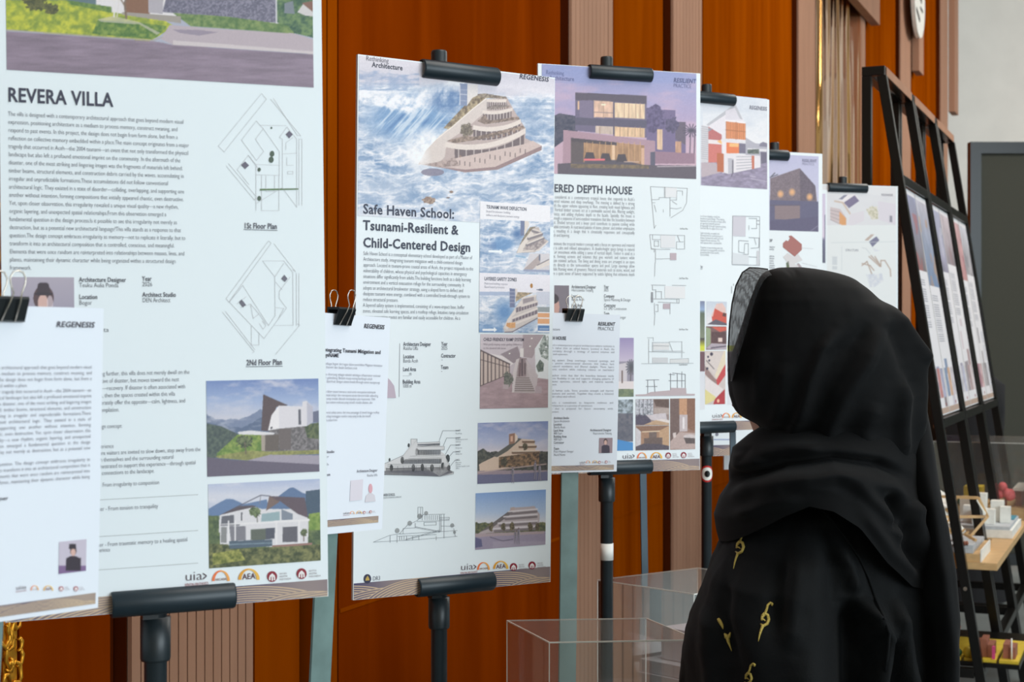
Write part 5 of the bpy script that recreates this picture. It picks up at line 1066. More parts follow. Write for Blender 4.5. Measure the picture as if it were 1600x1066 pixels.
def model_render(c):
    g = Z(1285, 285, 6.464)
    c.C[:] = (226, 232, 238); c.put((c.Y > 305) * np.clip(fbm(c.X / 18, c.Y / 12, 4, 3), 0, 1) * 0.35, (206, 210, 222)); c.poly(g((165, 178), (240, 120), (330, 120), (375, 185), (270, 262)), (236, 236, 242)); c.poly(g((215, 205), (325, 130), (372, 188), (268, 262)), (124, 118, 150)); c.poly(g((165, 170), (215, 130), (255, 125), (200, 175)), (138, 140, 164)); c.line(g((125, 190), (205, 205), (280, 320)), 2.4, (206, 190, 176)); c.poly(g((78, 250), (180, 270), (240, 360), (240, 450), (80, 380)), (206, 196, 200)); c.poly(g((170, 290), (240, 365), (238, 450), (172, 420)), (222, 164, 110))
    for k in range(4): c.line(g((80, 280 + k * 32), (170, 300 + k * 40)), 0.8, (160, 150, 156))
    c.poly(g((280, 320), (420, 290), (420, 390), (250, 460)), (222, 222, 232)); c.poly(g((440, 270), (550, 240), (565, 370), (500, 380)), (222, 222, 214)); c.foliage(c.mask(g((440, 270), (520, 230), (565, 300), (560, 370), (490, 370))), (186, 186, 160), (222, 222, 208), 2, 6, 0.4); c.poly(g((560, 190), (740, 220), (740, 430), (570, 380)), (220, 220, 232)); c.poly(g((678, 335), (705, 340), (705, 405), (678, 400)), (140, 140, 156)); c.put((c.Y > 352) * 1.0, (230, 240, 244))
    c.poly(g((425, 585), (490, 525), (525, 525), (460, 590)), (190, 176, 168)); c.poly(g((470, 600), (545, 545), (575, 585), (505, 655)), (120, 122, 152)); c.poly(g((500, 660), (580, 690), (530, 700)), (220, 228, 238))
    for p in (((400, 820), (480, 840), (520, 890)), ((450, 800), (500, 930)), ((470, 750), (580, 850)), ((490, 740), (585, 840)), ((530, 750), (590, 850), (590, 790), (630, 790), (685, 880), (690, 950)), ((400, 840), (450, 800))): c.line(g(*p), 1.6, (176, 158, 146))
    c.foliage(c.mask(g((440, 930), (600, 920), (620, 1000), (520, 1060), (480, 1060))), (206, 216, 230), (228, 236, 242), 4, 5); c.line(g((90, 610), (740, 600)), 0.7, (206, 218, 224)); c.line(g((195, 650), (195, 890)), 0.7, (206, 218, 224)); c.line(g((400, 660), (440, 670), (480, 720)), 0.7, (196, 204, 212))
    for k in range(10): c.line(g((102, 755 + k * 12 + (k > 6) * 12), (145, 757 + k * 12 + (k > 6) * 12)), 0.8, (176, 188, 200))
B7 = Board('poster_board', pose((PX(1324, 5.02), 5.02, PZ(492, 5.02)), R(16), 0, 0), PW, PH, 'white poster board with pale house model renderings, last easel before the black racks', 'poster', 'architecture poster boards on easels')
B7.pic('printed_picture', None, None, model_render, 0.8, loc=((-PW / 2 + 0.004, PH / 2 - 0.004), (PW / 2 - 0.008, PH / 2 - 0.40)))
B7.text('emblem_text', [('REGENESIS', 1377, 306, 1395, 3.4, 2)], (150, 150, 162)); B7.text('caption', [('STRUCTURE', 1321, 392.5, 1341, 3.4, 1)], (150, 156, 168))

# ------------------------------------------------------------------ A4 sheets on slim steel posts
def sheet_band(c): waves(c); c.C = c.C * 0.7 + np.array((196, 178, 140)) * 0.3
SW, SH = 0.21, 0.297
def mini_portrait(c, cx, cy, s, bg, top, skin=(206, 170, 160)):
    c.C[:] = bg; c.poly([(cx - 1.05 * s, cy + 3.5 * s), (cx - 1.0 * s, cy + 1.0 * s), (cx - 0.4 * s, cy + 0.7 * s), (cx + 0.4 * s, cy + 0.7 * s), (cx + 1.0 * s, cy + 1.0 * s), (cx + 1.05 * s, cy + 3.5 * s)], top)
    c.ell(cx, cy - 0.1 * s, 0.5 * s, 0.75 * s, (60, 46, 48)); c.ell(cx, cy + 0.1 * s, 0.38 * s, 0.6 * s, skin)
S1 = Board('paper_sheet', pose((-0.4763, 1.4425, 1.3846), R(48.93), R(-1.27), R(-0.41)), SW, SH, 'paper sheet at bottom left, headed REGENESIS, hanging before the REVERA VILLA board', 'paper', 'clipped A4 sheets', thick=0.0012, material='sheet')
S1.text('emblem_text', [('REGENESIS', 87, 511, 147, 9, 2)], (70, 70, 82), shear=0.18)
S1.para('body_text', ['The villa is designed with a contemporary architectural approach that goes beyond modern visual', 'expression, positioning architecture as a medium to process memory, construct meaning, and', 'respond to past events. In this project, the design does not begin from form alone, but from a', 'reflection on collective memory embedded within a place.', 'The main concept originates from a major tragedy that occurred in Aceh\u2014the 2004 tsunami\u2014an', 'event that not only transformed the physical landscape but also left a profound emotional imprint', 'on the community. In the aftermath of the disaster, one of the most striking and lingering images', 'was the fragments of materials left behind: timber beams, structural elements, and construction', 'debris carried by the waves, accumulating in irregular and unpredictable formations.These',
   'accumulations did not follow conventional architectural logic. They existed in a state of', 'disorder\u2014colliding, overlapping, and supporting one another without intention, forming', 'compositions that initially appeared chaotic, even destructive. Yet, upon closer observation, this', 'irregularity revealed a unique visual quality\u2014a new rhythm, organic layering, and unexpected', 'spatial relationships.From this observation emerged a fundamental question in the design', 'process:Is it possible to see this irregularity not merely as destruction, but as a potential new', 'architectural language?', 'This villa stands as a response to that question. The design concept embraces irregularity as', 'memory\u2014not to replicate it literally, but to transform it into an architectural composition that is', 'controlled, conscious, and meaningful. Elements that were once random are reinterpreted into', 'relationships between masses, lines, and planes, maintaining their dynamic character while being'], -118, 578, 765, 143, 0, 6.2, 0, (108, 110, 122), just=True)
S1.text('caption', [('Architecture Designer', -76, 788, 12, 6.4, 1)], (80, 82, 94))
S1.pic('printed_portrait', (92, 847), (134, 892), lambda c: (mini_portrait(c, 114, 862, 10, (190, 186, 204), (52, 44, 54)), c.poly([(108, 850), (118, 850), (119, 858), (107, 858)], (50, 44, 52)), c.put(c.Y > 884, (120, 96, 140)), c.poly([(102, 892), (103, 872), (126, 872), (126, 892)], (48, 42, 52))), 1.0)
logos(S1, (24, 47, 67, 95, 118), (922, 922.5, 923, 920, 920), 7.5, True)
S1.pic('wave_band', None, None, sheet_band, 0.9, loc=((-SW / 2 + 0.006, -SH / 2 + 0.0155), (S1.loc(149, 935)[0], -SH / 2 + 0.0045)))
S2 = Board('paper_sheet', pose((-0.2368, 2.075, 1.3881), R(55.2), R(-1.09), R(-2.19)), SW, SH, 'paper sheet on Integrating Tsunami Mitigation, clipped left of the Safe Haven School board', 'paper', 'clipped A4 sheets', thick=0.0012, material='sheet')
S2.text('emblem_text', [('REGENESIS', 568, 512.5, 600, 7, 2)], (64, 66, 78), shear=0.18)
S2.text('heading', [('Integrating Tsunami Mitigation and', 504.5, 549, 594.5, 6.2, 2), ('DesignNAME', 496, 557, 529, 6.2, 2)], (64, 68, 80))
S2.para('body_text', ['dibuat sebagai bagian dari tugas dalam pendidikan Magister Arsitektur', 'mitigasi tsunami dan desain berbasis anak.', '', 'Bangunan dirancang sebagai sekolah sekaligus infrastruktur evakuasi', 'pemecah gelombang. Bentuk massa miring berfungsi untuk', 'tsunami, diperkuat dengan sistem break-through untuk mengurangi'], 497, 569.5, 597.5, 594, 3, 4.4, 0, (126, 130, 146))
S2.para('body_text', ['Evakuasi dalam situasi bencana, anak-anak merupakan kelompok', 'rentan untuk belajar dan merespons situasi darurat tidak sebanding.', 'sirkulasi ramp mudah dikenali melanjutkan jalur keamanan. Oleh', 'menjelaskan sistem evakuasi yang intuitif, mudah diakses, dan'], 497, 613.5, 630.5, 586, 2, 4.4, 0, (126, 130, 146))
S2.para('body_text', ['Sistem layered safety zones, dari area penyangga di bawah hingga rooftop', 'di lantai berbagi ketinggian melalui ramp yang landai dan intuitif.', 'dan fasilitas sehari-hari.'], 496, 646.5, 658.5, 592, 0, 4.4, 0, (126, 130, 146))
S2.text('caption', [('Architect Studio', 487, 709, 522, 4.6, 1), ('Master', 496, 716, 513.5, 4.2, 0), ('Aceh', 500, 728, 513, 4.2, 0), ('Building Team', 488, 745, 515.5, 4.6, 1), ('Architecture Designer', 557, 738.5, 589, 4.6, 1), ('Raisha Ulfa', 573, 745, 589, 4.2, 0)], (96, 100, 114))
S2.lines('printed_panel', [], fills=[([(546, 783.5), (565.5, 781), (567, 749), (547.5, 751)], (216, 216, 228))])
S2.lines('portrait_silhouette', [], fills=[([(569.5, 785), (586.5, 783.5), (585, 774), (580.5, 770.5), (576, 770.5), (571.5, 774.5)], (210, 212, 222)), ([(578.5 + 3.1 * math.cos(-k * math.pi / 8), 763.5 + 7.5 * math.sin(-k * math.pi / 8)) for k in range(16)], (216, 170, 182))])
logos(S2, (535.5, 546, 556, 568.5, 578.5), (804, 803.5, 803, 801, 800), 4.4, True)
S2.pic('wave_band', None, None, sheet_band, 0.8, loc=((-SW / 2 + 0.006, S2.loc(580, 807)[1]), (S2.loc(591, 810)[0], S2.loc(580, 817.5)[1])))
S3 = Board('paper_sheet', pose((0.1085, 2.8638, 1.4031), R(27.3), R(-0.72), R(-1.11)), SW, SH, 'paper sheet headed RESILIENT PRACTICE, clipped low in front of the DEPTH HOUSE board', 'paper', 'clipped A4 sheets', thick=0.0012, material='sheet')
S3.text('emblem_text', [('RESILIENT', 934, 508.5, 960.5, 5.6, 2)], (58, 60, 70), shear=0.18); S3.text('emblem_text', [('PRACTICE', 934, 516, 959, 5.6, 0), ('Rethinking Architecture', 832, 515.5, 875, 4.4, 0)], (72, 74, 84))
S3.text('heading', [('LAYERED DEPTH HOUSE', 829, 530, 884.5, 5.6, 2)], (66, 68, 78))
S3.para('body_text', ['House is considered a contemporary tropical architecture where resilience is', 'a design approach rather than an added feature. Located in Aceh, the', 'environmental uncertainty through a strategy of layered volumes and', 'climate protection and openness.', '', 'is seen as a living system. Deep overhangs, recessed openings, and', 'screens work as passive environmental elements that reduce heat', 'gain, and allow natural ventilation and filtered daylight. These layers', 'create that supports comfort while reducing reliance on mechanical', '', 'integrates semi-outdoor areas that blur the boundary between inside', 'and courtyard allows flexibility in use and supports changing patterns of', 'the home emphasizes openness, natural light, and material warmth,', 'adaptable environment.', '', 'both durability and human scale. Stone provides strength and thermal', 'wood introduces texture and warmth. Together they create a balanced', 'character that is both robust and refined.', '', 'the project reflects a commitment to long-term resilience and', 'place, it positions architecture as a process of continuous', 'built environment that is prepared for future uncertainty while', 'honoring its local context.'], 832, 540, 645, 960, 0, 3.3, 0, (116, 120, 130), just=True)
S3.text('caption', [(s, 865, y, 865 + w, 3.8, b) for s, y, w, b in (('Architect Studio', 655, 24, 1), ('Space Architects', 660, 25, 0), ('Location', 665, 12.5, 1), ('Banda Aceh', 669.5, 18, 0), ('Land Area', 674.5, 15, 1), ('480 Sqm', 679, 13, 0), ('Building Area', 684, 20, 1), ('400 Sqm', 688.5, 13, 0), ('Contractor', 693.5, 16, 1), ('-', 698, 2, 0), ('Team', 703, 8.5, 1), ('Putri Hapsari Siregar', 707.5, 31, 0), ('Nurul Husna', 712.5, 18, 0))] + [('Architectural Designer', 922, 674, 955, 3.8, 1), ('Hetricsandes Tanjung', 926.5, 679, 955.5, 3.6, 0)], (92, 96, 106))
S3.pic('printed_portrait', (936, 684.5), (956.5, 708), lambda c: (mini_portrait(c, 946, 691, 6.2, (150, 132, 140), (58, 50, 66))), 0.8)
logos(S3, (905, 915, 925, 936.5, 947), (724.5, 724, 724, 722.5, 722), 4.2, True)
S3.pic('wave_band', None, None, sheet_band, 0.8, loc=((-SW / 2 + 0.006, S3.loc(900, 727.5)[1]), (S3.loc(959, 730)[0], S3.loc(900, 735.5)[1])))
# ================================================================== easels, clips, posts
def rel(o, root):
    o.data.transform(root.matrix_basis.inverted()); return o
def locz(B, px, py, zz):
    d = B.inv.to_3x3() @ Vector(((px - CX) / FPX, 1.0, (CY - py) / FPX)); o = B.inv @ Vector((0, 0, CAMZ))
    t = (zz - o.z) / d.z
    return Vector((o.x + d.x * t, o.y + d.y * t, zz))
def clip_tube(B, y0, up, L=0.142, name='top_clip'):
    """split tube gripping the board edge: slot towards the board"""
    bm = bmesh.new(); n = 30; ro, ri = 0.0158, 0.0130; gap = 0.34
    base = math.pi * 1.5 if up else math.pi * 0.5
    zc = -0.003
    rings = {}
    for j, x in enumerate((-L / 2, -L / 2 + 0.002, L / 2 - 0.002, L / 2)):
        k = 1.0 if j in (1, 2) else 0.94
        for tag_, r in (('o', ro * k), ('i', ri)):
            rr = []
            for i in range(n + 1):
                t = base + gap + (2 * math.pi - 2 * gap) * i / n
                rr.append(bm.verts.new(Vector((x, y0 + r * math.sin(t), zc + r * math.cos(t)))))
            rings[(j, tag_)] = rr
    for j in range(3):
        for t_ in ('o', 'i'):
            a, b = rings[(j, t_)], rings[(j + 1, t_)]
            for i in range(n): bm.faces.new((a[i], a[i + 1], b[i + 1], b[i]))
        for i in (0, n): bm.faces.new((rings[(j, 'o')][i], rings[(j + 1, 'o')][i], rings[(j + 1, 'i')][i], rings[(j, 'i')][i]))
    for j in (0, 3):
        for i in range(n): bm.faces.new((rings[(j, 'o')][i], rings[(j, 'o')][i + 1], rings[(j, 'i')][i + 1], rings[(j, 'i')][i]))
    bm.transform(B.m)
    return bm
def easel(B, px_pole, label, feet, tape=None, sticker=None):
    p = B.m @ locz(B, px_pole, 700, -0.036)
    root = empty('display_easel', (p.x, p.y, 0), label, 'easel', 'black tube easels holding the poster boards')
    top = (B.m @ Vector((0, PH / 2, 0))).z; bot = (B.m @ Vector((0, -PH / 2, 0))).z
    bm = bmesh.new(); add_tube(bm, [(p.x, p.y, 0.33), (p.x, p.y, top + 0.027), (p.x, p.y, top + 0.030)], [0.0132, 0.0132, 0.0118], 20); rel(bm_obj('pole', bm, M['pole'], root, True), root)
    bm = bmesh.new(); add_tube(bm, [(p.x, p.y, 0.30), (p.x, p.y, 0.72)], 0.0158, 20); rel(bm_obj('lower_pole', bm, M['pole'], root, True), root)
    bm = bmesh.new(); add_tube(bm, [(p.x, p.y, bot - 0.065), (p.x, p.y, bot - 0.062), (p.x, p.y, bot - 0.014)], [0.0165, 0.0175, 0.0175], 20); rel(bm_obj('collar', bm, M['pole'], root, True), root)
    bx = locz(B, px_pole, 700, -0.036).x
    for y0, up, nm in ((PH / 2 - 0.0105, True, 'top_clip'), (-PH / 2 + 0.0105, False, 'bottom_clip')):
        o = rel(bm_obj(nm, clip_tube(B, y0, up), M['tube'], root, True), root)
        bm = bmesh.new(); s = -1 if up else 1
        add_box(bm, (bx - 0.02, y0 - 0.008 - (0.016 if not up else 0), -0.034), (bx - 0.002, y0 + 0.008, -0.0195)); bm.transform(B.m); b = bm_obj('bracket', bm, M['clip'], None); rel(b, root); b.parent = o
    for a in feet:
        bm = bmesh.new(); d = Vector((math.cos(R(a)), math.sin(R(a)), 0))
        q = Vector((p.x, p.y, 0))
        add_tube(bm, [q + Vector((0, 0, 0.34)) + d * 0.018, q + d * 0.17 + Vector((0, 0, 0.02))], [0.009, 0.009], 10); lg = rel(bm_obj('leg', bm, M['pole'], root, True), root)
        bm = bmesh.new(); add_tube(bm, [q + d * 0.165 + Vector((0, 0, 0.03)), q + d * 0.182 + Vector((0, 0, 0.0))], [0.011, 0.012], 10); f = rel(bm_obj('rubber_foot', bm, M['clip'], None, True), root); f.parent = lg
    if tape:
        z0, z1 = PZ(tape[1], p.y), PZ(tape[0], p.y)
        bm = bmesh.new(); add_tube(bm, [(p.x, p.y, z0), (p.x, p.y, z1)], 0.0142, 24); rel(bm_obj('tape_band', bm, M['tape'], root, True), root)
    if sticker:
        z = PZ(sticker, p.y); c = Vector((p.x, p.y, z))
        for rr, m, e in ((0.021, 'red', 0.0), (0.0165, 'pale', 0.0004), (0.007, 'black', 0.0008)):
            bm = bmesh.new(); n = 24; vs = []
            ctr = None
            for k in range(n):
                u = rr * math.cos(2 * math.pi * k / n); w = rr * (1.0 if rr > 0.01 else 1.2) * math.sin(2 * math.pi * k / n)
                t = u / 0.0145
                vs.append(bm.verts.new(c + Vector((math.sin(t) * (0.0145 + e), -math.cos(t) * (0.0145 + e), w))))
            bm.faces.new(vs); bmesh.ops.triangulate(bm, faces=list(bm.faces))
            rel(bm_obj('warning_sticker', bm, M[m], root), root)
    return root
easel(B1, 243, 'easel with thick black tube clip holding the large REVERA VILLA board', (170, 225, 290))
easel(B2, 686, 'black tube easel holding the Safe Haven School board', (165, 225, 290))
easel(B3, 948, 'black tube easel with a white tape band, holding the DEPTH HOUSE board', (165, 222, 280), tape=(849, 875), )
easel(B4, 1104, 'black tube easel with a round red and white warning sticker on its pole', (205, 262, 318), sticker=740, )
easel(B5, 1210, 'easel holding the board with the dark slate gabled house, its clip above the hijab', (165, 225, 285))
easel(B6, 1240, 'easel of the board with the lilac strip, hidden behind other boards', (165, 225, 285))
easel(B7, 1317, 'easel holding the last board with pale house model renderings', (165, 225, 285))

def binder_clip(B, px, label, w):
    cx = B.loc(px, 495)[0]; top = B.h / 2
    root = empty('binder_clip', label=label, cat='clip', group='binder clips on the A4 sheets', matrix=B.m @ Matrix.Translation((cx, top, 0)))
    bm = bmesh.new()
    pf = [(0.0095, 0.009), (0.0105, 0.0065), (0.0032, -0.0135), (0.0032, -0.0150), (0.0014, -0.0150), (0.0014, -0.0125), (0.0080, 0.0055)]
    # profile in (z, y): front jaw, spine, back jaw mirrored behind the sheet
    prof = pf + [(-0.0095, 0.0055), (-0.0074, -0.0125), (-0.0074, -0.0150), (-0.0092, -0.0150), (-0.0092, -0.0135), (-0.0120, 0.0065), (-0.0110, 0.009)]
    vs = [[bm.verts.new((x, y, z)) for z, y in prof] for x in (-w / 2, w / 2)]
    n = len(prof)
    for i in range(n): bm.faces.new((vs[0][i], vs[0][(i + 1) % n], vs[1][(i + 1) % n], vs[1][i]))
    bm.faces.new(vs[0][::-1]); bm.faces.new(vs[1])
    bm_obj('clip_body', bm, M['clip'], root)
    for sgn in (1, -1):
        bm = bmesh.new()
        path = [(-0.0085, -0.0148), (-0.0045, 0.004), (-0.0022, 0.012), (-0.0058, 0.021), (-0.0062, 0.026), (-0.0030, 0.0315), (0.0020, 0.033), (0.0070, 0.0315), (0.0100, 0.026), (0.0096, 0.021), (0.0062, 0.012), (0.0060, 0.004), (0.0058, -0.0148)]
        zf = (lambda y: 0.0042 + 0.0105 * min(1, max(0, (y + 0.0148) / 0.022))) if sgn > 0 else (lambda y: -0.0100 - 0.0075 * min(1, max(0, (y + 0.0148) / 0.022)))
        add_tube(bm, [(x * w / 0.034, y, zf(y)) for x, y in path], 0.00085, 8)
        bm_obj('wire_handle', bm, M['wire'], root, True)
    return root
binder_clip(S1, 11, 'binder clip cut by the left edge of the photo, on the REGENESIS sheet', 0.034)
binder_clip(S2, 534, 'binder clip on the sheet left of the Safe Haven School board', 0.034)
binder_clip(S3, 896, 'binder clip on the RESILIENT PRACTICE sheet', 0.036)
def steel_post(B, pa, pb, w, label):
    """pa, pb: where the post's middle passes at the sheet top and near the foot of the frame"""
    a = locz(B, pa[0], pa[1], -0.0055); b = locz(B, pb[0], pb[1], -0.0055)
    wa, wb_ = B.m @ a, B.m @ b
    t = wa.z / (wa.z - wb_.z); foot = wa + (wb_ - wa) * t
    side = B.m.to_3x3() @ Vector((1, 0, 0))
    root = empty('steel_post', (foot.x, foot.y, 0), label, 'post', 'slim steel posts carrying the A4 sheets')
    bm = bmesh.new(); add_bar(bm, (foot.x, foot.y, 0.008), wa, w, 0.004, side); rel(bm_obj('bar', bm, M['steel'], root, bevel=0.0006), root)
    bm = bmesh.new(); add_box(bm, (foot.x - 0.09, foot.y - 0.09, 0), (foot.x + 0.09, foot.y + 0.09, 0.008)); rel(bm_obj('base_plate', bm, M['steel'], root, bevel=0.001), root)
steel_post(S1, (4, 492), (-27, 1040), 0.036, 'steel post at the left edge of the photo, behind the lowest REGENESIS sheet')
steel_post(S2, (527, 505), (500, 1060), 0.040, 'steel post below the sheet left of the Safe Haven School board')
steel_post(S3, (893, 500), (886, 1060), 0.036, 'worn grey green steel post below the RESILIENT PRACTICE sheet')

def slate_post(px0, px1, d, ztop, label):
    a, b = Vector((PX(px0, d), d, ztop)), Vector((PX(px1, d), d, 0))
    root = empty('steel_post', b, label, 'post', 'slate steel posts behind the boards')
    bm = bmesh.new(); add_bar(bm, (b.x, b.y, 0.008), a, 0.0165, 0.005, Vector((1, 0.3, 0))); rel(bm_obj('bar', bm, M['steel_dark'], root, bevel=0.0006), root)
    bm = bmesh.new(); add_box(bm, (b.x - 0.06, b.y - 0.06, 0), (b.x + 0.06, b.y + 0.06, 0.008)); rel(bm_obj('base_plate', bm, M['steel_dark'], root, bevel=0.001), root)
slate_post(1003, 1018, 3.72, 1.32, 'slate steel post below the DEPTH HOUSE board, right of the taped pole')
slate_post(1144, 1156, 4.02, 1.34, 'slate steel post right of the pole with the round sticker')
# ================================================================== acrylic cases on plinths
def acrylic_case(name, c4, z0, z1, label, group):
    """c4: left, front, right, back corner of the footprint"""
    c = sum((Vector((*p, 0)) for p in c4), Vector()) / 4
    root = empty(name, (c.x, c.y, z0), label, 'display case', group)
    P = [Vector((p[0], p[1], 0)) - Vector((c.x, c.y, 0)) for p in c4]
    h = z1 - z0; t = 0.003
    for a, b in ((0, 1), (1, 2), (2, 3), (3, 0)):
        bm = bmesh.new(); d = (P[b] - P[a]).normalized(); n = Vector((-d.y, d.x, 0))
        qa, qb = P[a] + d * 0.002, P[b] - d * 0.002
        vs = [bm.verts.new(v) for v in (qa + Vector((0, 0, 0.001)), qb + Vector((0, 0, 0.001)), qb + Vector((0, 0, h - 0.003)), qa + Vector((0, 0, h - 0.003)))]
        bm.faces.new(vs); bm_obj('pane', bm, M['acrylic'], root)
    bm = bmesh.new(); bm.faces.new([bm.verts.new(p + Vector((0, 0, h))) for p in P]); bm_obj('lid', bm, M['acrylic'], root)
    bm = bmesh.new()
    for a, b in ((0, 1), (1, 2), (2, 3), (3, 0)):
        add_bar(bm, P[a] + Vector((0, 0, h - 0.0015)), P[b] + Vector((0, 0, h - 0.0015)), 0.0022, 0.0022)
    for p in P: add_bar(bm, p + Vector((0, 0, 0)), p + Vector((0, 0, h - 0.002)), 0.0018, 0.0018, Vector((1, 0, 0)))
    bm_obj('polished_edge', bm, M['acrylic_edge'], root)
    return root
def plinth(c4, z, label):
    c = sum((Vector((*p, 0)) for p in c4), Vector()) / 4
    root = empty('plinth', (c.x, c.y, 0), label, 'plinth', 'white plinths under the acrylic cases')
    bm = bmesh.new(); P = [c + (Vector((*p, 0)) - c) * 1.04 for p in c4]
    vs = [[bm.verts.new(p + Vector((0, 0, k)) - c) for p in P] for k in (0.03, z)]
    bm.faces.new(vs[0][::-1]); bm.faces.new(vs[1])
    for i in range(4): bm.faces.new((vs[0][i], vs[0][(i + 1) % 4], vs[1][(i + 1) % 4], vs[1][i]))
    bm_obj('body', bm, M['plinth'], root, bevel=0.002)
    bm = bmesh.new(); P2 = [c + (Vector((*p, 0)) - c) * 0.92 for p in c4]
    vs = [[bm.verts.new(p + Vector((0, 0, k)) - c) for p in P2] for k in (0.0, 0.03)]
    bm.faces.new(vs[0][::-1]); bm.faces.new(vs[1])
    for i in range(4): bm.faces.new((vs[0][i], vs[0][(i + 1) % 4], vs[1][(i + 1) % 4], vs[1][i]))
    bm_obj('kick', bm, M['groove'], root)
CA = ((-0.009, 2.75), (0.062, 2.55), (0.312, 2.572), (0.2415, 2.772))
CB = ((0.189, 3.39), (0.379, 3.198), (0.621, 3.375), (0.431, 3.567))
acrylic_case('acrylic_case', CA, 0.70, 1.0006, 'clear acrylic case at the bottom centre, nearest to the viewer', 'acrylic cases on plinths'); plinth(CA, 0.70, 'plinth under the nearer acrylic case')
acrylic_case('acrylic_case', CB, 0.68, 0.974, 'clear acrylic case further back, behind the taped easel pole', 'acrylic cases on plinths'); plinth(CB, 0.68, 'plinth under the acrylic case further back')
def cbox(bm, c4, u0, u1, v0, v1, z0, z1):
    a, b, d = Vector((*c4[0], 0)), Vector((*c4[1], 0)), Vector((*c4[3], 0))
    vs = [bm.verts.new(a + (b - a) * u + (d - a) * v + Vector((0, 0, z))) for z in (z0, z1) for u, v in ((u0, v0), (u1, v0), (u1, v1), (u0, v1))]
    for f in ((0, 3, 2, 1), (4, 5, 6, 7), (0, 1, 5, 4), (1, 2, 6, 5), (2, 3, 7, 6), (3, 0, 4, 7)): bm.faces.new([vs[i] for i in f])
def case_model(c4, z, label, parts):
    c = sum((Vector((*p, 0)) for p in c4), Vector()) / 4
    root = empty('architectural_model', (c.x, c.y, z), label, 'architectural model', 'building models in the acrylic cases')
    for nm, m, boxes in parts:
        bm = bmesh.new()
        for b in boxes: cbox(bm, c4, *b)
        rel(bm_obj(nm, bm, M[m], root, bevel=0.0008), root)
case_model(CB, 0.68, 'white stepped card model inside the acrylic case further back',
           [('base', 'model_white', [(0.1, 0.95, 0.03, 0.92, 0.681, 0.785)]), ('block', 'model_white', [(0.38, 0.93, 0.06, 0.6, 0.786, 0.812)]), ('tower_block', 'model_white', [(0.50, 0.85, 0.16, 0.5, 0.813, 0.882)])])
case_model(CA, 0.70, 'low white card model inside the nearer acrylic case',
           [('base', 'model_white', [(0.1, 0.9, 0.3, 0.95, 0.701, 0.76)]), ('block', 'model_white', [(0.15, 0.7, 0.6, 0.92, 0.761, 0.86)])])

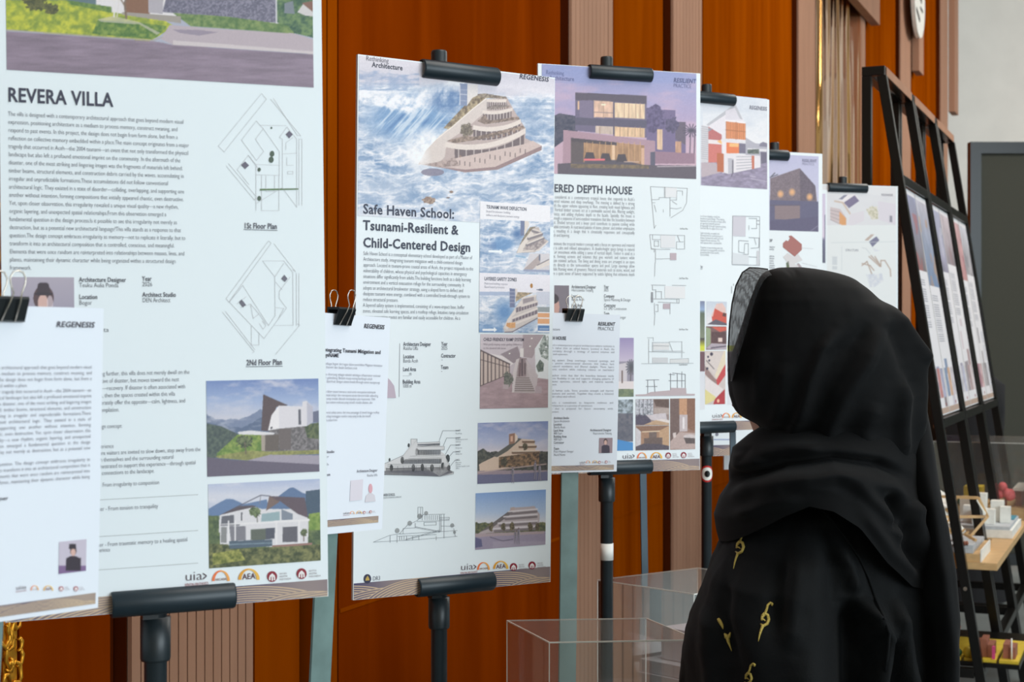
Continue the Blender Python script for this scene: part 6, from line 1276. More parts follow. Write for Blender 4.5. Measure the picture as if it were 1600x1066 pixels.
# ================================================================== black A-frame racks with posters and shelves
def rp(u, n, z): return U * u + OUT * n + Vector((0, 0, z))
RZ, NR, NT, NF = 2.50, -0.968, -0.920, -0.522
def nfront(z): return NF + (NT - NF) * z / RZ
def rack(u0, u1, label, tray):
    root = empty('display_rack', rp((u0 + u1) / 2, -0.7, 0), label, 'rack', 'black A-frame display racks')
    def part(nm, bars, m='black', w=0.034):
        bm = bmesh.new()
        for a, b in bars: add_bar(bm, a, b, w, w, OUT if abs((Vector(b) - Vector(a)).dot(OUT)) < 0.9 * (Vector(b) - Vector(a)).length and abs((Vector(b) - Vector(a)).z) > 0.5 else Vector((0, 0, 1)))
        return rel(bm_obj(nm, bm, M[m], root, bevel=0.0025), root)
    for u in (u0, u1):
        part('rear_leg', [(rp(u, NR, 0), rp(u, NR, RZ - 0.036))])
        part('front_leg', [(rp(u, NF, 0), rp(u, nfront(RZ - 0.036), RZ - 0.036))])
    part('top_frame', [(rp(u, NR - 0.017, RZ - 0.018), rp(u, NT + 0.017, RZ - 0.018)) for u in (u0, u1)] + [(rp(u0 + 0.018, NT, RZ - 0.018), rp(u1 - 0.018, NT, RZ - 0.018)), (rp(u0 + 0.018, NR, RZ - 0.018), rp(u1 - 0.018, NR, RZ - 0.018))])
    bm = bmesh.new(); add_bar(bm, rp(u0 + 0.018, NT + 0.019, RZ - 0.018), rp(u1 - 0.018, NT + 0.019, RZ - 0.018), 0.002, 0.032, OUT); rel(bm_obj('top_sheen_strip', bm, M['slat'], root), root)  # beige strip paints the bright reflection on the bar's outer face
    for z in (2.085, 1.205): part('crossbar', [(rp(u0 + 0.018, nfront(z), z), rp(u1 - 0.018, nfront(z), z))])
    part('base_frame', [(rp(u, NR + 0.018, 0.32), rp(u, nfront(0.32) - 0.018, 0.32)) for u in (u0, u1)] + [(rp(u0 + 0.018, nfront(0.32), 0.32), rp(u1 - 0.018, nfront(0.32), 0.32))])
    if tray:
        bm = bmesh.new(); vs = [bm.verts.new(rp(u, n, z)) for z in (0.3385, 0.355) for u, n in ((u0 + 0.02, NR + 0.02), (u1 - 0.02, NR + 0.02), (u1 - 0.02, -0.44), (u0 + 0.02, -0.44))]
        for f in ((0, 3, 2, 1), (4, 5, 6, 7), (0, 1, 5, 4), (1, 2, 6, 5), (2, 3, 7, 6), (3, 0, 4, 7)): bm.faces.new([vs[i] for i in f])
        rel(bm_obj('tray', bm, M['black'], root), root)
    bm = bmesh.new(); vs = [bm.verts.new(rp(u, n, z)) for z in (0.685, 0.71) for u, n in ((u0 + 0.02, NR + 0.02), (u1 - 0.02, NR + 0.02), (u1 - 0.02, -0.515), (u0 + 0.02, -0.515))]
    for f in ((0, 3, 2, 1), (4, 5, 6, 7), (0, 1, 5, 4), (1, 2, 6, 5), (2, 3, 7, 6), (3, 0, 4, 7)): bm.faces.new([vs[i] for i in f])
    rel(bm_obj('shelf', bm, M['pine'], root), root)
    bm = bmesh.new()
    vs = [bm.verts.new(rp(u, n, z)) for z in (0.6855, 0.7095) for u, n in ((u1 - 0.0199, -0.598), (u1 + 0.07, -0.598), (u1 + 0.07, -0.5155), (u1 - 0.0199, -0.5155))]
    for f in ((0, 3, 2, 1), (4, 5, 6, 7), (0, 1, 5, 4), (1, 2, 6, 5), (2, 3, 7, 6), (3, 0, 4, 7)): bm.faces.new([vs[i] for i in f])
    rel(bm_obj('shelf_lip', bm, M['pine'], root), root)
    bm = bmesh.new(); disc(bm, rp(u0 - 0.0175, nfront(0.62), 0.62), OUT, Vector((0, 0, 1)), -U, 0.007, 0.002, 14); rel(bm_obj('bolt', bm, M['wire'], root), root)
RK = ((5.67, 6.33), (6.385, 7.03), (7.085, 7.73))
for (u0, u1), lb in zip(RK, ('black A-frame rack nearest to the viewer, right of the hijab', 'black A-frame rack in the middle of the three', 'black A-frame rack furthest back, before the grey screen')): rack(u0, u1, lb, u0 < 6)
def rack_poster_paint(top, cols, seed):
    def f(c):
        c.C[:] = (232, 238, 246); rg = c.V < top
        n = fbm(c.U * 4, c.V * 12, seed, 4)[..., None]; a, b = np.array(cols[0], float), np.array(cols[1], float)
        t = np.clip(c.V / top, 0, 1)[..., None]
        c.C = np.where(rg[..., None], (a * (1 - t) + b * t) * (0.75 + 0.5 * n) * 0.78 + 0.22 * np.array((222, 228, 238)), c.C)
        c.put(rg * (fbm(c.U * 3, c.V * 9, seed + 3, 3) > 0.56) * (c.V > 0.1) * 0.55, cols[2])
        c.put((c.V < 0.02) * 1.0, (232, 238, 246))
        tx = (c.V > top + 0.04) & (c.V < top + 0.26) & (c.U > 0.07) & (c.U < 0.62) & ((c.V * 95 % 1) < 0.5) & (((c.V - top) * 14 % 1) > 0.12); c.put(tx * 0.8, (150, 156, 170))
        rnd = random.Random(seed)
        for k in range(5):
            x0, y0 = 0.08 + 0.6 * rnd.random(), top + 0.28 + 0.42 * rnd.random() * (1 - top); w, h_ = 0.12 + 0.2 * rnd.random(), 0.03 + 0.07 * rnd.random()
            m = (c.U > x0) & (c.U < x0 + w) & (c.V > y0) & (c.V < y0 + h_); c.put(m * 1.0, cols[k % 3]); c.put(m * 0.3, (230, 234, 242))
        for k in range(3):
            x0 = 0.06 + k * 0.31; m = (c.U > x0) & (c.U < x0 + 0.27) & (c.V > 0.80) & (c.V < 0.93); nn = fbm(c.U * 12, c.V * 26, seed + k, 3)[..., None]
            c.C = np.where(m[..., None], np.array(cols[(k + 1) % 3], float) * (0.7 + 0.6 * nn) * 0.7 + 68, c.C)
        c.put((c.V > 0.975) * 1.0, (184, 164, 150)); c.put((c.U > 0.7) & (c.U < 0.8) & (c.V > 0.955) & (c.V < 0.968), (140, 60, 70))
    return f
wdir = (OUT * (NT - NF) + Vector((0, 0, RZ))).normalized(); ndir = U.cross(wdir).normalized()
specs = ((0.36, ((140, 150, 190), (96, 88, 92), (176, 96, 96)), 'poster on the nearest black rack, left one, with a dim reddish photo'),
         (0.42, ((190, 190, 206), (84, 116, 160), (196, 150, 110)), 'poster on the nearest black rack, right one, with blue lower photo'),
         (0.33, ((170, 180, 214), (130, 130, 156), (200, 206, 220)), 'poster on the middle black rack, left one, with a lilac photo'),
         (0.28, ((206, 196, 206), (120, 112, 122), (150, 120, 124)), 'poster on the middle black rack, right one, with a round grey picture'),
         (0.34, ((190, 150, 156), (176, 120, 120), (150, 86, 110)), 'poster on the furthest black rack, left one, pinkish red'),
         (0.30, ((196, 206, 222), (150, 150, 156), (120, 120, 130)), 'poster on the furthest black rack, right one, beside the grey screen'))
k = 0
for (u0, u1) in RK:
    for side in (0, 1):
        top, cols, lb = specs[k]
        w = 0.292; uc = (u0 + u1) / 2 + (-0.152 if side == 0 else 0.152)
        c = rp(uc, nfront(1.645), 1.645) + ndir * 0.004
        mt = Matrix(((U.x, wdir.x, ndir.x, c.x), (U.y, wdir.y, ndir.y, c.y), (U.z, wdir.z, ndir.z, c.z), (0, 0, 0, 1)))
        B = Board('poster_board', mt, w, 0.845, lb, 'poster', 'poster boards on the black racks', thick=0.004)
        B.pic('printed_layout', None, None, rack_poster_paint(top, cols, 11 + k * 7), 0.35, loc=((-w / 2 + 0.004, 0.4185), (w / 2 - 0.004, -0.4185)))
        k += 1

# --- models on the shelves and trays
def model(label, u, n, z, parts, name='architectural_model', cat='architectural model', group='building models on the racks'):
    root = empty(name, rp(u, n, z), label, cat, group)
    for nm, m, fn, sm in parts:
        bm = bmesh.new(); fn(bm); rel(bm_obj(nm, bm, M[m], root, sm), root)
    return root
def rbox(bm, u0, u1, n0, n1, z0, z1):
    vs = [bm.verts.new(rp(u, n, z)) for z in (z0, z1) for u, n in ((u0, n0), (u1, n0), (u1, n1), (u0, n1))]
    for f in ((0, 3, 2, 1), (4, 5, 6, 7), (0, 1, 5, 4), (1, 2, 6, 5), (2, 3, 7, 6), (3, 0, 4, 7)): bm.faces.new([vs[i] for i in f])
SZ = 0.7105
def sticks(bm):
    A = lambda u, n, z: rp(u, n, z)
    w = 0.010
    for p, q in (((5.80, -0.84, 0.775), (5.80, -0.78, 0.90)), ((5.80, -0.78, 0.90), (5.80, -0.66, 0.775)), ((5.80, -0.86, 0.80), (5.80, -0.70, 0.81)), ((5.95, -0.74, 0.775), (5.95, -0.70, 0.95)), ((5.90, -0.76, 0.92), (5.90, -0.60, 0.92)), ((5.90, -0.60, 0.92), (5.92, -0.57, 0.85)), ((5.92, -0.57, 0.85), (5.86, -0.63, 0.775)), ((5.85, -0.72, 0.85), (5.92, -0.58, 0.85)), ((5.78, -0.82, 0.88), (6.05, -0.82, 0.88)), ((5.95, -0.66, 0.775), (5.95, -0.70, 0.86)), ((5.80, -0.78, 0.90), (6.05, -0.78, 0.91)), ((5.84, -0.64, 0.79), (5.80, -0.60, 0.775))):
        add_bar(bm, A(*p), A(*q), w, w, U)
    for i in range(7): add_bar(bm, A(5.80 + i * 0.004, -0.70 + 0.013 * i, 0.84 - 0.009 * i), A(5.86 + i * 0.004, -0.70 + 0.013 * i, 0.84 - 0.009 * i), 0.006, 0.006)
def roofs(bm):
    for pts in ([(5.81, -0.735, 0.875), (5.98, -0.735, 0.875), (5.98, -0.655, 0.79), (5.81, -0.655, 0.79)], [(5.9, -0.76, 0.90), (6.0, -0.76, 0.94), (6.0, -0.69, 0.90), (5.9, -0.69, 0.875)], [(5.88, -0.605, 0.915), (5.97, -0.605, 0.915), (5.97, -0.575, 0.865), (5.88, -0.575, 0.865)]):
        a = [bm.verts.new(rp(*p)) for p in pts]; b = [bm.verts.new(rp(p[0], p[1], p[2] - 0.005)) for p in pts]
        bm.faces.new(a); bm.faces.new(b[::-1])
        for i in range(4): bm.faces.new((a[i], b[i], b[(i + 1) % 4], a[(i + 1) % 4]))
def figures(bm):
    r_ = random.Random(3)
    for i in range(14): add_ball(bm, rp(5.71 + 0.02 * r_.random(), -0.88 + 0.26 * r_.random(), 0.765 + 0.02 * r_.random()), 0.006, 1, 1, 1.6, 1)
model('model of pale timber sticks and white roofs, on the front shelf of the nearest rack', 5.9, -0.74, SZ,
      [('base', 'pine', lambda bm: rbox(bm, 5.70, 6.12, -0.92, -0.575, SZ, 0.738), False), ('ground', 'card_grey', lambda bm: rbox(bm, 5.715, 6.10, -0.91, -0.60, 0.7385, 0.755), False),
       ('terrace', 'card_grey', lambda bm: rbox(bm, 5.715, 5.80, -0.74, -0.60, 0.7555, 0.768), False), ('corner_block', 'pale', lambda bm: rbox(bm, 5.70, 6.02, -0.574, -0.570, SZ, 0.753), False),
       ('timber_frame', 'pine', sticks, False), ('roof_panel', 'pale', roofs, False), ('ochre_dish', 'ochre', lambda bm: add_ball(bm, rp(5.76, -0.85, 0.775), 0.05, 1.0, 1.0, 0.35, 2), True),
       ('wall_panel', 'pale', lambda bm: rbox(bm, 5.74, 5.75, -0.80, -0.69, 0.7555, 0.835), False), ('tiny_figures', 'brick', figures, True),
       ('spire', 'pale', lambda bm: add_tube(bm, [rp(5.98, -0.775, 0.90), rp(5.98, -0.775, 0.96), rp(5.98, -0.775, 1.01)], [0.008, 0.014, 0.003], 8), True)])
def cubes(bm):
    for u, n, s, h_ in ((6.55, -0.70, 0.05, 0.07), (6.50, -0.665, 0.04, 0.055), (6.62, -0.665, 0.05, 0.115), (6.53, -0.625, 0.05, 0.06), (6.64, -0.60, 0.05, 0.085), (6.60, -0.565, 0.04, 0.065), (6.7, -0.73, 0.05, 0.09)):
        rbox(bm, u - s / 2, u + s / 2, n - s / 2, n + s / 2, 0.7555, 0.7555 + h_)
model('model of white cubes on a white slab, on the middle rack', 6.6, -0.66, SZ,
      [('base', 'pale', lambda bm: rbox(bm, 6.43, 6.88, -0.78, -0.525, SZ, 0.742), False), ('ground', 'card_grey', lambda bm: rbox(bm, 6.44, 6.87, -0.77, -0.535, 0.7425, 0.755), False), ('cube_block', 'pale', cubes, False), ('pool', 'teal', lambda bm: rbox(bm, 6.70, 6.86, -0.64, -0.54, 0.7555, 0.758), False)])
model('teal dome model left of the white cubes', 6.62, -0.86, SZ,
      [('base', 'pine', lambda bm: rbox(bm, 6.45, 6.85, -0.925, -0.79, SZ, 0.76), False), ('dome', 'teal', lambda bm: add_ball(bm, rp(6.70, -0.855, 0.80), 0.06, 1.0, 1.0, 0.8, 3), True), ('hall', 'ochre', lambda bm: rbox(bm, 6.46, 6.56, -0.92, -0.83, 0.7605, 0.80), False), ('arch', 'pale', lambda bm: add_ball(bm, rp(6.63, -0.82, 0.79), 0.025, 0.6, 0.6, 1.4, 2), True)])
model('yellow block model with green trees on the furthest rack', 7.3, -0.80, SZ,
      [('base', 'pine', lambda bm: rbox(bm, 7.12, 7.50, -0.90, -0.70, SZ, 0.76), False), ('block', 'yellow', lambda bm: rbox(bm, 7.22, 7.34, -0.80, -0.72, 0.7605, 0.84), False),
       ('tree', 'green', lambda bm: [add_ball(bm, rp(7.14, n, 0.78), 0.02, 1, 1, 1.2, 2) for n in (-0.86, -0.80, -0.73, -0.715)], True)])
def pinkballs(bm):
    r_ = random.Random(8)
    for i in range(9): add_ball(bm, rp(7.18 + 0.05 * r_.random(), -0.64 + 0.05 * r_.random(), 0.80 + 0.05 * r_.random()), 0.02, 1, 1, 1, 2)
model('pink tree model beside the yellow block on the furthest rack', 7.3, -0.6, SZ,
      [('base', 'pine', lambda bm: rbox(bm, 7.12, 7.55, -0.69, -0.53, SZ, 0.76), False), ('pink_crown', 'pink', pinkballs, True), ('trunk', 'brick', lambda bm: add_tube(bm, [rp(7.2, -0.615, 0.7605), rp(7.2, -0.615, 0.82)], 0.006, 8), True), ('roof', 'pale', lambda bm: rbox(bm, 7.2, 7.5, -0.585, -0.54, 0.83, 0.842), False), ('pavilion', 'brick', lambda bm: rbox(bm, 7.22, 7.48, -0.575, -0.55, 0.7605, 0.8295), False)])
cA = [rp(7.60, -0.92, 0), rp(7.105, -0.92, 0), rp(7.105, -0.52, 0), rp(7.60, -0.52, 0)]
acrylic_case('acrylic_case', [(p.x, p.y) for p in cA], SZ, 1.05, 'clear acrylic case over models on the furthest rack', 'acrylic cases on racks')
TZ = 0.3555
r_ = random.Random(5)
def tray_model(label, n0, n1, parts):
    model(label, 5.8, (n0 + n1) / 2, TZ, [('base', 'yellow', lambda bm: rbox(bm, 5.70, 6.1, n0, n1, TZ, TZ + 0.010), False)] + parts)
T1 = TZ + 0.0105
tray_model('brown house model with green shrubs in the tray, nearest the black abaya', -0.74, -0.64, [
    ('house', 'ochre', lambda bm: rbox(bm, 5.74, 5.86, -0.715, -0.665, T1, T1 + 0.075), False), ('roof', 'brick', lambda bm: rbox(bm, 5.735, 5.865, -0.72, -0.66, T1 + 0.0755, T1 + 0.086), False),
    ('shrub', 'green', lambda bm: [add_ball(bm, rp(5.715, n, T1 + 0.014), 0.013, 1, 1, 1.1, 2) for n in (-0.73, -0.70, -0.675, -0.65)], True)])
tray_model('brown block model with a yellow hedge and a pink post, middle of the tray', -0.63, -0.52, [
    ('hedge', 'yellow', lambda bm: [add_ball(bm, rp(5.715, n, T1 + 0.018), 0.016, 1, 1, 1.3, 2) for n in (-0.62, -0.60)], True),
    ('block', 'brick', lambda bm: [rbox(bm, 5.74, 5.84, n, n + 0.022, T1, T1 + h_) for n, h_ in ((-0.60, 0.05), (-0.577, 0.062), (-0.554, 0.045))], False), ('post', 'magenta', lambda bm: rbox(bm, 5.71, 5.725, -0.535, -0.525, T1, T1 + 0.045), False)])
tray_model('brown block model on a yellow base at the outer end of the tray', -0.51, -0.445, [
    ('block', 'brick', lambda bm: [rbox(bm, 5.74, 5.84, n, n + 0.02, T1, T1 + h_) for n, h_ in ((-0.50, 0.05), (-0.478, 0.04))], False), ('mast', 'pale', lambda bm: add_tube(bm, [rp(5.73, -0.47, T1), rp(5.73, -0.47, T1 + 0.075)], 0.003, 6), True)])
# ================================================================== the visitor in black
DP = 2.30
def bp(px, py, d=DP): return Vector((PX(px, d), d, PZ(py, d)))
FACE = Vector((-0.72, 0.694, 0)); LEFT = Vector((-0.694, -0.72, 0))
pc = bp(1262, 700); person = empty('person', (pc.x, pc.y, 0), 'person in black hijab and black abaya with gold embroidery, seen from behind, reading the boards', 'person')
def skin_body(name, verts, edges, radii, material, root, root_i=0, sub=2):
    me = bpy.data.meshes.new('skin'); me.from_pydata([tuple(v) for v in verts], edges, [])
    o = bpy.data.objects.new('skin', me); COL.objects.link(o)
    m = o.modifiers.new('s', 'SKIN'); m.use_smooth_shade = True
    for i, r in enumerate(radii):
        sv = me.skin_vertices[0].data[i]; rr = r if hasattr(r, '__len__') else (r, r); sv.radius = rr; sv.use_root = (i == root_i)
    s = o.modifiers.new('u', 'SUBSURF'); s.levels = sub; s.render_levels = sub
    dg = bpy.context.evaluated_depsgraph_get(); dg.update()
    nm = bpy.data.meshes.new_from_object(o.evaluated_get(dg)); nm.name = name
    bpy.data.objects.remove(o); bpy.data.meshes.remove(me)
    nm.materials.clear(); nm.materials.append(material)
    nm.polygons.foreach_set('use_smooth', [True] * len(nm.polygons))
    return link(bpy.data.objects.new(name, nm), root)
def human(base, face, left, s=1.0, arm_l=None, arm_r=None, lean=0.0):
    """joints of a standing figure; base on the floor"""
    V, E, Rr = [], [], []
    def add(f, l, z, r, prev=None):
        V.append(base + face * f * s + left * l * s + Vector((0, 0, z * s))); Rr.append(tuple(k * s for k in r) if hasattr(r, '__len__') else r * s)
        if prev is not None: E.append((prev, len(V) - 1))
        return len(V) - 1
    pel = add(0, 0, 0.90, (0.125, 0.11)); ab = add(0, 0, 1.05, (0.115, 0.10), pel); ch = add(0.0, 0, 1.22, (0.13, 0.11), ab); up = add(-0.01, 0, 1.335, (0.085, 0.075), ch)
    nk = add(0.012 + lean * 0.6, 0, 1.405, 0.05, up); jw = add(0.035 + lean, 0, 1.465, 0.062, nk); hd = add(0.012 + lean, 0, 1.545, (0.083, 0.09), jw); tp = add(lean, 0, 1.60, 0.07, hd)
    for sg, arm in ((1, arm_l), (-1, arm_r)):
        h = add(0, 0.085 * sg, 0.84, 0.085, pel); k = add(0.02, 0.09 * sg, 0.47, 0.055, h); a = add(-0.01, 0.09 * sg, 0.09, 0.036, k); t = add(0.05, 0.095 * sg, 0.045, 0.034, a); add(0.14, 0.1 * sg, 0.03, 0.026, t)
        sh = add(-0.01, (0.12 if lean else 0.14 if arm else 0.165) * sg, 1.285 if lean else 1.325, 0.048, up)
        pts = arm or ((-0.02, 0.215, 1.07, 0.042), (0.06, 0.225, 0.86, 0.029), (0.085, 0.222, 0.80, 0.026))
        p = sh
        for (f, l, z, r) in pts: p = add(f, l * sg, z, r, p)
        f0, l0, z0, _ = pts[-1]
        for i, (df, L) in enumerate(((-0.024, 0.060), (-0.008, 0.072), (0.008, 0.076), (0.024, 0.070))):
            q = add(f0 + df, l0 * sg, z0 - 0.045, 0.0095, p); q = add(f0 + df + 0.004, l0 * sg, z0 - 0.045 - L * 0.5, 0.0085, q); add(f0 + df + 0.014, (l0 - 0.012) * sg, z0 - 0.045 - L, 0.0075, q)
        q = add(f0 + 0.034, (l0 - 0.008) * sg, z0 - 0.018, 0.010, p); add(f0 + 0.052, (l0 - 0.014) * sg, z0 - 0.052, 0.0085, q)
    return V, E, Rr
BASE = Vector((PX(1290, DP), DP + 0.02, 0)); LEAN = 0.056; SC = 0.957
ARM = ((0.03, 0.14, 1.07, 0.038), (0.12, 0.11, 0.90, 0.029), (0.14, 0.10, 0.86, 0.026))
V_, E_, R_ = human(BASE, FACE, LEFT, SC, ARM, ARM, LEAN)
body = skin_body('body', V_, E_, R_, M['skin'], None, 0)
def sculpt_face(o, base, face, left, s):
    """nose, sockets, lips and chin pushed into the head surface"""
    me = o.data; n = len(me.vertices); co = np.zeros(n * 3); me.vertices.foreach_get('co', co); co = co.reshape(-1, 3)
    f = (co - np.array(base)) @ np.array(face) / s; l = (co - np.array(base)) @ np.array(left) / s; z = co[:, 2] / s
    front = (f > 0.035) & (z > 1.40)
    d = np.zeros(n)
    def bump(l0, z0, sl, sz, a): return a * np.exp(-((l - l0) / sl) ** 2 - ((z - z0) / sz) ** 2)
    d += bump(0, 1.500, 0.014, 0.022, 0.024) + bump(0, 1.525, 0.010, 0.03, 0.012) - bump(0.034, 1.535, 0.018, 0.012, 0.010) - bump(-0.034, 1.535, 0.018, 0.012, 0.010)
    d += bump(0, 1.462, 0.022, 0.008, 0.008) + bump(0, 1.425, 0.025, 0.016, 0.010) - bump(0, 1.446, 0.03, 0.006, 0.004) + bump(0.035, 1.49, 0.02, 0.02, 0.006) + bump(-0.035, 1.49, 0.02, 0.02, 0.006)
    co += np.array(face) * (d * front * s)[:, None]
    me.vertices.foreach_set('co', co.ravel()); me.update()
HEADB = BASE + FACE * LEAN * SC
sculpt_face(body, HEADB, FACE, LEFT, SC)
rel(body, person); body.parent = person
def face_parts(base, face, left, s, root):
    for sg in (1, -1):
        bm = bmesh.new(); add_ball(bm, base + face * 0.082 * s + left * 0.033 * sg * s + Vector((0, 0, 1.535 * s)), 0.0125 * s, 1, 1, 0.8, 2); e = rel(bm_obj('eye', bm, M['pale'], root, True), root)
        bm = bmesh.new(); add_ball(bm, base + face * 0.0905 * s + left * 0.033 * sg * s + Vector((0, 0, 1.535 * s)), 0.006 * s, 1, 1, 1, 2); p = rel(bm_obj('iris', bm, M['eye'], None, True), root); p.parent = e
        bm = bmesh.new(); add_tube(bm, [base + face * (0.089 - k * 0.007) * s + left * (0.016 + 0.012 * k) * sg * s + Vector((0, 0, (1.555 + 0.004 * (k == 1)) * s)) for k in (0, 1, 2)], 0.003 * s, 6); rel(bm_obj('eyebrow', bm, M['eye'], root, True), root)
    bm = bmesh.new(); add_ball(bm, base + face * 0.098 * s + Vector((0, 0, 1.462 * s)), 0.018 * s, 1, 1, 0.35, 2, None); rel(bm_obj('lips', bm, M['lips'], root, True), root)
face_parts(HEADB, FACE, LEFT, SC, person)

def smooth_rows(rows, step):
    ys = np.array([r[0] for r in rows], float); out = []
    yy = np.arange(ys[0], ys[-1] + 1e-6, step)
    cols = [np.interp(yy, ys, [r[k] for r in rows]) for k in range(1, len(rows[0]))]
    for c in cols:
        for _ in range(2):
            c[1:-1] = 0.25 * c[:-2] + 0.5 * c[1:-1] + 0.25 * c[2:]
    return yy, cols
def sculpt(co, nrm, px, strokes):
    """raise folds along strokes (points, width px, height m) on the side the strokes run over"""
    d = np.zeros(len(co))
    for pts, w, a in strokes:
        best = np.full(len(co), 1e9); tt = np.zeros(len(co)); L = len(pts) - 1
        for i, ((x0, y0), (x1, y1)) in enumerate(zip(pts, pts[1:])):
            dx, dy = x1 - x0, y1 - y0
            t = np.clip(((px[:, 0] - x0) * dx + (px[:, 1] - y0) * dy) / (dx * dx + dy * dy + 1e-9), 0, 1)
            q = np.hypot(px[:, 0] - x0 - t * dx, px[:, 1] - y0 - t * dy)
            tt = np.where(q < best, (i + t) / L, tt); best = np.minimum(best, q)
        fade = np.clip(np.minimum(tt, 1 - tt) * 5, 0.15, 1)
        d += a * fade * np.exp(-(best / w) ** 2)
    front = np.clip((-nrm[:, 1] - 0.05) * 3, 0, 1)
    return co + nrm * (d * front)[:, None]
def cloth_loft(name, rows, material, root, strokes=(), n=128, step=4.0, skip=None, yoff=None, rough=0.0, seed=1, cap=True):
    yy, (L, Rg, B_, D_) = smooth_rows(rows, step)
    t = np.linspace(0, 2 * np.pi, n, endpoint=False)
    co = []; nr = []; pxs = []
    for y, l, r, b, d in zip(yy, L, Rg, B_, D_):
        cx, a = (l + r) / 2, (r - l) / 2
        for k in range(n):
            ct, st = math.cos(t[k]), math.sin(t[k])
            ex = 0.88
            ux = math.copysign(abs(ct) ** ex, ct); uy = math.copysign(abs(st) ** ex, st)
            py = y + (yoff(y, t[k], cx + a * ux) if yoff else 0)
            X = PX(cx + a * ux, DP)
            co.append((X, d + b * uy, PZ(py, DP))); nr.append((ct, st, 0)); pxs.append((cx + a * ux, py))
    co, nr, pxs = np.array(co), np.array(nr, float), np.array(pxs)
    if rough:
        co += nr * ((fbm(pxs[:, 0] / 40 + (nr[:, 1] > 0) * 31, pxs[:, 1] / 90, seed, 4) - 0.5) * rough * 2)[:, None]
    co = sculpt(co, nr, pxs, strokes)
    R_n = len(yy); F = []
    for i in range(R_n - 1):
        for k in range(n):
            if skip and skip(yy[i], t[k]): continue
            F.append((i * n + k, (i + 1) * n + k, (i + 1) * n + (k + 1) % n, i * n + (k + 1) % n))
    if cap: F.append(tuple(range(n)))
    o = mesh_obj(name, co, F, M[material], root, True)
    return o
hood_rows = [(418.5, 1216, 1258, .018, 2.30), (420.5, 1202, 1276, .035, 2.30), (424, 1196, 1292, .052, 2.30), (430, 1191, 1315, .070, 2.30), (440, 1186, 1336, .088, 2.30), (454, 1180, 1355, .104, 2.30), (472, 1173, 1373, .116, 2.30), (481, 1170, 1393, .120, 2.30), (490, 1167, 1404, .124, 2.30),
             (503, 1163, 1414, .128, 2.30), (520, 1157, 1423, .132, 2.30), (539, 1150, 1431, .135, 2.30), (560, 1143, 1436, .137, 2.30), (577, 1139, 1438, .138, 2.30), (600, 1140, 1439, .137, 2.30), (620, 1143, 1440, .134, 2.30), (636, 1148, 1441, .13, 2.30), (648, 1156, 1442, .126, 2.30),
             (656, 1168, 1443, .122, 2.30), (662, 1184, 1444, .118, 2.30), (672, 1192, 1444, .116, 2.30), (690, 1186, 1445, .115, 2.30), (740, 1180, 1446, .115, 2.30)]
hood = cloth_loft('hijab', hood_rows, 'hijab', None, [
    ([(1283, 511), (1257, 548), (1240, 594), (1229, 653), (1219, 700)], 9, 0.013), ([(1300, 520), (1272, 560), (1255, 610), (1245, 680)], 9, -0.008),
    ([(1352, 505), (1319, 567), (1290, 613), (1273, 653), (1270, 710)], 13, 0.018), ([(1330, 500), (1300, 545), (1268, 610), (1258, 700)], 10, -0.008),
    ([(1375, 480), (1405, 531), (1428, 574)], 8, 0.010), ([(1362, 500), (1385, 560), (1398, 620)], 14, -0.012), ([(1388, 570), (1380, 650), (1384, 715)], 11, 0.014), ([(1340, 620), (1325, 670), (1330, 720)], 14, 0.010),
    ([(1205, 560), (1200, 620), (1195, 680)], 10, 0.007), ([(1180, 540), (1170, 590), (1172, 640)], 8, 0.005), ([(1215, 430), (1225, 424), (1236, 430)], 8, -0.006), ([(1415, 520), (1420, 600), (1415, 690)], 10, 0.008)],
    n=160, step=2.5, skip=lambda y, t: 448 < y < 640 and 1.95 < t < 2.98, rough=0.003)
rel(hood, person); hood.parent = person
# sheer front edge of the hijab
outer = [(1200, 421), (1184, 419), (1171, 418.5), (1160, 426), (1150, 446), (1144, 474), (1140, 505), (1138.3, 540), (1138.5, 570), (1141, 596)]
inner = [(1206, 430), (1200, 432), (1194, 438), (1186, 452), (1178, 474), (1172, 496), (1166, 518), (1158, 545), (1150, 570), (1144, 596)]
vs, fs = [], []
m_ = 9
for i, (o_, n_) in enumerate(zip(outer, inner)):
    for j in range(m_):
        t = j / (m_ - 1); px, py = o_[0] * (1 - t) + n_[0] * t, o_[1] * (1 - t) + n_[1] * t
        vs.append(bp(px, py, 2.33 - 0.135 * math.sin(t * math.pi / 2)))
for i in range(len(outer) - 1):
    for j in range(m_ - 1): fs.append((i * m_ + j, (i + 1) * m_ + j, (i + 1) * m_ + j + 1, i * m_ + j + 1))
sh_ = mesh_obj('sheer_edge', vs, fs, M['sheer'], None, True); rel(sh_, person); sh_.parent = person
bm = bmesh.new(); add_tube(bm, [bp(x, y, 2.33) for x, y in outer], 0.0012, 6); hm = rel(bm_obj('hem', bm, M['hijab'], None, True), person); hm.parent = sh_

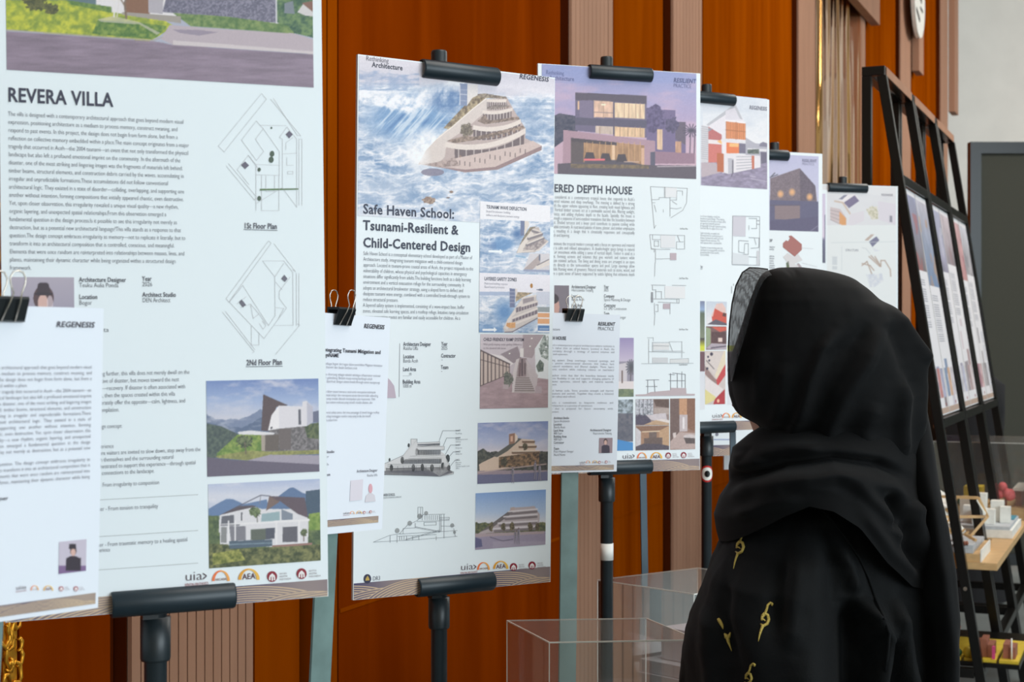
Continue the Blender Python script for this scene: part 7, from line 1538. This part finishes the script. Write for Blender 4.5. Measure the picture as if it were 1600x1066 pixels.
# gown
ab_rows = [(752, 1222, 1400, .075, 2.30), (770, 1190, 1420, .105, 2.30), (800, 1158, 1432, .130, 2.30), (847, 1128, 1442, .150, 2.30), (875, 1112, 1447, .158, 2.30), (900, 1102, 1450, .164, 2.30), (950, 1083, 1453, .174, 2.30), (985, 1073, 1454, .18, 2.30), (1016, 1068, 1455, .185, 2.30), (1066, 1065, 1455, .19, 2.30), (1200, 1060, 1456, .20, 2.30), (1500, 1060, 1462, .22, 2.30), (1900, 1050, 1475, .24, 2.30), (2070, 1048, 1480, .245, 2.30)]
gown = cloth_loft('abaya', ab_rows, 'abaya', None, [
    ([(1170, 850), (1165, 930), (1185, 1010), (1190, 1200)], 52, 0.040), ([(1245, 800), (1238, 900), (1232, 1000), (1236, 1200)], 30, 0.032), ([(1290, 900), (1285, 960), (1285, 1030), (1280, 1200)], 16, -0.038),
    ([(1294, 906), (1322, 930), (1335, 961), (1326, 1009), (1311, 1090)], 11, 0.035), ([(1300, 950), (1310, 1000), (1295, 1090)], 12, -0.016), ([(1276, 830), (1292, 860), (1300, 905)], 8, 0.019), ([(1222, 840), (1215, 900), (1205, 980)], 12, 0.016),
    ([(1355, 900), (1362, 960), (1372, 1050), (1372, 1200)], 13, 0.030), ([(1345, 960), (1348, 1020), (1345, 1200)], 8, -0.019), ([(1110, 930), (1100, 990), (1105, 1080)], 14, 0.016), ([(1140, 880), (1130, 940), (1140, 1010)], 10, -0.011), ([(1205, 850), (1195, 905), (1190, 960)], 8, -0.011), ([(1260, 790), (1262, 860), (1258, 940)], 10, -0.016)],
    n=176, step=4, rough=0.006, seed=6)
# wrap of the scarf round the shoulders: lower rim runs from the left shoulder over the back to a hanging tip
rim = [(1112, 846), (1126, 843), (1160, 816), (1195, 790), (1229, 772), (1262, 778), (1300, 802), (1340, 852), (1385, 892), (1424, 906), (1436, 898), (1450, 870)]
def wrap_mesh():
    ks = np.linspace(0, 1, 46); n = 176
    Lk = np.interp(ks, [0, .08, .2, .36, .5, .62, .78, .92, 1], [1196, 1172, 1146, 1140, 1141, 1126, 1117, 1121, 1125]); Rk = np.interp(ks, [0, .3, .6, 1], [1436, 1441, 1444, 1446]); Bk = np.interp(ks, [0, .2, .5, .75, 1], [.112, .145, .16, .182, .188])
    co, nr, pxs = [], [], []
    for k, l, r, b in zip(ks, Lk, Rk, Bk):
        cx, a = (l + r) / 2, (r - l) / 2
        for j in range(n):
            t = 2 * math.pi * j / n; ux, uy = math.cos(t), math.sin(t); X = cx + a * ux
            yb = np.interp(X, [p[0] for p in rim], [p[1] for p in rim]) if uy <= 0 else np.interp(X, [1117, 1200, 1446], [846, 850, 866])
            yb = yb if uy <= -0.12 else (yb * (1 - (uy + 0.12) / 0.24) + np.interp(X, [1117, 1200, 1446], [846, 850, 866]) * ((uy + 0.12) / 0.24) if uy < 0.12 else yb)
            ytop = 664; y = ytop + k * (yb - ytop)
            co.append((PX(X, DP), 2.30 + b * uy, PZ(y, DP))); nr.append((ux, uy, 0)); pxs.append((X, y))
    co, nr, pxs = np.array(co), np.array(nr, float), np.array(pxs)
    co = sculpt(co, nr, pxs, [([(1150, 775), (1200, 742), (1270, 727), (1345, 745), (1392, 775)], 13, 0.020), ([(1122, 762), (1150, 738), (1200, 716), (1270, 706), (1340, 714), (1390, 738)], 7, -0.022), ([(1130, 775), (1160, 750), (1205, 731), (1270, 722), (1335, 731)], 8, 0.012), ([(1146, 700), (1150, 725), (1185, 705)], 12, 0.014), ([(1290, 735), (1340, 780), (1372, 830)], 11, 0.016), ([(1345, 745), (1362, 790), (1352, 812)], 9, -0.020), ([(1392, 765), (1390, 800), (1424, 900)], 12, 0.022), ([(1300, 770), (1350, 840), (1400, 885)], 10, 0.010), ([(1130, 800), (1175, 775), (1225, 757)], 9, 0.010), ([(1160, 705), (1215, 690), (1260, 690)], 8, 0.010), ([(1375, 790), (1378, 830), (1400, 870)], 9, -0.018)])
    F = [(i * n + j, (i + 1) * n + j, (i + 1) * n + (j + 1) % n, i * n + (j + 1) % n) for i in range(len(ks) - 1) for j in range(n)]
    return mesh_obj('scarf_wrap', co, F, M['hijab'], None, True)
wrap = wrap_mesh()
dr_rows = [(600, 1404, 1439, .03, 2.30), (640, 1398, 1441, .05, 2.29), (685, 1394, 1445, .065, 2.28), (769, 1396, 1448, .085, 2.26), (820, 1402, 1451, .09, 2.25), (870, 1406, 1455, .10, 2.24), (957, 1404, 1462, .11, 2.24), (1010, 1402, 1460, .115, 2.24), (1066, 1398, 1456, .12, 2.24), (1180, 1392, 1452, .12, 2.24)]
drape = cloth_loft('scarf_tail', dr_rows, 'hijab', None, [([(1418, 700), (1424, 800), (1430, 900), (1440, 1000), (1434, 1100)], 9, 0.010), ([(1436, 760), (1446, 880), (1450, 980)], 7, 0.006), ([(1412, 920), (1414, 1000), (1412, 1100)], 8, -0.008)], n=72, step=5)
lap = [([(1266, 782), (1300, 812), (1344, 874), (1368, 935), (1390, 990), (1384, 1046), (1382, 1120)], 2.2, 0.0)]
tree = BVHTree.FromObject(gown, bpy.context.evaluated_depsgraph_get())
def on_gown(px, py, off=0.0015):
    d = Vector(((px - CX) / FPX, 1, (CY - py) / FPX)).normalized(); o = Vector((0, 0, CAMZ))
    h = tree.ray_cast(o, d)
    return (h[0] - d * off) if h[0] else bp(px, py, 2.13)
bm = bmesh.new()
seam = [(1262, 779), (1282, 795), (1300, 812), (1322, 842), (1344, 874), (1358, 905), (1368, 935), (1380, 962), (1390, 990), (1388, 1015), (1384, 1046), (1382, 1100)]
add_tube(bm, [on_gown(x, y, 0.001) for x, y in seam], 0.0022, 8); sm_ = bm_obj('seam', bm, M['abaya'], None, True); sm_.parent = gown
def motif(c, s, kind):
    """stitched curl: comma head, body hook and pointed tail"""
    x, y = c
    if kind == 'dot':
        parts_ = [([(-8, -27), (-5, -22), (-1, -15), (1, -8)], [4, 5.2, 4.2, 1.5]), ([(3, 0), (8, 6), (11, 10)], [1.5, 7.5, 4]), ([(15, -2), (12, 6), (10, 10)], [2, 5, 3]), ([(9, 6), (11, 16), (14, 24), (17, 33)], [6, 4.4, 2.6, 0.8])]
    else:
        parts_ = [([(11, -33), (12.5, -36), (9, -38.5), (4, -34), (2, -26), (-1, -18), (-6, -12), (-7, -6)], [2.6, 3.4, 2.8, 3.2, 3.2, 3.4, 3.8, 2.6]), ([(-7, -14), (-2, -19), (4, -16), (6, -8), (3, 0), (-4, 4), (-9, 0)], [2.6, 3.6, 4.0, 4.2, 4.2, 3.6, 1.6]), ([(-4, 2), (-8, 12), (-11, 22), (-13, 32)], [4.2, 3.2, 2.2, 0.8]), ([(-8, -8), (-3, -8), (0, -5)], [1.6, 2.2, 1.2])]
    bm = bmesh.new(); k = DP / FPX
    for pts, ws in parts_:
        fine, fw = [], []
        for i in range(len(pts) - 1):
            for t in (0, 0.5): fine.append((pts[i][0] * (1 - t) + pts[i + 1][0] * t, pts[i][1] * (1 - t) + pts[i + 1][1] * t)); fw.append(ws[i] * (1 - t) + ws[i + 1] * t)
        fine.append(pts[-1]); fw.append(ws[-1])
        add_tube(bm, [on_gown(x + a * s, y + b * s, 0.0005) for a, b in fine], [max(0.0005, w * 0.68 * s * k) for w in fw], 8)
    o = bm_obj('embroidery', bm, M['embroidery'], None, True); rel(o, person); o.parent = gown
for c, s, kd in (((1157, 862), 0.84, 'hook'), ((1196, 975), 0.86, 'hook'), ((1129, 990), 0.84, 'dot'), ((1170, 1066), 0.75, 'hook'), ((1173, 820), 0.25, 'dot')): motif(c, s, kd)
rel(sm_, person)
for o in (gown, wrap, drape): rel(o, person); o.parent = person

# ------------------------------------------------------------------ a second visitor beyond the racks
D2 = 8.8; b2 = Vector((PX(1506, D2), D2, 0)); F2 = Vector((-0.55, -0.83, 0)).normalized(); L2 = Vector((F2.y * -1, F2.x, 0))
p2 = empty('person', b2, 'person in a dark gown and navy scarf standing behind the black racks', 'person')
V_, E_, R_ = human(b2, F2, L2, 0.95, arm_l=((0.05, 0.15, 1.08, 0.04), (0.11, 0.10, 0.98, 0.029), (0.12, 0.08, 0.96, 0.026)), arm_r=((0.05, 0.16, 1.08, 0.04), (0.16, 0.09, 1.06, 0.029), (0.19, 0.07, 1.05, 0.026)))
bd = skin_body('body', V_, E_, R_, M['skin'], None, 0); sculpt_face(bd, b2, F2, L2, 0.95); rel(bd, p2); bd.parent = p2
face_parts(b2, F2, L2, 0.95, p2)
def ring_cloth(name, c, rings, m, root, skip=None, n=48):
    vs, fs = [], []
    for z, a, b, fx in rings:
        for k in range(n):
            t = 2 * math.pi * k / n; w = 1 + 0.03 * math.sin(7 * t + z * 5)
            vs.append(c + L2 * (a * math.cos(t) * w) + F2 * (b * math.sin(t) * w + fx) + Vector((0, 0, z)))
    for i in range(len(rings) - 1):
        for k in range(n):
            if skip and skip(rings[i][0], 2 * math.pi * (k + 0.5) / n): continue
            fs.append((i * n + k, i * n + (k + 1) % n, (i + 1) * n + (k + 1) % n, (i + 1) * n + k))
    o = mesh_obj(name, vs, fs, M[m], None, True); rel(o, root); o.parent = root
    return o
ring_cloth('gown', b2, [(0.03, .24, .20, 0), (0.4, .225, .18, 0), (0.85, .21, .165, 0), (1.1, .235, .15, 0), (1.25, .235, .135, 0), (1.31, .16, .11, 0), (1.345, .07, .07, 0)], 'dark_cloth', p2)
ring_cloth('headscarf', b2, [(1.12, .17, .15, 0.0), (1.22, .17, .14, 0.0), (1.32, .105, .10, 0.01), (1.40, .095, .10, 0.012), (1.47, .102, .112, 0.008), (1.54, .098, .108, 0.004), (1.585, .07, .08, 0), (1.61, .02, .02, 0)], 'navy', p2, skip=lambda z, t: 1.37 < z < 1.56 and 0.75 < t < 2.39)
